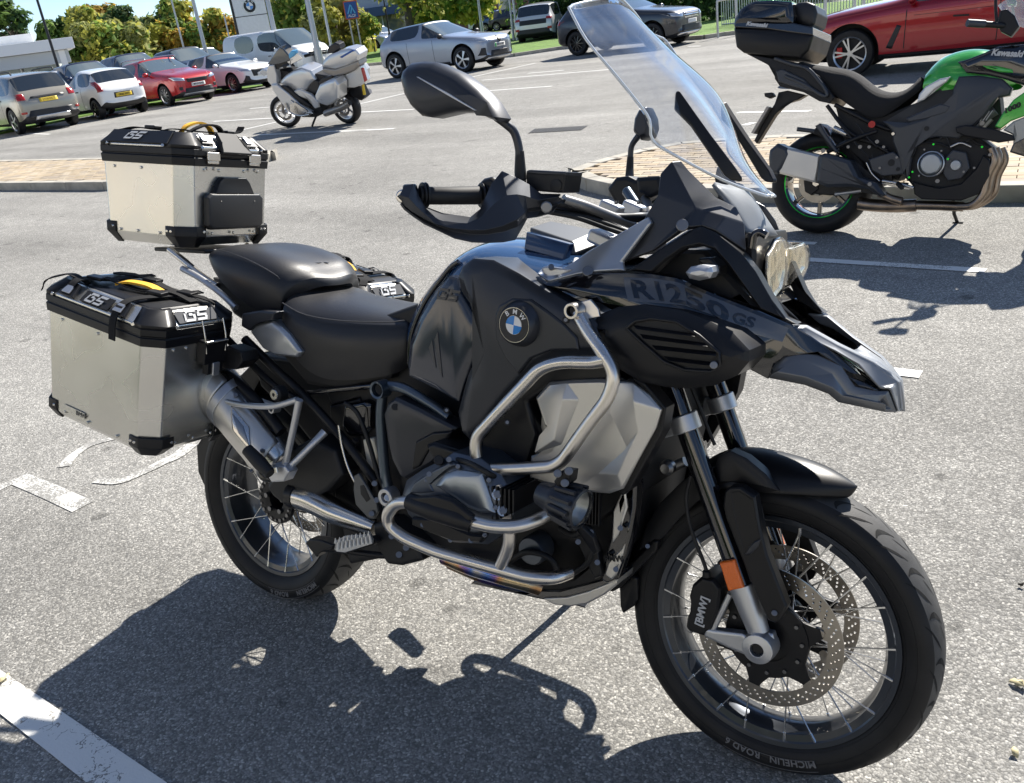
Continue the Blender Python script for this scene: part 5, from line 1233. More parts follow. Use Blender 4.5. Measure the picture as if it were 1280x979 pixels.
# ================================================================ ground
def asphalt():
    m, n, b = nodes('asphalt'); lk = n.links.new; b.inputs['Roughness'].default_value = .82; b.inputs['Specular IOR Level'].default_value = .12
    t = n.nodes.new('ShaderNodeTexCoord')
    v = n.nodes.new('ShaderNodeTexVoronoi'); v.inputs['Scale'].default_value = 165; v.inputs['Randomness'].default_value = 1
    wn = n.nodes.new('ShaderNodeTexNoise'); wn.inputs['Scale'].default_value = 60; wn.inputs['Detail'].default_value = 2
    add = n.nodes.new('ShaderNodeVectorMath'); add.operation = 'MULTIPLY_ADD'; add.inputs[1].default_value = (.012, .012, .012)
    lk(t.outputs['Object'], wn.inputs['Vector']); lk(wn.outputs['Color'], add.inputs[0]); lk(t.outputs['Object'], add.inputs[2]); lk(add.outputs[0], v.inputs['Vector'])
    sp = n.nodes.new('ShaderNodeSeparateColor'); lk(v.outputs['Color'], sp.inputs[0])
    c = n.nodes.new('ShaderNodeValToRGB'); e = c.color_ramp.elements
    e[0].position = 0; e[0].color = (.17, .167, .158, 1); e[1].position = 1; e[1].color = (.62, .60, .55, 1)
    for p, q in ((.35, (.27, .262, .24, 1)), (.75, (.36, .352, .33, 1)), (.92, (.47, .455, .42, 1))):
        x = e.new(p); x.color = q
    lk(sp.outputs[0], c.inputs[0])
    # fine sand between the chips
    f = n.nodes.new('ShaderNodeTexNoise'); f.inputs['Scale'].default_value = 420; f.inputs['Detail'].default_value = 3
    lk(t.outputs['Object'], f.inputs['Vector'])
    mort = n.nodes.new('ShaderNodeMapRange'); mort.inputs[1].default_value = .0030; mort.inputs[2].default_value = .0050
    v2 = n.nodes.new('ShaderNodeMath'); v2.operation = 'DIVIDE'; v2.inputs[1].default_value = 165
    lk(v.outputs['Distance'], v2.inputs[0]); lk(v2.outputs[0], mort.inputs[0])
    mx1 = n.nodes.new('ShaderNodeMix'); mx1.data_type = 'RGBA'; mx1.inputs[7].default_value = (.185, .182, .172, 1)
    lk(mort.outputs[0], mx1.inputs[0]); lk(c.outputs[0], mx1.inputs[6])
    # broad wear: lighter tracks, darker oily patches
    w1 = n.nodes.new('ShaderNodeTexNoise'); w1.inputs['Scale'].default_value = .35; w1.inputs['Detail'].default_value = 7; w1.inputs['Roughness'].default_value = .6
    lk(t.outputs['Object'], w1.inputs['Vector'])
    mr = n.nodes.new('ShaderNodeMapRange'); mr.inputs[1].default_value = .3; mr.inputs[2].default_value = .7; mr.inputs[3].default_value = .78; mr.inputs[4].default_value = 1.16
    lk(w1.outputs['Fac'], mr.inputs[0])
    w2 = n.nodes.new('ShaderNodeTexNoise'); w2.inputs['Scale'].default_value = 7; w2.inputs['Detail'].default_value = 5
    lk(t.outputs['Object'], w2.inputs['Vector'])
    mr2 = n.nodes.new('ShaderNodeMapRange'); mr2.inputs[1].default_value = .3; mr2.inputs[2].default_value = .7; mr2.inputs[3].default_value = .92; mr2.inputs[4].default_value = 1.07
    lk(w2.outputs['Fac'], mr2.inputs[0])
    ml = n.nodes.new('ShaderNodeMath'); ml.operation = 'MULTIPLY'; lk(mr.outputs[0], ml.inputs[0]); lk(mr2.outputs[0], ml.inputs[1])
    fm = n.nodes.new('ShaderNodeMapRange'); fm.inputs[1].default_value = .3; fm.inputs[2].default_value = .7; fm.inputs[3].default_value = .8; fm.inputs[4].default_value = 1.2
    st1 = n.nodes.new('ShaderNodeTexNoise'); st1.inputs['Scale'].default_value = 2.3; st1.inputs['Detail'].default_value = 4; lk(t.outputs['Object'], st1.inputs['Vector'])
    sm1 = n.nodes.new('ShaderNodeMapRange'); sm1.inputs[1].default_value = .68; sm1.inputs[2].default_value = .76; sm1.inputs[3].default_value = 1; sm1.inputs[4].default_value = .66; lk(st1.outputs['Fac'], sm1.inputs[0])
    st2 = n.nodes.new('ShaderNodeMath'); st2.operation = 'MULTIPLY'; lk(ml.outputs[0], st2.inputs[0]); lk(sm1.outputs[0], st2.inputs[1]); ml = st2
    def factor(node):
        global_ml = n.nodes.new('ShaderNodeMath'); global_ml.operation = 'MULTIPLY'; lk(ml.outputs[0], global_ml.inputs[0]); lk(node.outputs[0], global_ml.inputs[1]); return global_ml
    # drips: small round dark spots, a few per square metre
    dv = n.nodes.new('ShaderNodeTexVoronoi'); dv.inputs['Scale'].default_value = 5.5; lk(add.outputs[0], dv.inputs['Vector']); ds = n.nodes.new('ShaderNodeSeparateColor'); lk(dv.outputs['Color'], ds.inputs[0])
    dr = n.nodes.new('ShaderNodeMath'); dr.operation = 'MULTIPLY_ADD'; dr.inputs[1].default_value = .55; dr.inputs[2].default_value = -.36; lk(ds.outputs[0], dr.inputs[0])
    dd = n.nodes.new('ShaderNodeMath'); dd.operation = 'SUBTRACT'; lk(dv.outputs['Distance'], dd.inputs[0]); lk(dr.outputs[0], dd.inputs[1])
    dm = n.nodes.new('ShaderNodeMapRange'); dm.inputs[1].default_value = -.03; dm.inputs[2].default_value = .05; dm.inputs[3].default_value = .62; dm.inputs[4].default_value = 1; lk(dd.outputs[0], dm.inputs[0]); ml = factor(dm)
    # hairline cracks and laying seams
    cv = n.nodes.new('ShaderNodeTexVoronoi'); cv.feature = 'DISTANCE_TO_EDGE'; cv.inputs['Scale'].default_value = .33
    cn = n.nodes.new('ShaderNodeTexNoise'); cn.inputs['Scale'].default_value = 1.7; cn.inputs['Detail'].default_value = 8; lk(t.outputs['Object'], cn.inputs['Vector'])
    ca = n.nodes.new('ShaderNodeVectorMath'); ca.operation = 'MULTIPLY_ADD'; ca.inputs[1].default_value = (.8, .8, .8); lk(cn.outputs['Color'], ca.inputs[0]); lk(t.outputs['Object'], ca.inputs[2]); lk(ca.outputs[0], cv.inputs['Vector'])
    cm = n.nodes.new('ShaderNodeMapRange'); cm.inputs[1].default_value = .0008; cm.inputs[2].default_value = .0035; cm.inputs[3].default_value = .84; cm.inputs[4].default_value = 1; lk(cv.outputs['Distance'], cm.inputs[0])
    cmask = n.nodes.new('ShaderNodeMath'); cmask.operation = 'MAXIMUM'; cg = n.nodes.new('ShaderNodeMapRange'); cg.inputs[1].default_value = .48; cg.inputs[2].default_value = .56; cg.inputs[3].default_value = 1; cg.inputs[4].default_value = 0; lk(w1.outputs['Fac'], cg.inputs[0]); lk(cg.outputs[0], cmask.inputs[0]); lk(cm.outputs[0], cmask.inputs[1]); ml = factor(cmask)
    # rubbered wheel tracks along the driving lane
    tm = n.nodes.new('ShaderNodeMapping'); tm.inputs['Scale'].default_value = (.05, .9, 1); tm.inputs['Rotation'].default_value = (0, 0, .12); lk(t.outputs['Object'], tm.inputs[0])
    tn = n.nodes.new('ShaderNodeTexNoise'); tn.inputs['Scale'].default_value = 1; tn.inputs['Detail'].default_value = 5; lk(tm.outputs[0], tn.inputs['Vector'])
    tr_ = n.nodes.new('ShaderNodeMapRange'); tr_.inputs[1].default_value = .40; tr_.inputs[2].default_value = .62; tr_.inputs[3].default_value = 1.05; tr_.inputs[4].default_value = .84; lk(tn.outputs['Fac'], tr_.inputs[0]); ml = factor(tr_)
    lk(f.outputs['Fac'], fm.inputs[0]); ml2 = n.nodes.new('ShaderNodeMath'); ml2.operation = 'MULTIPLY'; lk(ml.outputs[0], ml2.inputs[0]); lk(fm.outputs[0], ml2.inputs[1])
    vm = n.nodes.new('ShaderNodeVectorMath'); vm.operation = 'SCALE'; lk(mx1.outputs[2], vm.inputs[0]); lk(ml2.outputs[0], vm.inputs['Scale']); lk(vm.outputs[0], b.inputs['Base Color'])
    # relief
    inv = n.nodes.new('ShaderNodeMath'); inv.operation = 'MULTIPLY'; inv.inputs[1].default_value = -1; lk(v.outputs['Distance'], inv.inputs[0])
    tilt = n.nodes.new('ShaderNodeMath'); tilt.operation = 'MULTIPLY_ADD'; tilt.inputs[1].default_value = .5; lk(sp.outputs[1], tilt.inputs[0]); lk(inv.outputs[0], tilt.inputs[2])
    h2 = n.nodes.new('ShaderNodeMath'); h2.operation = 'MULTIPLY_ADD'; h2.inputs[1].default_value = .5; lk(f.outputs['Fac'], h2.inputs[0]); lk(tilt.outputs[0], h2.inputs[2])
    bp = n.nodes.new('ShaderNodeBump'); bp.inputs['Strength'].default_value = .5; bp.inputs['Distance'].default_value = .0035
    lk(h2.outputs[0], bp.inputs['Height']); lk(bp.outputs[0], b.inputs['Normal']); MAT['asphalt'] = m
asphalt()
def paint(name='road_paint', thr=.37, base=(.74, .735, .70, 1)):
    m, n, b = nodes(name); lk = n.links.new; b.inputs['Roughness'].default_value = .6
    t = n.nodes.new('ShaderNodeTexCoord')
    v = n.nodes.new('ShaderNodeTexVoronoi'); v.feature = 'DISTANCE_TO_EDGE'; v.inputs['Scale'].default_value = 13
    wn = n.nodes.new('ShaderNodeTexNoise'); wn.inputs['Scale'].default_value = 12; wn.inputs['Detail'].default_value = 4
    add = n.nodes.new('ShaderNodeVectorMath'); add.operation = 'MULTIPLY_ADD'; add.inputs[1].default_value = (.12, .12, .12)
    lk(t.outputs['Object'], wn.inputs['Vector']); lk(wn.outputs['Color'], add.inputs[0]); lk(t.outputs['Object'], add.inputs[2]); lk(add.outputs[0], v.inputs['Vector'])
    a = n.nodes.new('ShaderNodeMath'); a.operation = 'LESS_THAN'; a.inputs[1].default_value = .012; lk(v.outputs['Distance'], a.inputs[0])
    z = n.nodes.new('ShaderNodeTexNoise'); z.inputs['Scale'].default_value = 130; z.inputs['Detail'].default_value = 3; lk(t.outputs['Object'], z.inputs['Vector'])
    z3 = n.nodes.new('ShaderNodeTexNoise'); z3.inputs['Scale'].default_value = 5; z3.inputs['Detail'].default_value = 3; lk(t.outputs['Object'], z3.inputs['Vector'])
    g = n.nodes.new('ShaderNodeMath'); g.operation = 'MULTIPLY'; lk(z.outputs['Fac'], g.inputs[0]); lk(z3.outputs['Fac'], g.inputs[1])
    gt = n.nodes.new('ShaderNodeMath'); gt.operation = 'GREATER_THAN'; gt.inputs[1].default_value = thr; lk(g.outputs[0], gt.inputs[0])
    crk = n.nodes.new('ShaderNodeMath'); crk.operation = 'MULTIPLY'; lk(a.outputs[0], crk.inputs[0])
    sel = n.nodes.new('ShaderNodeMath'); sel.operation = 'GREATER_THAN'; sel.inputs[1].default_value = .53; lk(z3.outputs['Fac'], sel.inputs[0]); lk(sel.outputs[0], crk.inputs[1])
    mxx = n.nodes.new('ShaderNodeMath'); mxx.operation = 'MAXIMUM'; lk(crk.outputs[0], mxx.inputs[0]); lk(gt.outputs[0], mxx.inputs[1])
    m1 = n.nodes.new('ShaderNodeMix'); m1.data_type = 'RGBA'; m1.inputs[6].default_value = base; m1.inputs[7].default_value = (.27, .262, .24, 1)
    lk(mxx.outputs[0], m1.inputs[0]); lk(m1.outputs[2], b.inputs['Base Color'])
    bp = n.nodes.new('ShaderNodeBump'); bp.inputs['Strength'].default_value = .5; bp.inputs['Distance'].default_value = .002; lk(z.outputs['Fac'], bp.inputs['Height']); lk(bp.outputs[0], b.inputs['Normal'])
    MAT[name] = m
paint(); paint('worn_paint', .27, (.60, .59, .55, 1))
mat('kerb_stone', (.40, .375, .32), .85, bump=(160, .4, .002), var=.22, vs=5)
mat('grass', (.13, .24, .035), .9, bump=(90, .9, .03), var=.35, vs=3)
def sheetz(name, pl, z, m, kind='structure', thick=0):
    bm = bmesh.new(); vs = [bm.verts.new((p[0], p[1], z)) for p in pl]; f = bm.faces.new(vs)
    if f.normal.z < 0: f.normal_flip()
    if thick:
        r_ = bmesh.ops.extrude_face_region(bm, geom=[f]); bmesh.ops.translate(bm, vec=(0, 0, -thick), verts=[v for v in r_['geom'] if isinstance(v, bmesh.types.BMVert)])
    bmesh.ops.triangulate(bm, faces=[f for f in bm.faces if len(f.verts) > 4])
    o = finish(bm, name, m, None, 30); o['kind'] = kind; return o
g_ = sheetz('ground', [(-900, -900), (900, -900), (900, 900), (-900, 900)], 0, 'asphalt')
lines = []
def line(a, b, w, z=.004):
    a = G(*a); b = G(*b); d = (b - a); d.z = 0; nrm = V(-d.y, d.x, 0).normalized() * w / 2
    o = sheetz('painted_line', [a + nrm, b + nrm, b - nrm, a - nrm], z, 'road_paint'); return o
# the broad bay line in the foreground (traced on the ground)
sheetz('painted_line', [G(-120, 770), G(0, 838), G(208, 979), G(330, 1075), G(230, 1075), G(108, 979), G(0, 893), G(-120, 820)], .004, 'road_paint')
# painted symbol beside the left case
RZ = [.0020]
def ribbon(pts_, w, z=.004):
    RZ[0] += .0004; z = RZ[0]
    L = catmull([G(*p) for p in pts_], 6) if len(pts_) > 2 else [G(*p) for p in pts_]
    ws_ = w if isinstance(w, (list, tuple)) else (w, w); a_, b_ = [], []
    for i, p in enumerate(L):
        d = L[min(i + 1, len(L) - 1)] - L[max(i - 1, 0)]; n_ = V(-d.y, d.x, 0).normalized() * (ws_[0] + (ws_[1] - ws_[0]) * i / (len(L) - 1)) / 2
        a_.append(p + n_); b_.append(p - n_)
    return sheetz('painted_symbol', a_ + b_[::-1], z, 'worn_paint')
ribbon([(-60, 650), (-20, 620), (0, 610), (22, 600)], .055); ribbon([(22, 598), (60, 614), (104, 634)], .09)
ribbon([(80, 584), (92, 570), (112, 557), (136, 550), (160, 546)], (.06, .03)); ribbon([(120, 601), (150, 602), (180, 590), (205, 578), (222, 570), (240, 556)], (.045, .07))
ribbon([(300, 470), (318, 462), (332, 458)], .06); ribbon([(340, 560), (360, 540), (420, 520)], .05)
# bay lines on the right and beyond
line((1008, 325), (1232, 339), .075); line((1090, 462), (1151, 469), .075); line((975, 303), (1020, 305), .06)
for a, b, w in (((312, 136), (352, 133), .1), ((267, 152), (358, 147), .1), ((297, 164), (358, 150), .1), ((322, 169), (460, 162.5), .1), ((450, 130), (506, 117), .1), ((441, 141), (518, 137), .1), ((424, 165), (493, 161), .1),
                ((583, 98), (670, 79), .1), ((603, 100.5), (764, 87), .1), ((607, 114), (690, 108), .1), ((660, 92), (705, 88), .1), ((860, 58.3), (876, 57.7), .1), ((922, 141), (1013, 139), .1), ((930, 157), (942, 153.6), .1), ((30, 167), (62, 168), .1)):
    line(a, b, w)
# drain grating patch in the roadway
bm = bmesh.new()
for i in range(16):
    a = G(662 + i * 4.2, 167 - i * .25); b = G(670 + i * 4.2, 161.5 - i * .25); c0 = (a + b) / 2; d = (b - a); ang = math.atan2(d.y, d.x)
    prim(bm, 'box', Matrix.Translation((c0.x, c0.y, .005)) @ Matrix.Rotation(ang, 4, 'Z') @ Matrix.Diagonal((d.length, .035, .004, 1)))
gr = finish(bm, 'drain_grating', 'deep_black', None, 30); tag(gr, 'worn dark drain grating set flush in the car park roadway', 'drain')
# ---- block-paved islands with kerbs
mat('paving_block', (.42, .335, .225), .85, bump=(120, .5, .002), var=.16, vs=2)
mat('paving_block_pale', (.46, .385, .28), .85, bump=(120, .5, .002), var=.16, vs=2)
mat('paving_block_grey', (.36, .30, .23), .85, bump=(120, .5, .002), var=.16, vs=2)
mat('joint_sand', (.30, .25, .18), .95)
def inside(p, poly):
    c = False; n = len(poly)
    for i in range(n):
        a, b = poly[i], poly[(i + 1) % n]
        if (a[1] > p[1]) != (b[1] > p[1]) and p[0] < (b[0] - a[0]) * (p[1] - a[1]) / (b[1] - a[1]) + a[0]: c = not c
    return c
def off_poly(P, d):
    Q = [V(p[0], 0, p[1]) for p in P]; of = inset2d(Q, d); return [(p[0] + o.x, p[1] + o.y) for p, o in zip(P, of)]
def island(label_, outline, ang, nearest, maxn=300):
    h = .115
    base = sheetz('paved_island', off_poly(outline, .10), h - .028, 'joint_sand', 'structure', h - .03)
    # kerb stones
    inner = off_poly(outline, .14); peri = 0; n = len(outline)
    for i in range(n):
        a, b = Vector(outline[i]), Vector(outline[(i + 1) % n]); c_, d_ = Vector(inner[i]), Vector(inner[(i + 1) % n]); l = (b - a).length; k = max(1, round(l / .9))
        for j in range(k):
            t0, t1 = j / k + .004 / l, (j + 1) / k - .004 / l
            q = [a + (b - a) * t0, a + (b - a) * t1, c_ + (d_ - c_) * t1, c_ + (d_ - c_) * t0]
            bm = bmesh.new(); lo = [bm.verts.new((*p, -.01)) for p in q]; hi = [bm.verts.new((*p, h)) for p in q]
            for s in range(4): bm.faces.new((lo[s], lo[(s + 1) % 4], hi[(s + 1) % 4], hi[s]))
            bm.faces.new(hi); kb = finish(bm, 'kerb_stone', 'kerb_stone', base, 30, .012)
    # blocks 200 x 100
    inner2 = off_poly(outline, .15); bw, bh = .20, .10; ca, sa = math.cos(ang), math.sin(ang)
    cx = sum(p[0] for p in outline) / n; cy = sum(p[1] for p in outline) / n; cells = []
    R0 = max(math.hypot(p[0] - cx, p[1] - cy) for p in outline)
    N = int(R0 / bh) + 2
    for r_ in range(-N, N):
        for c__ in range(-N // 2 - 1, N // 2 + 2):
            lx = (c__ + (.5 if r_ % 2 else 0)) * bw; ly = r_ * bh; x = cx + lx * ca - ly * sa; y = cy + lx * sa + ly * ca
            if inside((x, y), inner2): cells.append((math.hypot(x - nearest[0], y - nearest[1]), x, y))
    cells.sort(); mes = []
    for mn in ('paving_block', 'paving_block_pale', 'paving_block_grey'):
        bm = bmesh.new(); prim(bm, 'box', Matrix.Diagonal((bw - .006, bh - .006, .05, 1))); bmesh.ops.bevel(bm, geom=[e for e in bm.edges if all(v.co.z > 0 for v in e.verts)], offset=.005, segments=1, affect='EDGES')
        me = bpy.data.meshes.new('paving_block'); bm.to_mesh(me); bm.free(); me.materials.append(MAT[mn]); mes.append(me)
    far = [bmesh.new() for _ in mes]
    rr = random.Random(3)
    for i, (d, x, y) in enumerate(cells):
        if d > 16: break
        k = rr.choices((0, 1, 2), (6, 3, 3))[0]; z = h - .030 + rr.uniform(-.0015, .0015)
        if i < maxn:
            o = bpy.data.objects.new('paving_block', mes[k]); COL.objects.link(o); o.parent = base; o.location = (x, y, z); o.rotation_euler = (rr.uniform(-.01, .01), rr.uniform(-.01, .01), ang)
        else:
            prim(far[k], 'box', Matrix.Translation((x, y, z)) @ Matrix.Rotation(ang, 4, 'Z') @ Matrix.Diagonal((bw - .006, bh - .006, .05, 1)))
    for k, bm in enumerate(far):
        if len(bm.faces):
            o = finish(bm, 'far_paving', mes[k].materials[0], base, 0); o['kind'] = 'stuff'
        else: bm.free()
    return base
H_ = .115
def Gk(u, v): q = G(u, v, H_); return (q.x, q.y)
def Gg(u, v): q = G(u, v); return (q.x, q.y)
rp = [Gg(1280, 250), Gg(1050, 252)]
isl = [Gg(1420, 252), Gg(1190, 254), Gg(1050, 254), Gg(900, 254), Gg(800, 251), Gg(762, 246), Gg(733, 239), Gg(718, 232), Gg(711, 225)] + [Gk(714, 211), Gk(735, 203), Gk(760, 196), Gk(800, 186), Gk(850, 177), Gk(910, 172), Gk(980, 168), Gk(1100, 166), Gk(1300, 166), Gk(1420, 166)]
island('right', isl, R(4), (-1.6, 5.9))
isr = [Gg(-160, 239), Gg(0, 238), Gg(130, 238), Gg(230, 230), Gg(300, 215), Gg(338, 202), Gg(348, 195)] + [Gk(340, 188), Gk(300, 188), Gk(130, 197), Gk(0, 200), Gk(-160, 205)]
island('left', isr, R(8), (-9.6, 6.2))
# ================================================================ cars
from mathutils.bvhtree import BVHTree
def carpaint(name, col, metal=.5): mat(name, col, .32, metal=metal, coat=1.0, cr=.10)
carpaint('paint_beige', (.36, .33, .27), .45); carpaint('paint_white', (.84, .84, .82), 0); carpaint('paint_red', (.42, .008, .014), .3); mat('paint_deep_red', (.30, .003, .012), .30, metal=.5, coat=1.0, cr=.03)
carpaint('paint_grey_blue', (.34, .37, .42), .5); carpaint('paint_graphite', (.025, .028, .035), .5); carpaint('paint_navy', (.008, .015, .05), .4); carpaint('paint_pearl', (.62, .63, .65), .3); carpaint('paint_blue', (.02, .10, .28), .3)
mat('car_trim', (.018, .018, .02), .5); mat('car_glass', (.02, .026, .032), .05, coat=.6, spec=.9); mat('windscreen_glass', (.10, .13, .14), .06, coat=.8, spec=.9)
mat('tail_lamp', (.35, .01, .01), .15, coat=.8); mat('head_lamp', (.55, .58, .62), .1, metal=.6, coat=1); mat('plate_yellow', (.70, .50, .04), .45); mat('plate_white', (.70, .70, .68), .45)
mat('alloy', (.55, .56, .58), .28, metal=.9); mat('black_alloy', (.015, .015, .016), .25, coat=.5); mat('chrome', (.75, .75, .76), .12, metal=1); mat('caliper_red', (.5, .01, .01), .4)
def rim(parent, r_, y, side, style, c):
    n, w, m = style; bm = bmesh.new()
    for i in range(n):
        a = 2 * PI * i / n
        for s in ((-1, 1) if w < 0 else (0,)):
            q = abs(w)
            P = [(.10, a - .5), (.10, a + .5), (.93, a + s * .16 + q), (.93, a + s * .16 - q)]
            v = [bm.verts.new(c + V(r_ * rr * math.cos(t), y + side * (.010 if rr < .5 else .0), r_ * rr * math.sin(t))) for rr, t in P]; b = [bm.verts.new(x.co - V(0, side * .025, 0)) for x in v]
            bm.faces.new(v); bm.faces.new(b[::-1])
            for k in range(4): bm.faces.new((v[k], v[(k + 1) % 4], b[(k + 1) % 4], b[k]))
    finish(bm, 'rim', m, parent, 30)
def car_wheels(root, wb, tr, r_, style, d0=0):
    out = []
    for x in (0, wb):
        for s in (-1, 1):
            c = V(x, s * tr, r_); w_ = .105
            t = lathe('wheel', [(r_ * .70, -w_), (r_ * .78, -w_ - .004), (r_ * .93, -w_ + .004), (r_, -w_ + .035), (r_, w_ - .035), (r_ * .93, w_ - .004), (r_ * .78, w_ + .004), (r_ * .70, w_)], 'tyre_rubber', root, 'y', c, 32, False, 40)
            lathe('brake_backing', [(0, s * .02), (r_ * .70, s * .02)], 'deep_black', t, 'y', c, 24)
            lathe('rim_ring', [(r_ * .64, s * .085), (r_ * .70, s * .100), (r_ * .71, s * .06), (r_ * .66, s * .03)], style[2], t, 'y', c, 32, True, 40)
            rim(t, r_ * .70, s * .085, s, style, c)
            lathe('hub_cap', [(0, s * .098), (r_ * .12, s * .096), (r_ * .13, s * .07)], style[2], t, 'y', c, 12)
    return out
def ring_pts(s):
    x, zl, zb, zt, w, wt = s[:6]; cr = s[6] if len(s) > 6 else .02
    R_ = [(0, zl), (w * .86, zl), (w * .975, zl + .10), (w, zl + (zb - zl) * .5), (w * .985, zb - .07), (w * .95, zb), (wt, zt - (.045 if zt - zb > .2 else .012)), (wt * .82, zt), (0, zt + cr)]
    return [(x, y, z) for y, z in R_] + [(x, -y, z) for y, z in R_[-2:0:-1]]
def make_car(name, label, cat, pos, yaw, wb, tr, r_, st, glass, paint, roof_paint=None, style=(5, .1, 'alloy'), patches=(), group=None, extra=None, arch='car_trim', z=0):
    """origin: rear axle on the ground; st: stations front to rear; glass: {(i,row): material}"""
    root = thing(name, label, cat, loc=(pos[0], pos[1], z), rz=yaw, group=group)
    ms = [paint, 'car_glass', 'windscreen_glass', 'car_trim', roof_paint or paint, 'deep_black']
    bm = bmesh.new(); rings = [[bm.verts.new(p) for p in ring_pts(s)] for s in st]; n = len(rings[0])
    cl = bm.edges.layers.float.new('crease_edge')
    for i in range(len(st) - 1):
        for j in range(n):
            f = bm.faces.new((rings[i][j], rings[i][(j + 1) % n], rings[i + 1][(j + 1) % n], rings[i + 1][j])); jj = j if j < 8 else 15 - j
            f.material_index = glass.get((i, jj), 3 if jj in (0, 1) else (4 if jj >= 6 and roof_paint and st[i][3] - st[i][2] > .25 else 0))
    for rg_, rev in ((rings[0], False), (rings[-1], True)):
        for j in range(8):
            q = [rg_[j], rg_[j + 1], rg_[(n - j - 1) % n], rg_[(n - j) % n]]
            q = list(dict.fromkeys(q))
            if len(q) > 2: bm.faces.new(q if rev else q[::-1]).material_index = 3 if j < 1 else 0
    for e in bm.edges:
        if len(e.link_faces) == 2 and e.link_faces[0].material_index != e.link_faces[1].material_index: e[cl] = .95
    bmesh.ops.recalc_face_normals(bm, faces=bm.faces)
    me = bpy.data.meshes.new('tmp'); bm.to_mesh(me); bm.free()
    for m_ in ms: me.materials.append(MAT[m_])
    o = bpy.data.objects.new('tmp', me); COL.objects.link(o); o.modifiers.new('s', 'SUBSURF').levels = 2
    cuts = []
    for x in (0, wb):
        for s in (-1, 1):
            b2 = bmesh.new(); prim(b2, 'cyl', Matrix.Translation((x, s * (tr + .02), r_ + .01)) @ Matrix.Rotation(PI / 2, 4, 'X'), r=r_ + .065, d=.46, n=40)
            for f in b2.faces: f.material_index = 5
            m2 = bpy.data.meshes.new('c'); b2.to_mesh(m2); b2.free()
            for m_ in ms: m2.materials.append(MAT[m_])
            c = bpy.data.objects.new('c', m2); COL.objects.link(c); cuts.append(c)
            md = o.modifiers.new('b', 'BOOLEAN'); md.object = c; md.operation = 'DIFFERENCE'; md.solver = 'EXACT'
    dg = bpy.context.evaluated_depsgraph_get(); full = bpy.data.meshes.new_from_object(o.evaluated_get(dg))
    for c in cuts + [o]: bpy.data.objects.remove(c)
    bm = bmesh.new(); bm.from_mesh(full); tree = BVHTree.FromBMesh(bm); bm.free()
    body = None
    for k, nm in ((0, 'body'), (1, 'side_glass'), (2, 'windscreen'), (3, 'lower_trim'), (4, 'roof'), (5, 'wheel_arch')):
        bm = bmesh.new(); bm.from_mesh(full)
        bmesh.ops.delete(bm, geom=[f for f in bm.faces if f.material_index != k], context='FACES')
        if not len(bm.faces): bm.free(); continue
        for f in bm.faces: f.material_index = 0
        m2 = bpy.data.meshes.new(nm); bm.to_mesh(m2); bm.free(); m2.polygons.foreach_set('use_smooth', [True] * len(m2.polygons)); m2.set_sharp_from_angle(angle=R(32))
        if k in (1, 2, 5):      # each pane and each arch its own object
            bm = bmesh.new(); bm.from_mesh(m2); left = set(bm.verts); groups = []
            while left:
                sd0 = left.pop(); st_ = [sd0]; isl_ = {sd0}
                while st_:
                    for e in st_.pop().link_edges:
                        for w_ in e.verts:
                            if w_ in left: left.discard(w_); isl_.add(w_); st_.append(w_)
                groups.append({v.index for v in isl_})
            bm.free()
            for gset in groups:
                if len(gset) < 8: continue
                b3 = bmesh.new(); b3.from_mesh(m2); b3.verts.ensure_lookup_table()
                bmesh.ops.delete(b3, geom=[v for v in b3.verts if v.index not in gset], context='VERTS')
                m3_ = bpy.data.meshes.new(nm); b3.to_mesh(m3_); b3.free(); link(nm, m3_, root, ms[k])
            continue
        ob = link(nm, m2, root, ms[k])
        if k == 0: body = ob
    def hit(d, a, b):
        if d == 'F': o_, v = V(9, a, b), V(-1, 0, 0)
        elif d == 'B': o_, v = V(-9, a, b), V(1, 0, 0)
        elif d == 'R': o_, v = V(a, -5, b), V(0, 1, 0)
        elif d == 'L': o_, v = V(a, 5, b), V(0, -1, 0)
        else: o_, v = V(a, b, 5), V(0, 0, -1)
        h = tree.ray_cast(o_, v); return (h[0], -v) if h[0] is not None else (None, None)
    for P in patches:
        nm, d, q, m_, lift = P[:5]
        bm = bmesh.new(); N = 8; g = []
        q = [Vector(a) for a in q]; ok = True
        for i in range(N + 1):
            row = []
            for j in range(N + 1):
                u, v = i / N, j / N; p = (q[0] * (1 - u) + q[1] * u) * (1 - v) + (q[3] * (1 - u) + q[2] * u) * v
                h, nv = hit(d, p.x, p.y)
                row.append(None if h is None else (h + nv * lift))
            g.append(row)
        vs = [[bm.verts.new(p) if p is not None else None for p in r__] for r__ in g]
        for i in range(N):
            for j in range(N):
                c4 = (vs[i][j], vs[i + 1][j], vs[i + 1][j + 1], vs[i][j + 1])
                if all(c4) and max((a.co - b.co).length for a in c4 for b in c4) < .5: bm.faces.new(c4)
        if len(bm.faces):
            ob = finish(bm, nm, m_, body if len(P) < 6 else root, 40); so2 = ob.modifiers.new('shell', 'SOLIDIFY'); so2.thickness = lift + .004; so2.offset = -1
        else: bm.free()
    car_wheels(root, wb, tr, r_, style)
    # door mirrors
    xm, zm, wm = extra['mirror'] if extra and 'mirror' in extra else (wb * .72, st[0][2] + .25, st[3][4])
    for s in (-1, 1):
        bm = bmesh.new(); prim(bm, 'sph', Matrix.Translation((xm, s * (wm + .08), zm)) @ Matrix.Diagonal((.6, 1.15, .75, 1)), r=.10, n=12, n2=8)
        mo = finish(bm, 'door_mirror', extra.get('mpaint', paint) if extra else paint, root, 60)
        cyl('mirror_arm', V(xm + .01, s * (wm - .06), zm - .05), V(xm, s * (wm + .06), zm - .02), .022, 'car_trim', mo, n=8)
    return root, tree, hit
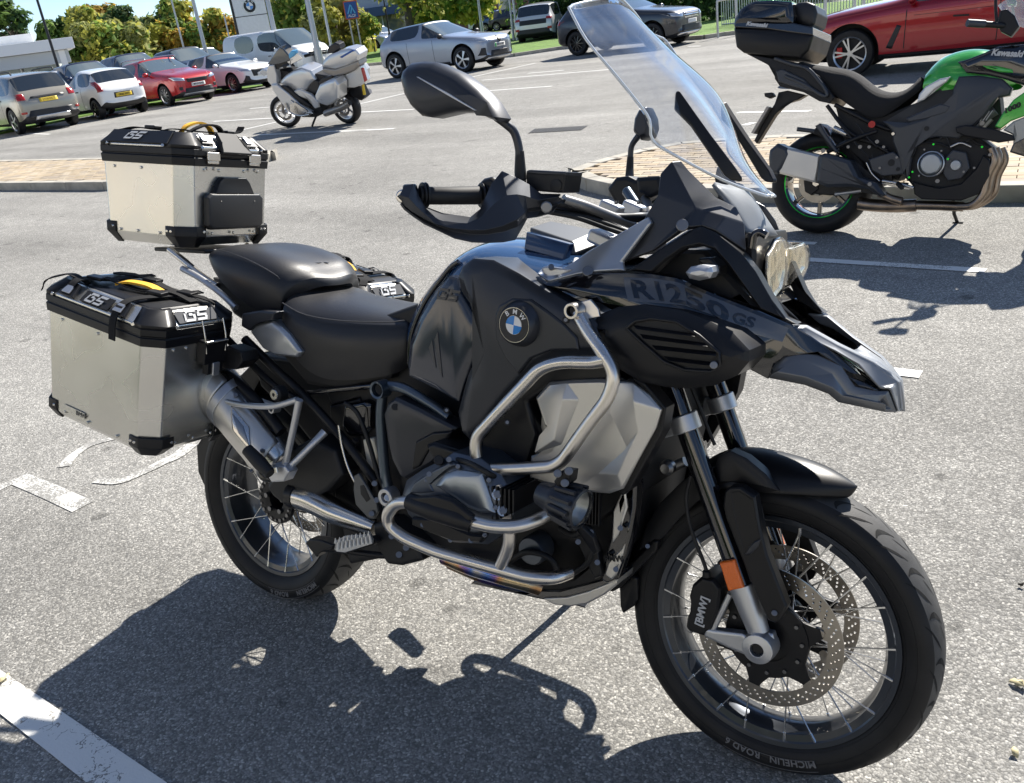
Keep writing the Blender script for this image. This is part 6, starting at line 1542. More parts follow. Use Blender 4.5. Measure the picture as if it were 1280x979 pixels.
def sym(nm, d, q, m_, lift=.006): return [(nm, d, q, m_, lift), (nm, d, [(-a, b) for a, b in q][::-1], m_, lift)]
def both(nm, q, m_, lift=.004): return [(nm, 'R', q, m_, lift), (nm, 'L', q, m_, lift)]
def num(root, s, x, y, z, d, h=.08, m='deep_black'):   # registration lettering on a plate facing +x or -x
    M = basis(V(x, y, z), V(0, 1 if d > 0 else -1, 0), V(0, 0, 1)); text('registration', s, h, M, m, root, .001, .001)
def seams(xs, z0, z1): 
    out = []
    for x in xs: out += both('door_seam', [(x, z0), (x + .012, z0), (x + .012 - .03, z1), (x - .03, z1)], 'deep_black', .002)
    return out
def handles(xs, z):
    out = []
    for x in xs: out += both('door_handle', [(x - .09, z - .018), (x + .09, z - .018), (x + .09, z + .018), (x - .09, z + .018)], 'car_trim', .02)
    return out
def stations(L, W, Hh, wb, fo, zb=.94, hood=.96, nose=.78, belt=.98, kind='hatch', rw=.60, ws0=.62, slope=.55):
    """front to rear; rear axle at 0"""
    f = wb + fo; r_ = f - L; w = W / 2; cw = wb * ws0 + .33 if kind != 'van' else wb + .28; roofF = cw - .78 * slope / .55; B_ = wb * .42
    rear = r_ + .10
    S = [(f, .34, nose - .12, nose - .06, w * .72, w * .62), (f - .10, .24, nose, nose + .06, w * .90, w * .78), (f - .42, .20, hood - .10, hood - .02, w * .985, w * .84), (cw + .30, .19, belt - .03, hood + .05, w, w * .86), (cw, .19, belt - .02, hood + .10, w, w * .86),
         (roofF, .19, belt, Hh - .045, w, w * rw * 1.22), (B_ + .05, .19, belt + .01, Hh, w, w * rw * 1.25), (B_ - .05, .19, belt + .015, Hh, w, w * rw * 1.25)]
    if kind == 'hatch': S += [(r_ + .78, .22, belt + .03, Hh - .05, w, w * rw * 1.22), (r_ + .60, .24, belt + .03, Hh - .09, w * .995, w * rw * 1.18), (r_ + .22, .26, belt + .02, belt + .10, w * .97, w * .80), (rear, .30, belt - .08, belt - .02, w * .93, w * .78), (r_, .42, .72, .78, w * .80, w * .70)]
    else: S += [(r_ + .9, .22, belt + .02, Hh, w, w * rw * 1.25), (r_ + .35, .24, belt + .02, Hh - .01, w, w * rw * 1.24), (r_ + .12, .26, belt + .02, Hh - .10, w * .98, w * rw * 1.2), (r_ + .05, .3, belt, belt + .2, w * .96, w * .88), (r_, .42, .75, .85, w * .9, w * .8)]
    return S
HG = {(4, 6): 2, (4, 7): 2, (4, 5): 1, (5, 5): 1, (7, 5): 1, (8, 5): 1, (9, 6): 1, (9, 7): 1}
# --- beige crossover, seen from behind
st = stations(4.34, 1.82, 1.66, 2.67, .84, belt=1.06, hood=1.08, nose=.86, rw=.66)
rt, tree, hit = make_car('parked_car', 'beige crossover with roof rails and yellow plate, parked leftmost with its tail to the road', 'car', (-25.2 + .12, 13.9), R(170), 2.67, .78, .36, st, HG, 'paint_beige', None, (5, .14, 'alloy'),
    sym('tail_lamp', 'B', [(.62, .92), (.84, .92), (.84, 1.10), (.62, 1.10)], 'tail_lamp') + [('number_plate', 'B', [(-.26, .82), (.26, .82), (.26, .93), (-.26, .93)], 'plate_yellow', .012), ('tailgate_trim', 'B', [(-.5, .95), (.5, .95), (.46, 1.0), (-.46, 1.0)], 'car_trim', .02), ('bumper_trim', 'B', [(-.72, .42), (.72, .42), (.60, .62), (-.60, .62)], 'car_trim', .02), ('skid_plate', 'B', [(-.52, .34), (.52, .34), (.48, .46), (-.48, .46)], 'alloy', .03)] + sym('reflector', 'B', [(.70, .54), (.84, .54), (.84, .60), (.70, .60)], 'tail_lamp', .03) + seams((.55, 1.5), .3, 1.04) + handles((.55, 1.35), .96), None, dict(mirror=(1.95, 1.12, .9)), 'car_trim')
num(rt, 'LV18 DCT', -.845, 0, .875, -1)
for s in (-1, 1): tube('roof_rail', [V(1.5, s * .60, 1.63), V(1.35, s * .62, 1.70), V(.0, s * .62, 1.71), V(-.2, s * .60, 1.63)], .022, 'car_trim', rt, 8)
# --- small white hatch
st = stations(3.54, 1.64, 1.48, 2.42, .60, belt=.96, hood=.98, nose=.76, rw=.64)
rt, tree, hit = make_car('parked_car', 'small white three-door hatchback parked tail-out beside the beige crossover', 'car', (-25.0, 16.45), R(171), 2.42, .71, .30, st, HG, 'paint_white', None, (8, .07, 'black_alloy'),
    sym('tail_lamp', 'B', [(.60, .82), (.76, .80), (.74, 1.12), (.66, 1.12)], 'tail_lamp', .012) + [('number_plate', 'B', [(-.26, .60), (.26, .60), (.26, .71), (-.26, .71)], 'plate_yellow', .012), ('plate_recess', 'B', [(-.32, .58), (.32, .58), (.30, .74), (-.30, .74)], 'car_trim', .006)] + seams((.75,), .3, .95) + handles((1.0,), .86), None, dict(mirror=(1.75, 1.0, .8)))
num(rt, 'DE65 XKT', -.54, 0, .655, -1)
# --- red crossover facing out
st = stations(4.14, 1.78, 1.54, 2.57, .83, belt=1.0, hood=1.02, nose=.84, rw=.64)
FRONT = lambda pl='plate_white', g=.32: [('grille', 'F', [(-.38, .68), (.38, .68), (.42, .80), (-.42, .80)], 'car_trim', .012), ('lower_grille', 'F', [(-.55, .34), (.55, .34), (.50, .50), (-.50, .50)], 'car_trim', .012), ('number_plate', 'F', [(-.26, .54), (.26, .54), (.26, .65), (-.26, .65)], pl, .02)]
LAMP = sym('headlight', 'F', [(.46, .74), (.80, .78), (.82, .90), (.50, .84)], 'head_lamp', .012)
rt, tree, hit = make_car('parked_car', 'red crossover with silver roof rails and bright alloys, parked nose-out beside the small white hatch', 'car', (-27.7, 19.5), R(-6), 2.57, .77, .34, st, HG, 'paint_red', None, (10, .07, 'alloy'), FRONT() + LAMP + sym('fog_lamp', 'F', [(.60, .46), (.72, .46), (.72, .56), (.60, .56)], 'car_trim', .012) + [('bumper_edge', 'F', [(-.6, .26), (.6, .26), (.58, .33), (-.58, .33)], 'alloy', .02)] + seams((.45, 1.35), .3, .98) + handles((.35, 1.25), .90), None, dict(mirror=(1.85, 1.06, .88)))
num(rt, 'MT19 OXG', 3.43, 0, .595, 1)
for s in (-1, 1): tube('roof_rail', [V(1.4, s * .58, 1.52), V(1.3, s * .59, 1.58), V(.0, s * .59, 1.58), V(-.25, s * .57, 1.50)], .02, 'alloy', rt, 8)
# --- white hatch, black roof
st = stations(4.03, 1.74, 1.41, 2.56, .82, belt=.94, hood=.93, nose=.76, rw=.62)
rt, tree, hit = make_car('parked_car', 'white hatchback with a black roof, parked nose-out between red crossover and white van', 'car', (-28.2, 22.7), R(-3), 2.56, .76, .33, st, HG, 'paint_white', 'paint_graphite', (10, .06, 'alloy'),
    [('grille', 'F', [(-.44, .50), (.44, .50), (.50, .74), (-.50, .74)], 'car_trim', .012), ('number_plate', 'F', [(-.26, .50), (.26, .50), (.26, .61), (-.26, .61)], 'plate_white', .03)] + sym('headlight', 'F', [(.52, .68), (.82, .72), (.84, .80), (.54, .78)], 'head_lamp', .012) + sym('air_intake', 'F', [(.58, .32), (.80, .34), (.74, .56), (.62, .52)], 'car_trim', .012) + seams((.45, 1.4), .3, .93) + handles((.4, 1.25), .86), None, dict(mirror=(1.9, 1.0, .86)))
num(rt, 'VK70 LSD', 3.43, 0, .555, 1)
# --- white van
st = stations(5.14, 1.93, 2.02, 3.2, .90, belt=1.16, hood=1.20, nose=1.02, kind='van', rw=.74, slope=.62)
rt, tree, hit = make_car('parked_van', 'white panel van with dark roof rails, parked nose-out behind the silver touring motorcycle', 'van', (-30.5, 27.3), R(-2), 3.2, .82, .34, st, {(4, 6): 2, (4, 7): 2, (4, 5): 1, (5, 5): 1, (7, 5): 1}, 'paint_white', None, (10, .06, 'alloy'),
    [('grille', 'F', [(-.48, .82), (.48, .82), (.52, 1.0), (-.52, 1.0)], 'car_trim', .015), ('lower_grille', 'F', [(-.5, .36), (.5, .36), (.5, .52), (-.5, .52)], 'car_trim', .015), ('number_plate', 'F', [(-.26, .60), (.26, .60), (.26, .71), (-.26, .71)], 'plate_white', .02), ('grille_bar', 'F', [(-.46, .90), (.46, .90), (.46, .925), (-.46, .925)], 'chrome', .025)] + sym('headlight', 'F', [(.56, .84), (.84, .88), (.84, 1.02), (.58, .98)], 'head_lamp', .012) + seams((1.25, 2.35), .3, 1.1) + handles((2.15,), 1.02), None, dict(mirror=(2.75, 1.22, .98)))
lathe('badge', [(.0, .02), (.075, .015), (.08, 0)], 'chrome', rt, 'x', (4.06, 0, .91), 20)
for s in (-1, 1): tube('roof_rail', [V(2.0, s * .66, 1.90), V(1.8, s * .67, 1.97), V(-.6, s * .67, 1.97), V(-.8, s * .66, 1.90)], .022, 'car_trim', rt, 8)
# --- grey-blue electric hatch
st = stations(4.20, 1.77, 1.51, 2.685, .80, belt=1.06, hood=1.0, nose=.84, rw=.62)
rt, tree, hit = make_car('parked_car', 'pale grey electric hatchback with black roof and two-tone alloys by the verge', 'car', (-17.39, 22.20), R(-1), 2.685, .79, .37, st, HG, 'paint_grey_blue', 'paint_graphite', (5, .17, 'alloy'),
    [('grille', 'F', [(-.5, .36), (.5, .36), (.44, .52), (-.44, .52)], 'car_trim', .012), ('number_plate', 'F', [(-.26, .60), (.26, .60), (.26, .71), (-.26, .71)], 'plate_white', .02), ('bumper_edge', 'F', [(-.66, .27), (.66, .27), (.60, .33), (-.60, .33)], 'alloy', .02), ('badge', 'F', [(-.07, .82), (0, .72), (.07, .82), (0, .92)], 'car_trim', .03), ('plate_flash', 'F', [(-.26, .60), (-.20, .60), (-.20, .71), (-.26, .71)], 'paint_green_flash', .024)] + sym('headlight', 'F', [(.40, .80), (.84, .80), (.86, .90), (.44, .86)], 'head_lamp', .012) + sym('air_intake', 'F', [(.66, .40), (.82, .42), (.78, .62), (.68, .62)], 'car_trim', .012) + seams((.60, 1.62), .32, 1.0) + both('sill_trim', [(.45, .22), (2.2, .22), (2.2, .34), (.45, .34)], 'car_trim', .008), None, dict(mirror=(2.0, 1.08, .88), mpaint='car_trim')) if mat('paint_green_flash', (.02, .4, .1), .4) else None
num(rt, 'NU24 HZP', 3.52, 0, .655, 1)
# --- dark grey crossover behind the screen
st = stations(4.23, 1.82, 1.57, 2.59, .84, belt=1.02, hood=1.03, nose=.86, rw=.64)
rt, tree, hit = make_car('parked_car', 'dark grey crossover with black alloys, parked by the verge behind the clear windscreen', 'car', (-12.12, 24.62), R(-4), 2.59, .79, .35, st, HG, 'paint_graphite', None, (10, .06, 'black_alloy'),
    [('grille', 'F', [(-.42, .72), (.42, .72), (.46, .88), (-.46, .88)], 'chrome', .012), ('grille_slot', 'F', [(-.42, .76), (.42, .76), (.42, .79), (-.42, .79)], 'car_trim', .018), ('grille_slot', 'F', [(-.42, .82), (.42, .82), (.42, .85), (-.42, .85)], 'car_trim', .018), ('lower_grille', 'F', [(-.60, .38), (.60, .38), (.55, .54), (-.55, .54)], 'car_trim', .012), ('number_plate', 'F', [(-.26, .57), (.26, .57), (.26, .68), (-.26, .68)], 'plate_white', .02), ('bumper_edge', 'F', [(-.7, .28), (.7, .28), (.66, .34), (-.66, .34)], 'chrome', .02)] + sym('headlight', 'F', [(.50, .76), (.84, .80), (.86, .90), (.52, .86)], 'head_lamp', .012) + sym('tail_lamp', 'B', [(.60, .90), (.86, .90), (.86, 1.02), (.62, 1.04)], 'tail_lamp', .012) + both('tail_lamp', [(-.78, .90), (-.55, .92), (-.60, 1.03), (-.78, 1.03)], 'tail_lamp', .008) + seams((.5, 1.5), .3, 1.0) + handles((.4, 1.35), .92), None, dict(mirror=(1.95, 1.08, .9)))
# --- pale SUV seen from behind beyond the grass
st = stations(4.5, 1.86, 1.66, 2.67, .90, belt=1.04, hood=1.06, nose=.86, rw=.66)
make_car('parked_car', 'pale grey SUV seen from behind, parked beyond the grass verge', 'car', (-20.85, 35.7), R(108), 2.67, .80, .35, st, HG, 'paint_pearl', None, (5, .14, 'alloy'),
    sym('tail_lamp', 'B', [(.60, .98), (.88, .96), (.88, 1.06), (.62, 1.08)], 'tail_lamp', .012) + [('tailgate_trim', 'B', [(-.62, .80), (.62, .80), (.62, 1.0), (-.62, 1.0)], 'car_trim', .010), ('bumper_trim', 'B', [(-.78, .36), (.78, .36), (.72, .62), (-.72, .62)], 'car_trim', .02)] + sym('reflector', 'B', [(.66, .56), (.84, .56), (.84, .66), (.66, .66)], 'tail_lamp', .03), None, dict(mirror=(1.9, 1.12, .92)))
# --- deep red coupe behind the green motorcycle
st = stations(4.78, 1.85, 1.44, 2.86, .85, belt=.96, hood=.93, nose=.72, rw=.58, slope=.75)
rt, tree, hit = make_car('parked_car', 'deep red four-door coupe parked across the bays behind the green motorcycle', 'car', (1.30, 13.95), R(182.5), 2.86, .80, .34, st, HG, 'paint_deep_red', None, (5, -.055, 'alloy'),
    sym('headlight', 'F', [(.46, .62), (.82, .66), (.86, .76), (.50, .70)], 'head_lamp', .012) + both('headlight', [(3.36, .62), (3.60, .60), (3.62, .68), (3.40, .74)], 'head_lamp', .008) + both('air_vent', [(2.16, .66), (2.22, .68), (2.36, .38), (2.28, .36)], 'car_trim', .008) + seams((.95, 2.12), .28, .94) + both('sill_trim', [(.48, .19), (2.4, .19), (2.4, .27), (.48, .27)], 'car_trim', .008) + both('door_handle', [(1.30, .70), (1.50, .71), (1.50, .735), (1.30, .725)], 'deep_black', .006) + both('shoulder_crease', [(.3, .80), (2.0, .78), (2.0, .786), (.3, .806)], 'deep_black', .0015) + [('grille', 'F', [(-.28, .36), (.28, .36), (.30, .70), (-.30, .70)], 'car_trim', .012)], None, dict(mirror=(2.02, 1.0, .92), mpaint='paint_deep_red'))
for s in (-1, 1): box('brake_caliper', V(2.86 + .15, s * .86, .36), (.08, .03, .15), 'caliper_red', rt, None, .01)
# --- further cars
st = stations(4.25, 1.8, 1.60, 2.6, .85, belt=1.0, hood=1.0, nose=.8)
P0 = FRONT() + LAMP
def simple(label, u, d, yaw, paint, glass=HG, grp=None, z=0, cat='car'):
    v = 85; q = ray(u, v); q.z = 0; q = q.normalized() * d; return make_car('parked_car', label, cat, (CAM.x + q.x, CAM.y + q.y), R(yaw), 2.6, .78, .34, st, glass, paint, None, (8, .07, 'alloy'), P0, grp, dict(mirror=(1.9, 1.08, .9)), z=z)[0]
simple('dark navy hatchback seen over the gap between the beige crossover and the small white hatch', 88, 40, -8, 'paint_navy', z=.16)
simple('navy estate car just behind the red crossover', 150, 41.5, -8, 'paint_navy', z=.24)
simple('dark blue car peeping out between the red crossover and the white hatchback', 218, 42, -8, 'paint_graphite', z=.20)
simple('pale silver car low behind the white hatchback with the black roof', 242, 50, -4, 'paint_pearl', z=.1)
simple('silver car roof just visible behind the beige crossover', 38, 40, -8, 'paint_pearl', z=-.02)
make_car('parked_car', 'white car cut off by the left edge, beyond the beige crossover', 'car', (-25.6, 11.0), R(171), 2.6, .78, .34, st, HG, 'paint_white', None, (8, .07, 'alloy'), [], None, dict(mirror=(1.9, 1.08, .9)))
for u, d, y, pa, la in ((430, 78, 10, 'paint_blue', 'small blue car parked in front of the supermarket, left of the pale blue one'), (452, 74, 0, 'paint_grey_blue', 'pale blue car parked in front of the supermarket, beside the yellow bin'), (470, 80, 4, 'paint_white', 'white car at the supermarket, rightmost of those left of the grey hatchback'),
                    (604, 84, 30, 'paint_white', 'white car by the brick building, leftmost of three'), (616, 82, 20, 'paint_blue', 'bright blue car by the brick building, between a white and a dark one'), (632, 80, 10, 'paint_graphite', 'dark car by the brick building beside the pale SUV')):
    simple(la, u, d, y, pa)
# ================================================================ verge, trees, buildings, street furniture
def far(u, v, d):
    q = ray(u, v); k = d / math.hypot(q.x, q.y); return CAM + q * k
def leafmat(name, col, tr=.25):
    m, n, b = nodes(name); b.inputs['Roughness'].default_value = .7; b.inputs['Specular IOR Level'].default_value = .25
    t = n.nodes.new('ShaderNodeTexCoord'); z = n.nodes.new('ShaderNodeTexNoise'); z.inputs['Scale'].default_value = 1.4; z.inputs['Detail'].default_value = 5
    c = n.nodes.new('ShaderNodeValToRGB'); c.color_ramp.elements[0].position = .35; c.color_ramp.elements[1].position = .65
    c.color_ramp.elements[0].color = (*[x * .7 for x in col], 1); c.color_ramp.elements[1].color = (*[x * 1.3 for x in col], 1)
    n.links.new(t.outputs['Object'], z.inputs['Vector']); n.links.new(z.outputs['Fac'], c.inputs[0]); n.links.new(c.outputs[0], b.inputs['Base Color'])
    tl = n.nodes.new('ShaderNodeBsdfTranslucent'); n.links.new(c.outputs[0], tl.inputs[0]); mx_ = n.nodes.new('ShaderNodeMixShader'); mx_.inputs[0].default_value = .45
    o = n.nodes['Material Output']; n.links.new(b.outputs[0], mx_.inputs[1]); n.links.new(tl.outputs[0], mx_.inputs[2]); n.links.new(mx_.outputs[0], o.inputs[0]); MAT[name] = m
leafmat('leaf_green', (.17, .27, .055)); leafmat('leaf_dark', (.055, .11, .035)); leafmat('leaf_yellow', (.45, .44, .08)); leafmat('leaf_orange', (.50, .33, .06)); leafmat('leaf_olive', (.31, .33, .11))
mat('bark', (.09, .075, .055), .9, bump=(30, .8, .02), var=.3)
def tree(label, top, d, width, leaves, seed, dens=1.0, leaf=.20, trunk=.28, zb=0.0, cat='tree', squash=1.0, group=None, bare=.22):
    rr = random.Random(seed); T = far(*top, d); H_t = T.z; base = V(T.x, T.y, zb)
    root = thing('tree', label, cat, loc=base, group=group); hw = width / 2
    bm = bmesh.new(); tk = catmull([V(0, 0, -.1), V(rr.uniform(-.1, .1), rr.uniform(-.1, .1), H_t * .3), V(rr.uniform(-.25, .25), rr.uniform(-.25, .25), H_t * .62), V(0, 0, H_t * .93)], 5)
    sweep_bm(bm, tk, [trunk, trunk * .75, trunk * .4, .03], 8)
    blobs = []
    for i in range(17):
        t = rr.uniform(bare + .08, .94); a = rr.uniform(0, 2 * PI); prof = math.sin(PI * min(1, max(.12, (t - bare) / (1 - bare) * .86 + .12))) ** .65
        q = hw * prof * rr.uniform(.25, .80); c = V(q * math.cos(a), q * math.sin(a), t * H_t); blobs.append((c, hw * rr.uniform(.30, .52) * (1.15 - .5 * t)))
        s = tk[int(len(tk) * min(.85, t * .75))]; sweep_bm(bm, [s, s.lerp(c, .5) + V(0, 0, .1), c], [trunk * .28, trunk * .16, .015], 5)
    finish(bm, 'trunk', 'bark', root, 50)
    bms = [bmesh.new() for _ in leaves]
    for c, r_ in blobs:
        k0 = rr.randrange(len(leaves))
        for _ in range(int(330 * dens)):
            v = V(rr.gauss(0, 1), rr.gauss(0, 1), rr.gauss(0, 1)).normalized(); q = r_ * (rr.random() ** .5) * rr.uniform(.85, 1.2); p = c + V(v.x * q, v.y * q, v.z * q * .85 * squash)
            if p.z < H_t * bare * .8 or p.z > H_t * 1.01: continue
            s = leaf * rr.uniform(.5, 1.3); n_ = (v + V(rr.uniform(-.8, .8), rr.uniform(-.8, .8), rr.uniform(-.2, 1))).normalized(); a_ = n_.orthogonal().normalized(); b_ = n_.cross(a_)
            an = rr.uniform(0, 6.3); x_ = a_ * math.cos(an) + b_ * math.sin(an); y_ = n_.cross(x_)
            bmx = bms[k0 if rr.random() < .7 else rr.randrange(len(leaves))]
            bmx.faces.new([bmx.verts.new(p + x_ * s * i_ + y_ * s * j_ * .6 + n_ * s * .1 * abs(i_)) for i_, j_ in ((-1, 0), (0, -.9), (1, 0), (0, .9))])
    for bmx, m_ in zip(bms, leaves):
        me = bpy.data.meshes.new('crown'); bmx.to_mesh(me); bmx.free(); link('crown', me, root, m_)
    return root
GR, DK, YE, OR, OL = 'leaf_green', 'leaf_dark', 'leaf_yellow', 'leaf_orange', 'leaf_olive'
tree('dark green tree at the left edge of the photo, behind the white showroom', (4, 0), 85, 6, [DK, DK, GR], 1, .8, .3)
tree('small dark tree just right of the showroom roof', (66, 24), 95, 5, [DK, GR], 2, .7, .3)
tree('tall yellowing tree left of the two flags', (96, 8), 80, 5.5, [OL, YE, GR], 3, 1, .28)
tree('tall olive tree behind the flags', (118, 6), 82, 5.6, [OL, OR, GR], 4, 1, .28)
tree('round light green tree standing below the flags', (126, 26), 70, 6.8, [YE, GR, OL], 5, 1.2, .24, bare=.10)
tree('dark green tree right of the flags', (158, 8), 76, 6.0, [GR, DK, OL], 6, 1.1, .26, bare=.12)
tree('broad green tree left of the orange one', (196, 3), 75, 6.5, [GR, GR, YE], 7, 1.1, .26, bare=.12)
tree('green tree with an orange crown behind the red crossover', (226, 1), 74, 6.5, [OR, GR, YE], 8, 1.1, .26, bare=.12)
tree('orange-tinted tree just left of the tall white pylon sign', (252, 10), 72, 5, [OR, YE, GR], 9, 1, .25, bare=.14)
tree('low yellow-green tree at the foot of the pylon sign', (282, 26), 80, 4.5, [YE, GR], 10, .9, .25, bare=.1)
tree('green tree right of the pylon sign', (345, -22), 85, 7, [GR, OL, OL], 12, 1, .28, bare=.12)
tree('olive tree behind the silver touring motorcycle, left of the supermarket', (378, -26), 66, 8, [OL, YE, GR], 13, 1.2, .24, bare=.10)
tree('thin-leaved olive tree close to the supermarket corner', (408, -8), 62, 5, [OL, OL, YE], 14, .9, .22, bare=.12)
tree('leaning tree with a bare forked trunk in front of the supermarket', (500, -46), 56, 7, [OL, YE, GR], 15, .45, .2, .34, bare=.40)
tree('yellow-green tree behind the grey electric hatchback', (540, -40), 60, 7, [GR, OL, YE], 16, .8, .22, bare=.30)
tree('bright yellow-green tree in front of the brick building', (590, -28), 58, 4.2, [YE, YE, GR], 17, .9, .2, bare=.36)
tree('small sapling in front of the supermarket', (459, 8), 62, 1.8, [GR, YE], 18, .25, .16, .06, bare=.35)
for i, (u, w, l) in enumerate(((712, 8, 'dark evergreen left of the tall clear windscreen'), (770, 10, 'dark evergreen behind the dark grey crossover'), (835, 9, 'dark evergreen above the bonnet of the dark grey crossover'), (890, 9, 'dark evergreen behind the railings, left of the top box'), (960, 10, 'dark evergreen behind the railings, above the red coupe'))):
    tree(l, (u, -70 - i * 6), 52, w, [DK, DK, GR], 30 + i, 1.6, .22, bare=.02)
# hedge below the evergreens
def hedge(label, a, b, h, d_, seed, lm):
    rr = random.Random(seed); root = thing('hedge', label, 'hedge', loc=(a.x, a.y, 0)); bm = bmesh.new(); D = b - a; L = D.length; D.normalize(); N_ = V(-D.y, D.x, 0)
    for _ in range(int(L * h * 260)):
        t = rr.uniform(0, L); s = rr.uniform(-d_ / 2, d_ / 2); z = h * (rr.random() ** .8) * (1 - .25 * abs(s) / d_ * 2); p = D * t + N_ * s + V(0, 0, z); q = rr.uniform(.06, .15)
        v = V(rr.gauss(0, 1), rr.gauss(0, 1), rr.gauss(0, 1)).normalized(); a_ = v.orthogonal().normalized() * q; b_ = v.cross(a_)
        bm.faces.new([bm.verts.new(p + a_), bm.verts.new(p + b_), bm.verts.new(p - a_), bm.verts.new(p - b_)])
    me = bpy.data.meshes.new('foliage'); bm.to_mesh(me); bm.free(); link('foliage', me, root, lm)
    cyl('stem', V(0, 0, 0), D * L + V(0, 0, .0), .05, 'bark', root, n=6)
hedge('dense dark hedge behind the railings at the top right', far(700, 40, 46) * 1, far(930, 20, 40) * 1, 3.0, 1.6, 5, 'leaf_dark')
# ---- grass verges with kerb
vo = [Gg(*q) for q in ((444, 84), (486, 80), (560, 77), (643, 71), (702, 62), (800, 54), (880, 49), (905, 45), (1010, 33), (1180, 18))]
vi = [Gg(*q) for q in ((1180, -8), (1010, 9), (905, 21), (800, 27), (700, 37), (640, 44), (560, 54), (486, 60), (446, 65))]
sheetz('grass_verge', vo + vi, .10, 'grass', 'structure', .12)
def kerbline(P, w=.13, h=.115):
    for a, b in zip(P, P[1:]):
        a = V(a[0], a[1], 0); b = V(b[0], b[1], 0); k = max(1, round((b - a).length / .92)); d = (b - a); n_ = V(-d.y, d.x, 0).normalized() * w / 2
        for i in range(k):
            p = a + d * (i / k) + d.normalized() * .004; q = a + d * ((i + 1) / k) - d.normalized() * .004
            bm = bmesh.new(); lo = [bm.verts.new(x + V(0, 0, -.01)) for x in (p - n_, q - n_, q + n_, p + n_)]; hi = [bm.verts.new(x.co + V(0, 0, h + .01)) for x in lo]
            for s in range(4): bm.faces.new((lo[s], lo[(s + 1) % 4], hi[(s + 1) % 4], hi[s]))
            bm.faces.new(hi); o = finish(bm, 'kerb_stone', 'kerb_stone', KR, 30)
KR = sheetz('kerb', [Gg(444, 86), Gg(445, 86), Gg(445, 85.8)], -.02, 'kerb_stone'); kerbline(vo)
ve = [Gg(*q) for q in ((-60, 196), (40, 172), (110, 156), (200, 136), (300, 120), (360, 108), (440, 96))]; ve2 = [(p[0] - 5.2, p[1] + .3) for p in ve]
sheetz('grass_strip', [(p[0] - 3.6, p[1]) for p in ve] + [(p[0] - 9, p[1]) for p in ve[::-1]], .05, 'grass', 'structure', .06)
sheetz('far_grass', [Gg(425, 74), Gg(486, 69), Gg(486, 63.5), Gg(432, 67)], .03, 'grass')
sheetz('far_grass', [(-120, 60), (-40, 60), (-60, 110), (-140, 110)], .02, 'grass')
# ---- railings at the top right
mat('galvanised', (.42, .44, .46), .4, metal=.8); mat('pale_metal', (.60, .60, .58), .45, metal=.3)
def rail(label, a, b, h, n, m='galvanised', bars=True):
    root = thing('railing', label, 'railing', loc=(a.x, a.y, 0)); D = V(b.x - a.x, b.y - a.y, 0)
    tube('top_rail', [V(0, 0, h), D + V(0, 0, h)], .03, m, root, 8, False); tube('lower_rail', [V(0, 0, .15), D + V(0, 0, .15)], .025, m, root, 8, False)
    me = None
    for i in range(n + 1):
        p = D * (i / n)
        if me is None:
            o = cyl('bar', V(0, 0, 0), V(0, 0, h), .014, m, root, n=6); me = o.data
        else:
            o = bpy.data.objects.new('bar', me); COL.objects.link(o); o.parent = root
        o.location = p
rail('grey upright-bar railing across the top right behind the verge', far(902, 18, 34), far(1100, 0, 30), 1.25, 60)
def hoop(label, u0, v0, u1, v1, d):
    a = far(u0, v0, d); b = far(u1, v1, d); o = tube('guard_hoop', [V(a.x, a.y, 0), V(a.x, a.y, .9), V(a.x, a.y, .9).lerp(V(b.x, b.y, .9), .12) + V(0, 0, .12), V(a.x, a.y, 1.02).lerp(V(b.x, b.y, 1.02), .88), V(b.x, b.y, .9), V(b.x, b.y, 0)], .035, 'pale_metal', None, 8, k=5)
    tag(o, label, 'barrier')
hoop('pale tubular hoop barrier left of the top box on the green motorcycle', 897, 30, 920, 20, 29)
hoop('pale tubular hoop barrier just right of that top box', 1032, 15, 1068, 8, 24)
hoop('pale tubular hoop barrier above the bonnet of the red coupe', 1080, 8, 1115, 0, 22)
# ---- posts
def post(label, low, d, r_, h, cat='lamp post', head=True, m='galvanised'):
    p = far(*low, d); root = thing('lamp_post' if head else 'flag_pole', label, cat, loc=(p.x, p.y, 0))
    tube('pole', [V(0, 0, 0), V(0, 0, h * .3), V(0, 0, h)], [r_ * 1.25, r_, r_ * .6], m, root, 10, False)
    cyl('base_sleeve', V(0, 0, 0), V(0, 0, 1.1), r_ * 1.6, m, root, n=10)
    if head:
        tube('lamp_arm', [V(0, 0, h), V(.3, -.2, h + .1), V(.9, -.5, h + .12)], .03, m, root, 8); box('lamp_head', V(1.0, -.55, h + .12), (.5, .22, .09), m, root, None, .02)
    else: lathe('finial', [(0, h + .1), (.06, h + .05), (0, h)], m, root, 'z', (0, 0, 0), 10)
post('slim dark lamp post rising beside the white showroom', (73, 85), 42, .055, 9, m='car_trim')
post('thin pale flag pole among the trees behind the red crossover', (222, 30), 60, .05, 12, 'flag pole', False)
post('tall pale lamp post behind the white hatchback with the black roof', (256, 60), 46, .085, 10)
post('short pale post behind the roof of the white van', (284, 36), 55, .06, 3.2, 'post', False)
post('broad pale lamp post right of the pylon sign', (342, 36), 42, .10, 10)
post('grey lamp post above the bonnet of the white van', (396, 60), 40, .11, 9)
post('thin grey post just right of the thick one, above the silver motorcycle', (412, 48), 46, .06, 9)
post('small dark lamp post in front of the supermarket', (486, 38), 62, .06, 4, m='car_trim')
post('pale post in front of the brick building', (601, 28), 55, .07, 8)
post('slender pale post beside the pale SUV', (640, 30), 48, .05, 7, 'flag pole', False)
post('grey post right beside the slender pale one', (645, 32), 47, .06, 6, 'post', False)
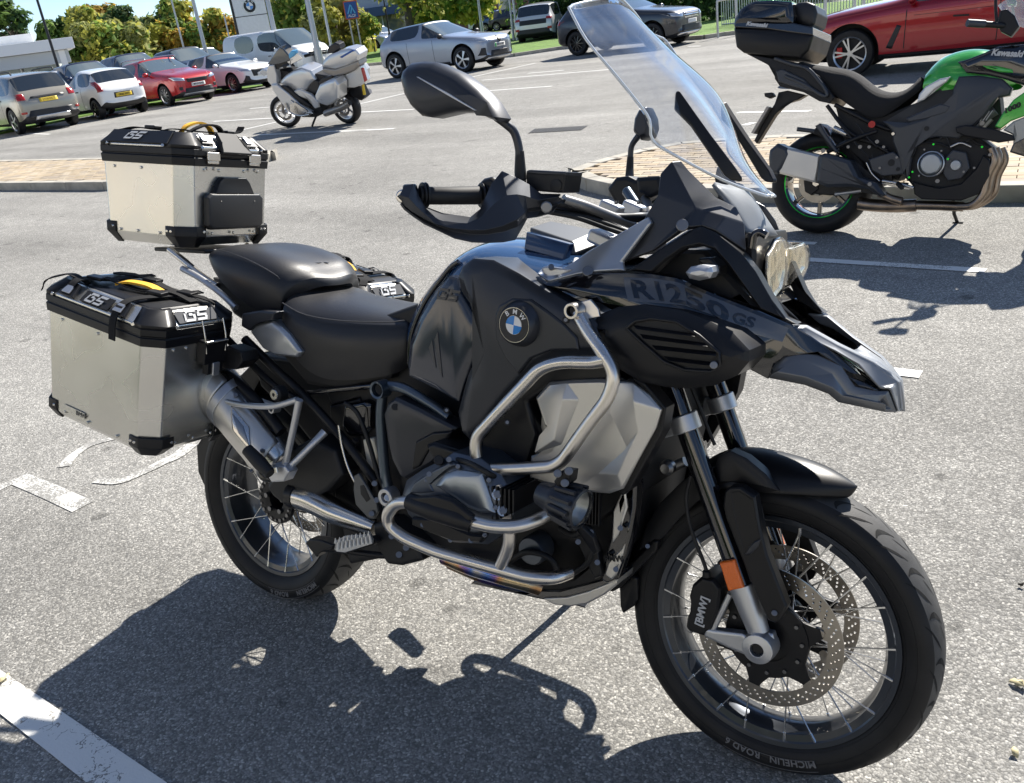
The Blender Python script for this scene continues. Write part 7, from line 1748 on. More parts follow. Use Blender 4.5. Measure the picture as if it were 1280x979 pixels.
# two flags on one pole each
mat('flag_blue', (.22, .34, .62), .8, var=.25); mat('flag_white', (.7, .72, .76), .8)
for u, la in ((111, 'blue and white flag on a pole above the trees, left one of two'), (124, 'blue and white flag on a pole above the trees, right one of two')):
    p = far(u, 27, 92); T = far(u - 2, 10, 92); root = thing('flag', la, 'flag', loc=(p.x, p.y, 0), rz=R(40)); h = T.z
    cyl('pole', V(0, 0, 0), V(0, 0, h + .2), .05, 'galvanised', root, n=8)
    rows = [[V(.26 * i, .10 * math.sin(i * 1.4 + j * .5), h - .24 * j - .06 * i) for j in range(6)] for i in range(6)]
    grid('cloth', rows[:5], 'flag_blue', root, 0, 1); grid('cloth', rows[4:], 'flag_white', root, 0, 1)
# ---- white car showroom at the left
mat('render_white', (.82, .83, .82), .7, var=.04); mat('fascia_grey', (.52, .55, .57), .55); mat('shop_glass', (.10, .14, .15), .05, coat=.5, spec=.9); mat('frame_white', (.86, .86, .85), .5)
def showroom():
    c = far(80, 80, 62); root = thing('showroom', 'white flat-roofed car showroom with a glazed front at the far left', 'building', loc=(c.x, c.y, 0), rz=R(241))
    # x runs left along the facade, +y towards the camera side is negative
    def bxx(nm, x0, x1, y0, y1, z0, z1, m, par=root, bv=.02): return box(nm, V((x0 + x1) / 2, (y0 + y1) / 2, (z0 + z1) / 2), (x1 - x0, y1 - y0, z1 - z0), m, par, None, bv)
    zt = far(60, 50, 62).z
    bxx('wall', .3, 22, -12, -.8, 0, zt - .5, 'render_white'); bxx('roof', -.8, 23, -12.5, 1.2, zt - .62, zt - .02, 'frame_white'); bxx('roof_parapet', 1.2, 22, -11, -1.0, zt - .02, zt + .5, 'render_white')
    bxx('soffit_band', -.4, 22.6, -.7, .8, zt - 1.35, zt - .64, 'fascia_grey')
    for i in range(11):
        g_ = bxx('window', .4 + i * 1.95, 2.2 + i * 1.95, -.79, -.6, .15, zt - 1.35, 'shop_glass', root, 0)
        for x in (.36 + i * 1.95, ): bxx('window_frame', x, x + .09, -.62, -.5, .1, zt - 1.35, 'frame_white', g_)
    for x in (-.2, 6, 12): bxx('column', x, x + .35, .5, .85, 0, zt - .64, 'frame_white')
showroom()
# ---- pylon sign
pc0 = far(318, 40, 58); ps = thing('pylon_sign', 'tall white pylon sign carrying a round blue and white car-maker roundel', 'sign', loc=(pc0.x, pc0.y, 0), rz=math.atan2(CAM.y - pc0.y, CAM.x - pc0.x) + R(10))
box('panel', V(0, 0, 3.9), (.35, 1.85, 7.8), 'render_white', ps, None, .02); box('side_strip', V(.05, -.98, 3.9), (.30, .09, 7.85), 'car_trim', ps, None, .01); box('panel_joint', V(.178, 0, far(312, 20, 58).z), (.008, 1.84, .04), 'car_trim', ps, None, 0)
rz_ = far(310, 8, 58).z; rd = lathe('roundel_disc', [(0, .03), (.37, .025), (.39, 0)], 'chrome', ps, 'x', (.18, .02, rz_), 32)
roundel(V(.216, .02, rz_), .36, rd, V(0, 1, 0), V(0, 0, 1), True)
# ---- supermarket
mat('cladding', (.38, .42, .48), .5, metal=.2, bump=(1, .0, .001)); mat('blue_band', (.03, .07, .16), .4); mat('sign_blue', (.01, .08, .32), .4); mat('sign_orange', (.55, .10, .02), .4); mat('sign_sky_cyan', (.12, .45, .75), .4)
def bld(name, label, u, v, d, rz, parts, cat='building'):
    c = far(u, v, d); root = thing(name, label, cat, loc=(c.x, c.y, 0), rz=R(rz))
    for nm, x0, x1, y0, y1, z0, z1, m in parts: box(nm, V((x0 + x1) / 2, (y0 + y1) / 2, (z0 + z1) / 2), (x1 - x0, y1 - y0, z1 - z0), m, root, None, .02)
    return root
sm = bld('supermarket', 'grey clad supermarket with a dark shopfront band, behind the touring motorcycle', 420, 30, 105, 30, [('wall', -6, 34, 0, 20, 3.2, 9.2, 'cladding'), ('shopfront', -5.8, 33.8, .3, 19, 0, 3.2, 'shop_glass'), ('fascia', -6.2, 34.2, -1.6, .1, 2.6, 3.5, 'blue_band'), ('roof_edge', -6.1, 34.1, -.05, 20, 9.2, 9.5, 'frame_white')]
    + [('panel_seam', x, x + .06, -.03, 0, 3.5, 9.2, 'fascia_grey') for x in range(-4, 34, 3)] + [('window_frame', x, x + .12, .2, .3, 0, 2.6, 'frame_white') for x in range(-4, 34, 3)])
lb = box('poster', V(2, .15, 1.8), (4, .1, 1.0), 'frame_white', sm, None, 0)
sg = thing('supermarket_sign', 'blue and orange supermarket sign on two slim posts, above the touring motorcycle', 'sign', loc=tuple(V(*far(446, 52, 60).xy, 0)), rz=math.atan2(CAM.y - far(446, 52, 60).y, CAM.x - far(446, 52, 60).x))
zs = far(443, 12, 60).z
box('sign_panel', V(0, 0, zs), (.14, .86, 1.05), 'sign_orange', sg, None, .02); box('sign_face', V(.072, 0, zs), (.02, .74, .92), 'sign_blue', sg, None, 0)
for k, (a, b) in enumerate((((-.22, -.3), (.0, .32)), ((.0, .32), (.22, -.3)), ((-.05, -.3), (.06, .10)))): cyl('emblem_stroke', V(.09, a[0], zs + .04 + a[1] * .8), V(.09, b[0], zs + .04 + b[1] * .8), .045, 'sign_sky_cyan', sg, n=6)
text('lettering', 'ALDI', .22, basis(V(.086, 0, zs - .33), V(0, 1, 0), V(0, 0, 1)), 'white_enamel', sg, .002)
for y in (-.22, .22): cyl('post', V(0, y, 0), V(0, y, zs - .4), .045, 'galvanised', sg, n=8)
# ---- brick building
def brick():
    m, n, b = nodes('brick'); b.inputs['Roughness'].default_value = .85; t = n.nodes.new('ShaderNodeTexCoord'); k = n.nodes.new('ShaderNodeTexBrick'); k.inputs['Scale'].default_value = 1; k.inputs['Brick Width'].default_value = .225; k.inputs['Row Height'].default_value = .075; k.inputs['Mortar Size'].default_value = .008
    k.inputs['Color1'].default_value = (.30, .09, .055, 1); k.inputs['Color2'].default_value = (.22, .065, .045, 1); k.inputs['Mortar'].default_value = (.3, .27, .24, 1); mpn = n.nodes.new('ShaderNodeMapping'); mpn.inputs['Rotation'].default_value = (R(90), 0, 0)
    n.links.new(t.outputs['Object'], mpn.inputs[0]); n.links.new(mpn.outputs[0], k.inputs['Vector']); n.links.new(k.outputs[0], b.inputs['Base Color']); MAT['brick'] = m
brick()
bld('brick_building', 'red brick building with blue-grey glazed bays behind the parked cars', 600, 30, 100, 20, [('wall', -3, 8, 0, 14, 0, 12, 'brick'), ('glazed_bay', 8, 11, .5, 13, 0, 12, 'blue_band'), ('pale_bay', 11, 16, .2, 13, 0, 12, 'fascia_grey'), ('brick_end', 16, 24, 0, 14, 0, 12, 'brick')]
    + [('window', x, x + 1.4, -.04, .02, z, z + 1.6, 'shop_glass') for x in (-1.8, 2.2, 5.4) for z in (1.2, 4.6, 8)] + [('mullion', x, x + .12, .3, .5, 0, 12, 'frame_white') for x in (9, 10, 12.5, 14)])
# yellow grit bin and small signs by the supermarket
gb = far(460, 56, 64); gbn = thing('grit_bin', 'yellow bin on the grass in front of the supermarket cars', 'bin', loc=(gb.x, gb.y, 0)); box('bin_body', V(0, 0, .4), (.7, .9, .8), 'plate_yellow', gbn, None, .05); box('bin_lid', V(0, 0, .86), (.76, .96, .12), 'plate_yellow', gbn, None, .04)
def leaf_(u, v, label, s, m):
    p = G(u, v); rr = random.Random(int(u)); bm = bmesh.new(); P = [(s * (1 + .25 * math.sin(3 * a)) * math.cos(a), s * .6 * math.sin(a)) for a in [i * PI / 5 for i in range(10)]]
    c = bm.verts.new((0, 0, .012)); vs = [bm.verts.new((x, y, .004 + rr.uniform(0, .012))) for x, y in P]
    for i in range(10): bm.faces.new((c, vs[i], vs[(i + 1) % 10]))
    o = finish(bm, 'fallen_leaf', m, None, 60); o.location = (p.x, p.y, .0); o.rotation_euler = (0, 0, u); tag(o, label, 'leaf', 'fallen leaves'); o.modifiers.new('s', 'SOLIDIFY').thickness = .001
mat('dry_leaf', (.55, .48, .28), .7)
leaf_(1272, 857, 'pale dry leaf on the asphalt at the right edge, beside the front wheel', .018, 'dry_leaf'); leaf_(1268, 884 + 60, 'yellowish leaf at the lower right corner', .012, 'dry_leaf'); leaf_(5, 852, 'pale shiny leaf lying on the white line at the left edge', .02, 'dry_leaf')
leaf_(1276, 734, 'small dark leaf at the right edge above the pale one', .008, 'bark')

# ---- the dealership: unseen building added behind the camera for cases and fairings to mirror
def backdrop():
    root = thing('backdrop', 'added, unseen, long cream rendered dealership building facing the bikes, behind the photographer', 'building', loc=(2, -17, 0), rz=R(-6))
    mat('render_cream', (.54, .49, .41), .8, var=.1)
    def q(nm, x0, x1, y0, y1, z0, z1, m): return box(nm, V((x0 + x1) / 2, (y0 + y1) / 2, (z0 + z1) / 2), (x1 - x0, y1 - y0, z1 - z0), m, root, None, .02)
    q('wall', -26, 26, -9, 0, 0, 6.4, 'render_cream'); q('roof', -26.6, 26.6, -9.5, .6, 6.42, 6.9, 'fascia_grey'); q('plinth', -26.1, 26.1, -.1, .12, 0, .5, 'kerb_stone')
    for i in range(8):
        w = q('window', -22 + i * 5.8, -19.2 + i * 5.8, -.05, .03, .6, 3.4, 'shop_glass'); f = q('window_frame', -20.65 + i * 5.8, -20.55 + i * 5.8, .032, .07, .6, 3.4, 'frame_white')
backdrop()
hedge('added, unseen green hedge for the cases to mirror, between the bikes and the dealership', V(-14, -11.2, 0), V(15, -12.6, 0), 1.9, 1.2, 8, 'leaf_dark')  # unseen hedge, added so the cases reflect a dark lower band
# ================================================================ green sport-tourer on the right
mat('kawa_green', (.05, .42, .045), .12, coat=1, metal=.2); mat('mesh_seat', (.018, .018, .02), .9, bump=(420, .9, .003, 1, None, 'voronoi')); mat('header_steel', (.34, .27, .21), .35, metal=1, var=.25, vs=12)
mat('touring_silver', (.66, .66, .655), .28, metal=.45, coat=.8); mat('touring_grey', (.30, .28, .26), .3, metal=.5); mat('green_anod', (.02, .6, .05), .2, metal=.7); mat('smoke', (.05, .06, .07), .08, coat=1)
mat('graphite_panel', (.05, .055, .065), .35, metal=.3); mat('kfairing_grey', (.34, .35, .34), .3, metal=.4)
def cast_wheel(root, c, R_, hw, lip, spk, rm='gloss_black', stripe=None, disc_r=.125, dy=.075, steer=0):
    w = lathe('wheel', [(lip - .02, -hw * .7), (lip, -hw * .78), (lip + .003, -hw * .7), (lip - .006, 0), (lip + .003, hw * .7), (lip, hw * .78), (lip - .02, hw * .7), (lip - .03, 0)], rm, root, 'y', c, 56, True, 30)
    s = R_ - lip; pf = [(lip, -hw * .8), (lip + s * .3, -hw * .97), (lip + s * .55, -hw), (lip + s * .85, -hw * .75), (R_, -hw * .25), (R_, hw * .25), (lip + s * .85, hw * .75), (lip + s * .55, hw), (lip + s * .3, hw * .97), (lip, hw * .8)]
    lathe('tyre', pf, 'tyre_rubber', w, 'y', c, 64, False, 60)
    if stripe:
        for sd_ in (-1, 1): lathe('rim_stripe', [(lip - .006, sd_ * hw * .80), (lip - .001, sd_ * hw * .82)], stripe, w, 'y', c, 56)
    lathe('hub', [(.02, -.08), (.05, -.07), (.05, .07), (.02, .08)], rm, w, 'y', c, 24, True, 30)
    for i in range(spk):
        a = 2 * PI * i / spk + .2; box('spoke', c + V(.5 * (lip + .03) * math.cos(a), 0, .5 * (lip + .03) * math.sin(a)), (lip - .04, .03, .026), rm, w, Matrix.Rotation(-a, 3, 'Y'), .006)
    disc(w, c, -dy, disc_r, disc_r - .045, 6, 10, 2)
    if steer:
        q = Matrix.Translation(c) @ Matrix.Rotation(steer, 4, 'Z') @ Matrix.Translation(-c); w.matrix_local = q
    return w
KF = Frame(V(.42, 4.32, 0), R(0), .20); K_ = crop(KF, 860, 0, 3.0476)
kaw = thing('motorcycle', 'green and black sport-touring motorcycle with black top box before the red coupe', 'motorcycle', m=KF.m)
def kp(name, w, m, t, *a, **k):
    pr = k.pop('par', kaw); return plate(name, pts(K_, w, *a), m, pr, t, k.pop('dome', ((.006, .005),)), k.pop('bevel', .003), **k)
def kt(name, w, r_, m, *a, **k): return tube(name, pts(K_, w, *a), r_, m, k.pop('par', kaw), k.pop('n', 10), **k)
cast_wheel(kaw, V(0, 0, .318), .318, .088, .222, 7, 'gloss_black', 'green_anod', .125, .085)
FWc = V(1.52, 0, .305); cast_wheel(kaw, FWc, .305, .06, .222, 7, 'gloss_black', 'green_anod', .155, .07)
for s in (-1, 1): cyl('fork_leg', V(1.53, s * .10, .30), V(1.24, s * .10, .98), .025, 'gloss_black', kaw)
kp('swingarm', .13, 'matte_black', .26, (450, 700), (540, 690), (700, 640), (780, 640), (780, 690), (640, 740), (540, 745), (450, 735), bevel=.006)
kp('tyre_hugger', .10, 'matte_black', .2, (412, 492), (480, 495), (500, 470), (530, 490), (560, 545), (575, 580), (540, 570), (510, 520), (450, 502))
mf = kp('muffler', .26, 'guard_alu', .11, (378, 562), (505, 592), (500, 640), (488, 698), (350, 662), (335, 650), (360, 600), dome=((.012, .012),), bevel=.006)
kp('muffler_cap', .265, 'graphite_panel', .12, (308, 600), (312, 572), (342, 546), (380, 564), (386, 588), (362, 642), (345, 664), (322, 662), (310, 640), dome=((.008, .010), (.02, .018)), par=mf)
kp('muffler_shield', .268, 'graphite_panel', .12, (502, 592), (520, 584), (618, 612), (650, 676), (718, 698), (752, 742), (735, 752), (690, 722), (620, 712), (530, 714), (488, 696), (494, 640), dome=((.008, .010), (.02, .018)), par=mf)
cyl('shield_bolt', K_(692, 702, .275), K_(692, 702, .295), .012, 'bolt', mf, n=12)
kt('exhaust_link', .20, [.024, .022, .026], 'header_steel', (730, 735), (770, 755), (815, 768), par=mf)
kt('collector', .12, .038, 'header_steel', (650, 775), (700, 782), (790, 786), (870, 782)); kt('collector', .12, .028, 'header_steel', (860, 782), (960, 784), (1050, 788))
for w, dx in ((.14, 0), (.08, 22), (.18, -18)): kt('header_pipe', w, .021, 'header_steel', (1030 + dx * .3, 788), (1090 + dx * .5, 782), (1140 + dx, 740), (1158 + dx, 670), (1185 + dx, 610), (1172 + dx, 565))
blkK = lambda nm, w0, w1, m, *a: plate(nm, [V(p.x, -w0, p.z) for p in pts(K_, w0, *a)], m, kaw, w0 - w1, ((.01, .006),), .006)
blkK('engine_block', .17, -.17, 'deep_black', (850, 540), (1080, 500), (1160, 560), (1140, 640), (1040, 720), (880, 740), (840, 690))
blkK('frame_core', .10, -.10, 'deep_black', (560, 400), (740, 440), (900, 380), (1180, 300), (1200, 480), (1060, 560), (860, 600), (800, 690), (700, 650), (600, 560))
cc = K_(925, 625, .24)
lathe('clutch_cover', [(0, -.016), (.050, -.014), (.058, -.006), (.066, .01), (.066, .08)], 'engine_light', kaw, 'y', cc, 32)
lathe('clutch_ring', [(.066, -.004), (.072, 0), (.072, .07)], 'cast_alu', kaw, 'y', cc, 32)
c2 = K_(1020, 630, .23); lathe('generator_cover', [(0, -.012), (.026, -.010), (.030, 0), (.030, .05)], 'engine_light', kaw, 'y', c2, 24)
kp('generator_housing', .215, 'graphite_panel', .06, (980, 600), (1010, 570), (1060, 580), (1075, 640), (1040, 680), (990, 690), (970, 660))
for X, Y in ((935, 550), (990, 606), (855, 655), (842, 676), (1120, 560)): cyl('green_bolt', K_(X, Y, .235), K_(X, Y, .252), .0058, 'green_anod', kaw, n=10)
kp('belly_pan', .20, 'matte_black', .08, (856, 690), (880, 700), (960, 716), (1040, 700), (1100, 640), (1125, 590), (1150, 610), (1148, 670), (1108, 740), (1040, 765), (890, 760), (862, 740))
kp('side_cover', .20, 'graphite_panel', .05, (742, 462), (830, 468), (905, 440), (1000, 405), (1010, 340), (1032, 292), (1110, 288), (1200, 302), (1236, 336), (1225, 365), (1180, 372), (1130, 440), (1080, 486), (1030, 528), (940, 522), (880, 538), (856, 590), (846, 660), (836, 690), (812, 650), (800, 590), (780, 540), (778, 500), dome=((.008, .008), (.03, .014)))
kp('side_cover_upper', .212, 'graphite_panel', .03, (830, 452), (900, 420), (960, 395), (1002, 404), (985, 430), (900, 455), (840, 466)); cyl('frame_plug', K_(908, 490, .214), K_(908, 490, .224), .013, 'deep_black', kaw)
cyl('cover_bolt', K_(781, 510, .21), K_(781, 510, .225), .009, 'steel', kaw, n=10)
kp('footrest_plate', .20, 'graphite_panel', .03, (688, 608), (730, 594), (782, 578), (812, 600), (826, 640), (822, 664), (740, 672), (700, 650))
for X, Y, r_ in ((775, 620, .02), (800, 645, .012)): cyl('plate_hole', K_(X, Y, .203), K_(X, Y, .2085), r_, 'deep_black', kaw)
kt('rear_brake_lever', .22, .009, 'steel', (740, 690), (800, 700), (860, 716)); kt('footrest', .27, .014, 'rubber', (800, 700, .22), (815, 715, .28)); kt('brake_line', .18, .008, 'steel', (680, 620), (700, 660), (730, 690)); kt('passenger_peg', .24, .013, 'graphite_panel', (415, 492, .26), (480, 500, .22))
kp('passenger_hanger', .21, 'graphite_panel', .03, (484, 480), (505, 470), (520, 500), (560, 560), (575, 580), (560, 582), (520, 530))
kt('subframe_rail', .15, .012, 'matte_black', (530, 402), (590, 480), (640, 520), (700, 545), (770, 585)); kt('subframe_rail', .15, .013, 'matte_black', (560, 400), (640, 440), (700, 470), (770, 495)); kt('subframe_brace', .15, .010, 'matte_black', (600, 520), (680, 540), (760, 572))
cyl('preload_knob', K_(700, 474, .17), K_(700, 474, .20), .020, 'red_pin', kaw, n=14); kt('shock', .16, .018, 'steel', (555, 488), (605, 512)); kt('shock', .16, .018, 'steel', (535, 525), (570, 575))
kt('hanger_tube', .19, .013, 'matte_black', (530, 580), (600, 545), (660, 520), (720, 500)); cyl('axle_nut', V(0, -.15, .318), V(0, -.12, .318), .022, 'steel', kaw, n=6)
# tail, seat, top box
kp('tail_cowl', .17, 'matte_black', .34, (222, 205), (330, 222), (420, 240), (500, 290), (560, 372), (540, 395), (500, 386), (440, 352), (350, 330), (330, 300), (332, 268), (300, 245))
kt('grab_rail', .19, .011, 'graphite_panel', (330, 222), (395, 245), (455, 262), (500, 310), (528, 352), (515, 365), (440, 320), (370, 290)); kp('tail_side', .185, 'graphite_panel', .03, (335, 270), (360, 262), (440, 300), (480, 340), (470, 350), (400, 330), (345, 312))
kp('plate_arm', .03, 'matte_black', .06, (345, 352), (380, 345), (450, 362), (420, 380), (370, 395), (330, 440), (280, 520), (262, 548), (252, 536), (290, 460), (330, 396)); kp('rear_indicator', .12, 'matte_black', .04, (290, 355), (320, 352), (330, 366), (310, 376), (292, 368)); kp('tail_plate', .09, 'touring_grey', .18, (300, 405), (310, 408), (250, 510), (240, 506), dome=((.001, .001),), bevel=0)
def kgrid(name, cols, m, sub=2):
    rows = []
    for s in cols:
        h = [K_(*q) for q in s]; rows.append(h + [V(q.x, -q.y, q.z) for q in h[-2::-1]])
    return grid(name, rows, m, kaw, 0, sub)
kgrid('seat', [[(420, 245, .10), (418, 240, .12), (430, 236, .10), (440, 234, .0)], [(470, 285, .13), (462, 262, .15), (470, 250, .13), (480, 246, .0)], [(570, 372, .14), (560, 330, .17), (560, 262, .15), (580, 252, .0)], [(640, 420, .14), (632, 370, .17), (640, 280, .15), (650, 268, .0)], [(700, 458, .14), (700, 410, .17), (700, 345, .15), (710, 330, .0)], [(760, 440, .13), (770, 400, .155), (770, 365, .13), (775, 352, .0)], [(830, 385, .11), (835, 365, .12), (835, 350, .10), (835, 342, .0)], [(888, 345, .08), (892, 320, .09), (888, 296, .07), (884, 290, .0)]], 'mesh_seat')
tb = kp('top_box', .20, 'matte_black', .40, (174, 104), (260, 106), (372, 118), (480, 132), (462, 190), (428, 224), (330, 214), (212, 202), (184, 180), dome=((.012, .014), (.035, .022)), bevel=.022)
kp('top_box_lid', .205, 'gloss_black', .41, (174, 98), (178, 72), (202, 34), (232, 14), (262, 4), (330, 2), (396, 8), (402, 60), (400, 88), (372, 92), (300, 90), dome=((.014, .014), (.035, .024)), bevel=.022, par=tb)
kp('top_box_band', .212, 'gloss_black', .42, (180, 74), (220, 84), (330, 92), (400, 88), (476, 104), (476, 134), (380, 122), (300, 110), (176, 104), dome=((.004, .004),), bevel=.004, par=tb)
kp('backrest', .12, 'seat_vinyl', .24, (398, 24), (420, 10), (452, 6), (484, 18), (494, 50), (484, 92), (462, 110), (430, 96), (402, 72), dome=((.012, .012), (.03, .02)), bevel=.018, par=tb)
kp('lid_panel', .12, 'kawa_green', .24, (262, 3), (300, -1), (396, 5), (396, 10), (330, 5), (264, 7), dome=((.001, .001),), bevel=.001, par=tb)
def ktext(s, X0, Y0, X1, Y1, w, hh, m, par=kaw):
    a = K_(X0, Y0, w); b = K_(X1, Y1, w); me = text_bm(s, 1, .0, .01); xs = [v.co.x for v in me.vertices]; L = max(xs) - min(xs); bpy.data.meshes.remove(me)
    M = basis((a + b) / 2, b - a, V(0, 0, 1)); return text('lettering', s, hh, M, m, par, .0005, .002, .2, 1, (b - a).length / (L * hh))
ktext('Kawasaki', 224, 90, 300, 98, .222, .03, 'white_letter', tb)
# tank and flank
kgrid('fuel_tank', [[(890, 345, .09), (896, 320, .11), (905, 290, .10), (905, 275, .0)], [(940, 350, .14), (945, 300, .16), (950, 240, .13), (960, 205, .0)], [(1010, 340, .17), (1020, 290, .18), (1030, 215, .14), (1040, 176, .0)], [(1100, 330, .18), (1100, 280, .19), (1100, 205, .14), (1105, 168, .0)], [(1180, 330, .18), (1180, 280, .19), (1180, 215, .14), (1180, 182, .0)], [(1260, 330, .17), (1260, 280, .18), (1260, 220, .13), (1250, 200, .0)]], 'kawa_green')
kp('tank_panel', .20, 'gloss_black', .04, (1028, 236), (1060, 228), (1120, 205), (1180, 178), (1290, 168), (1400, 190), (1420, 300), (1290, 330), (1200, 300), (1140, 286), (1060, 278), dome=((.006, .006), (.02, .012))); ktext('Kawasaki', 1158, 200, 1274, 207, .2155, .045, 'white_letter')
kp('green_flash', .214, 'kawa_green', .01, (1120, 250), (1180, 252), (1236, 264), (1240, 278), (1190, 276), (1140, 262)); kp('tank_scoop', .205, 'touring_silver', .02, (880, 360), (905, 330), (960, 300), (1000, 292), (985, 312), (940, 340), (900, 380), (872, 392))
kp('flank_fairing', .24, 'kawa_green', .04, (1168, 482), (1200, 430), (1240, 380), (1290, 345), (1420, 330), (1440, 420), (1290, 440), (1230, 462), (1190, 492)); kp('lower_flank', .235, 'kfairing_grey', .04, (1200, 496), (1240, 462), (1290, 442), (1430, 424), (1420, 500), (1330, 570), (1230, 580), (1250, 520)); kp('flank_trim', .238, 'gloss_black', .03, (1225, 580), (1240, 545), (1290, 520), (1400, 500), (1380, 580), (1290, 600))
ktext('1000', 1205, 425, 1262, 400, .252, .035, 'deep_black')
kp('crash_bobbin', .26, 'matte_black', .05, (1018, 484), (1060, 476), (1160, 490), (1240, 515), (1246, 534), (1180, 544), (1120, 530), (1060, 520), (1024, 506)); kt('radiator_hose', .14, .03, 'chain_plate', (1040, 560), (1070, 520), (1130, 450), (1170, 420)); kt('cylinder', .12, .045, 'cast_alu', (1100, 480), (1140, 440))
# nose and bars
kp('nose_fairing', .20, 'gloss_black', .40, (1400, 190), (1440, 120), (1500, 140), (1600, 260), (1560, 340), (1440, 420), (1420, 330)); kp('front_mudguard', .07, 'kawa_green', .14, (1380, 560), (1440, 510), (1520, 500), (1590, 540), (1610, 600), (1540, 560), (1440, 560))
kt('handlebar', .34, .016, 'matte_black', (1066, 88, .38), (1120, 92, .34), (1200, 98, .28), (1250, 112, .15)); kt('grip', .36, .020, 'graphite_panel', (1064, 88, .385), (1130, 92, .33), smooth=False); kp('switchgear', .28, 'matte_black', .06, (1180, 90), (1190, 40), (1215, 34), (1245, 60), (1262, 100), (1230, 140), (1190, 120))
kt('mirror_stem', .30, .008, 'matte_black', (1176, 90), (1172, 20), (1176, -40)); kp('mirror', .34, 'gloss_black', .04, (1130, -60), (1180, -75), (1230, -60), (1220, -30), (1160, -25)); kt('mirror_stem', -.30, .008, 'matte_black', (1240, 60), (1236, 10), (1240, -30)); kp('mirror', -.28, 'smoke', .05, (1212, 2), (1232, -12), (1252, 4), (1248, 22), (1216, 22))
free('screen', [K_(1230, 90, .12), K_(1180, 20, .10), K_(1260, -40, .05), K_(1330, 120, .12), K_(1230, 90, -.12), K_(1180, 20, -.10), K_(1260, -40, -.05), K_(1330, 120, -.12)], [(0, 1, 2, 3), (1, 5, 6, 2), (4, 5, 6, 7)], 'screen_glass', kaw, .004, 0)
tube('side_stand', [V(.75, .12, .26), V(.76, .20, .12), V(.77, .30, .062)], .011, 'matte_black', kaw, 8, False); box('stand_foot', V(.775, .30, .062), (.06, .04, .008), 'matte_black', kaw, None, .002)
for a, b in (((960, 530), (1000, 560)), ((1060, 540), (1100, 520)), ((850, 600), (870, 560))): kt('cable', .2, .006, 'rubber', a, ((a[0] + b[0]) / 2, a[1] - 14), b)

# ================================================================ silver touring motorcycle in the middle distance
TF = Frame(V(-10.06, 11.19, 0), PI, .20); T0 = crop(TF, 200, 0, 4.923); T_ = lambda X, Y, w: T0(X, Y, -w)
tou = thing('motorcycle', 'silver touring motorcycle with panniers and large top case, standing alone in the roadway', 'motorcycle', m=TF.m)
def tp_(name, w, m, t, *a, **k):
    pr = k.pop('par', tou); tw = k.pop('twin', False); o = plate(name, pts(T_, w, *a), m, pr, t, k.pop('dome', ((.012, .015),)), k.pop('bevel', .006), side=-1, **k)
    if tw: mir(o)
    return o
def tt(name, w, r_, m, *a, **k):
    tw = k.pop('twin', False); o = tube(name, pts(T_, w, *a), r_, m, k.pop('par', tou), 8, **k)
    if tw: mir(o)
    return o
cast_wheel(tou, V(0, 0, .32), .32, .09, .222, 5, 'cast_alu', None, .15, -.085); cast_wheel(tou, V(1.62, 0, .31), .31, .062, .222, 5, 'cast_alu', None, .16, -.07, R(22))
for s in (-1, 1): cyl('fork_leg', V(1.60, s * .09, .32), V(1.36, s * .09, .80), .03, 'touring_grey', tou)
tp_('engine_block', .22, 'deep_black', .44, (750, 530), (830, 560), (990, 640), (1010, 700), (960, 722), (880, 722), (800, 690), (740, 600))
tp_('frame_core', .12, 'deep_black', .24, (700, 420), (800, 440), (930, 450), (1060, 470), (1160, 440), (1190, 520), (1100, 620), (960, 650), (820, 570), (720, 500))
tp_('fuel_tank', .17, 'touring_silver', .34, (738, 500), (775, 462), (825, 430), (872, 416), (930, 436), (962, 490), (930, 520), (905, 556), (820, 560), (762, 532), dome=((.02, .03), (.06, .05)))
tp_('rider_seat', .17, 'seat_vinyl', .34, (905, 556), (925, 505), (950, 490), (975, 500), (990, 545), (960, 578), (920, 574)); tp_('passenger_seat', .16, 'seat_vinyl', .32, (972, 505), (1000, 480), (1062, 462), (1075, 490), (1000, 540), (985, 540))
tp_('side_fairing', .30, 'touring_silver', .06, (684, 520), (720, 520), (790, 575), (860, 640), (935, 690), (920, 712), (850, 716), (790, 690), (742, 622), (700, 560), twin=True); tp_('fairing_trim', .27, 'matte_black', .04, (738, 528), (780, 530), (850, 590), (930, 650), (925, 665), (860, 640), (790, 580), twin=True)
tp_('frame_cover', .24, 'touring_silver', .04, (822, 560), (860, 548), (930, 580), (978, 630), (985, 660), (955, 670), (930, 620), (880, 590), (835, 585), twin=True)
tp_('front_fairing', .24, 'touring_silver', .26, (664, 500), (655, 440), (668, 400), (700, 400), (720, 460), (724, 520), (700, 540)); tp_('headlight', .12, 'head_lamp', .24, (616, 436), (630, 424), (656, 432), (662, 460), (640, 470), (622, 456), par=tou)
tp_('screen_base', .20, 'matte_black', .36, (664, 420), (680, 380), (720, 330), (760, 360), (800, 400), (760, 420), (700, 430)); sc_ = tp_('windshield', .22, 'smoke', .02, (660, 396), (690, 350), (735, 288), (758, 300), (800, 350), (812, 372), (740, 392), (700, 400)); sc2 = tp_('windshield_centre', .20, 'smoke', .16, (690, 350), (735, 288), (742, 292), (700, 360))
tt('handlebar', .34, .02, 'steel', (690, 440, .1), (740, 420, .2), (800, 408, .34)); tt('bar_control', .30, .03, 'matte_black', (760, 410), (800, 400), twin=True); tp_('mirror', .42, 'sign_sky_cyan', .06, (792, 334), (806, 314), (832, 310), (838, 330), (816, 352), (796, 362)); tt('mirror_stem', .36, .012, 'steel', (800, 400), (806, 360))  # mirror coloured cyan: the reflected sky is painted in
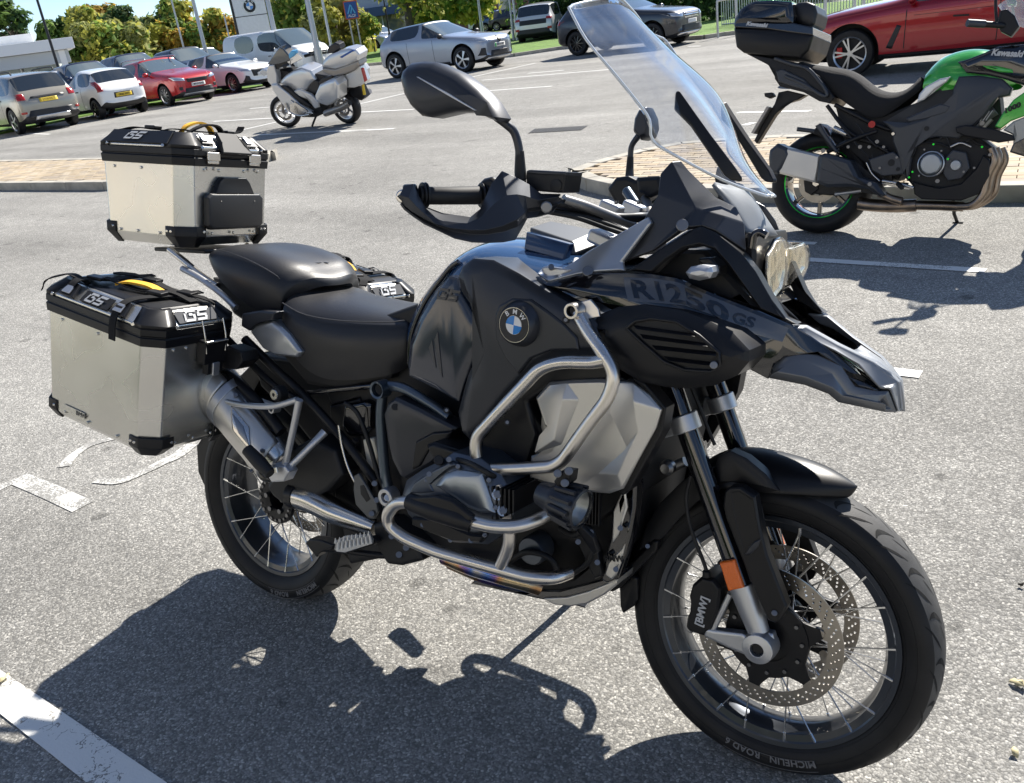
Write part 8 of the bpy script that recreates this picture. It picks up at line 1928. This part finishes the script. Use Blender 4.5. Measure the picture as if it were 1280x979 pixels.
tp_('crash_rail', .34, 'steel', .02, (800, 640), (830, 630), (905, 680), (900, 690), (830, 650), (815, 690), (870, 712), (860, 718), (800, 690), dome=((.002, .002),), bevel=.002); tt('engine_bar', .34, .018, 'steel', (770, 636), (800, 690), (860, 712), (920, 705)); tt('engine_bar', .33, .014, 'steel', (805, 620), (880, 680), (950, 700))
pn = tp_('pannier', .44, 'touring_silver', .22, (956, 584), (985, 520), (1030, 498), (1080, 486), (1104, 520), (1104, 606), (1060, 640), (1030, 650), (1000, 642), (966, 620), dome=((.02, .03), (.05, .045)), twin=True); tp_('pannier_trim', .47, 'touring_grey', .04, (966, 596), (1000, 608), (1060, 600), (1060, 612), (1000, 622), (968, 606))
tc2 = tp_('top_case', .24, 'touring_grey', .22, (998, 415), (1080, 425), (1220, 372), (1230, 400), (1190, 440), (1120, 462), (1070, 470), (1030, 455), (1005, 438), dome=((.02, .02),), bevel=.01); tp_('top_case_lid', .25, 'touring_silver', .24, (996, 412), (1004, 374), (1040, 340), (1110, 312), (1160, 298), (1205, 306), (1228, 336), (1222, 372), (1150, 402), (1080, 425), dome=((.02, .02), (.06, .035)), bevel=.012, par=tc2)
tp_('lid_stripe', .285, 'sign_blue', .02, (1104, 352), (1184, 306), (1196, 312), (1120, 358), dome=((.002, .002),), bevel=0, par=tc2); tp_('case_backrest', .14, 'seat_vinyl', .14, (1026, 332), (1036, 288), (1075, 262), (1102, 272), (1112, 300), (1070, 326), par=tc2, dome=((.02, .02),))
tp_('rear_bodywork', .18, 'touring_silver', .14, (1110, 470), (1180, 440), (1210, 398), (1232, 410), (1266, 500), (1246, 522), (1200, 540), (1120, 540)); tp_('tail_lamp', .185, 'tail_lamp', .05, (1236, 420), (1246, 424), (1268, 500), (1258, 508)); tp_('plate', .09, 'plate_yellow', .03, (1240, 515), (1250, 520), (1262, 585), (1250, 585), dome=((.001, .001),), bevel=0); tp_('rear_mudguard', .08, 'matte_black', .16, (1150, 540), (1230, 530), (1262, 600), (1240, 620), (1180, 590))
tt('exhaust', .30, [.05, .062, .062, .05], 'touring_grey', (1016, 704), (1030, 694), (1120, 660), (1166, 632), twin=True); tt('exhaust_tip', .30, .045, 'deep_black', (1160, 635), (1172, 630), smooth=False)
tt('side_stand', .26, .02, 'matte_black', (962, 712, .2), (948, 745, .26), (936, 778, .30), smooth=False); tt('foot_peg', .34, .02, 'rubber', (940, 690, .28), (950, 700, .38), smooth=False)

# small mechanical clutter on the green machine
rr = random.Random(9)
for X, Y, w, r_ in ((655, 560, .19, .012), (690, 560, .19, .010), (720, 540, .19, .012), (745, 560, .19, .009), (610, 560, .19, .010), (515, 574, .27, .014), (730, 640, .205, .008), (795, 600, .205, .008), (1120, 470, .16, .014), (1150, 590, .2, .009), (950, 690, .245, .012), (900, 570, .235, .006), (965, 575, .235, .006), (880, 670, .235, .006), (1050, 655, .23, .007), (1090, 640, .215, .007)):
    cyl('machine_bolt', K_(X, Y, w), K_(X, Y, w + .012), r_, 'bolt', kaw, n=10, bevel=.001)
for a in (((560, 450), (600, 500), (650, 560), (690, 600)), ((640, 470), (680, 520), (720, 560)), ((1060, 500), (1090, 540), (1140, 560), (1170, 600)), ((860, 560), (900, 545), (960, 548), (1010, 570)), ((700, 590), (720, 640), (760, 690), (840, 700))):
    kt('cable', .19, .006, 'rubber', *a)
kt('steel_pipe', .2, .007, 'steel', (1000, 560), (1040, 545), (1080, 560)); kt('axle_adjuster', .14, .012, 'cast_alu', (560, 740), (620, 732), (660, 726))
for k in range(5): box('fin', K_(1100 + 12 * k, 452 - k * 3, .165), (.004, .02, .06), 'cast_alu', kaw, Matrix.Rotation(.5, 3, 'Y'), .001)
kp('brake_caliper', .14, 'matte_black', .05, (440, 690), (460, 672), (490, 680), (500, 720), (470, 745), (445, 730)); kp('heel_guard', .215, 'steel', .006, (735, 700), (760, 690), (858, 716), (840, 724), (780, 712), dome=((.002, .001),), bevel=.001)
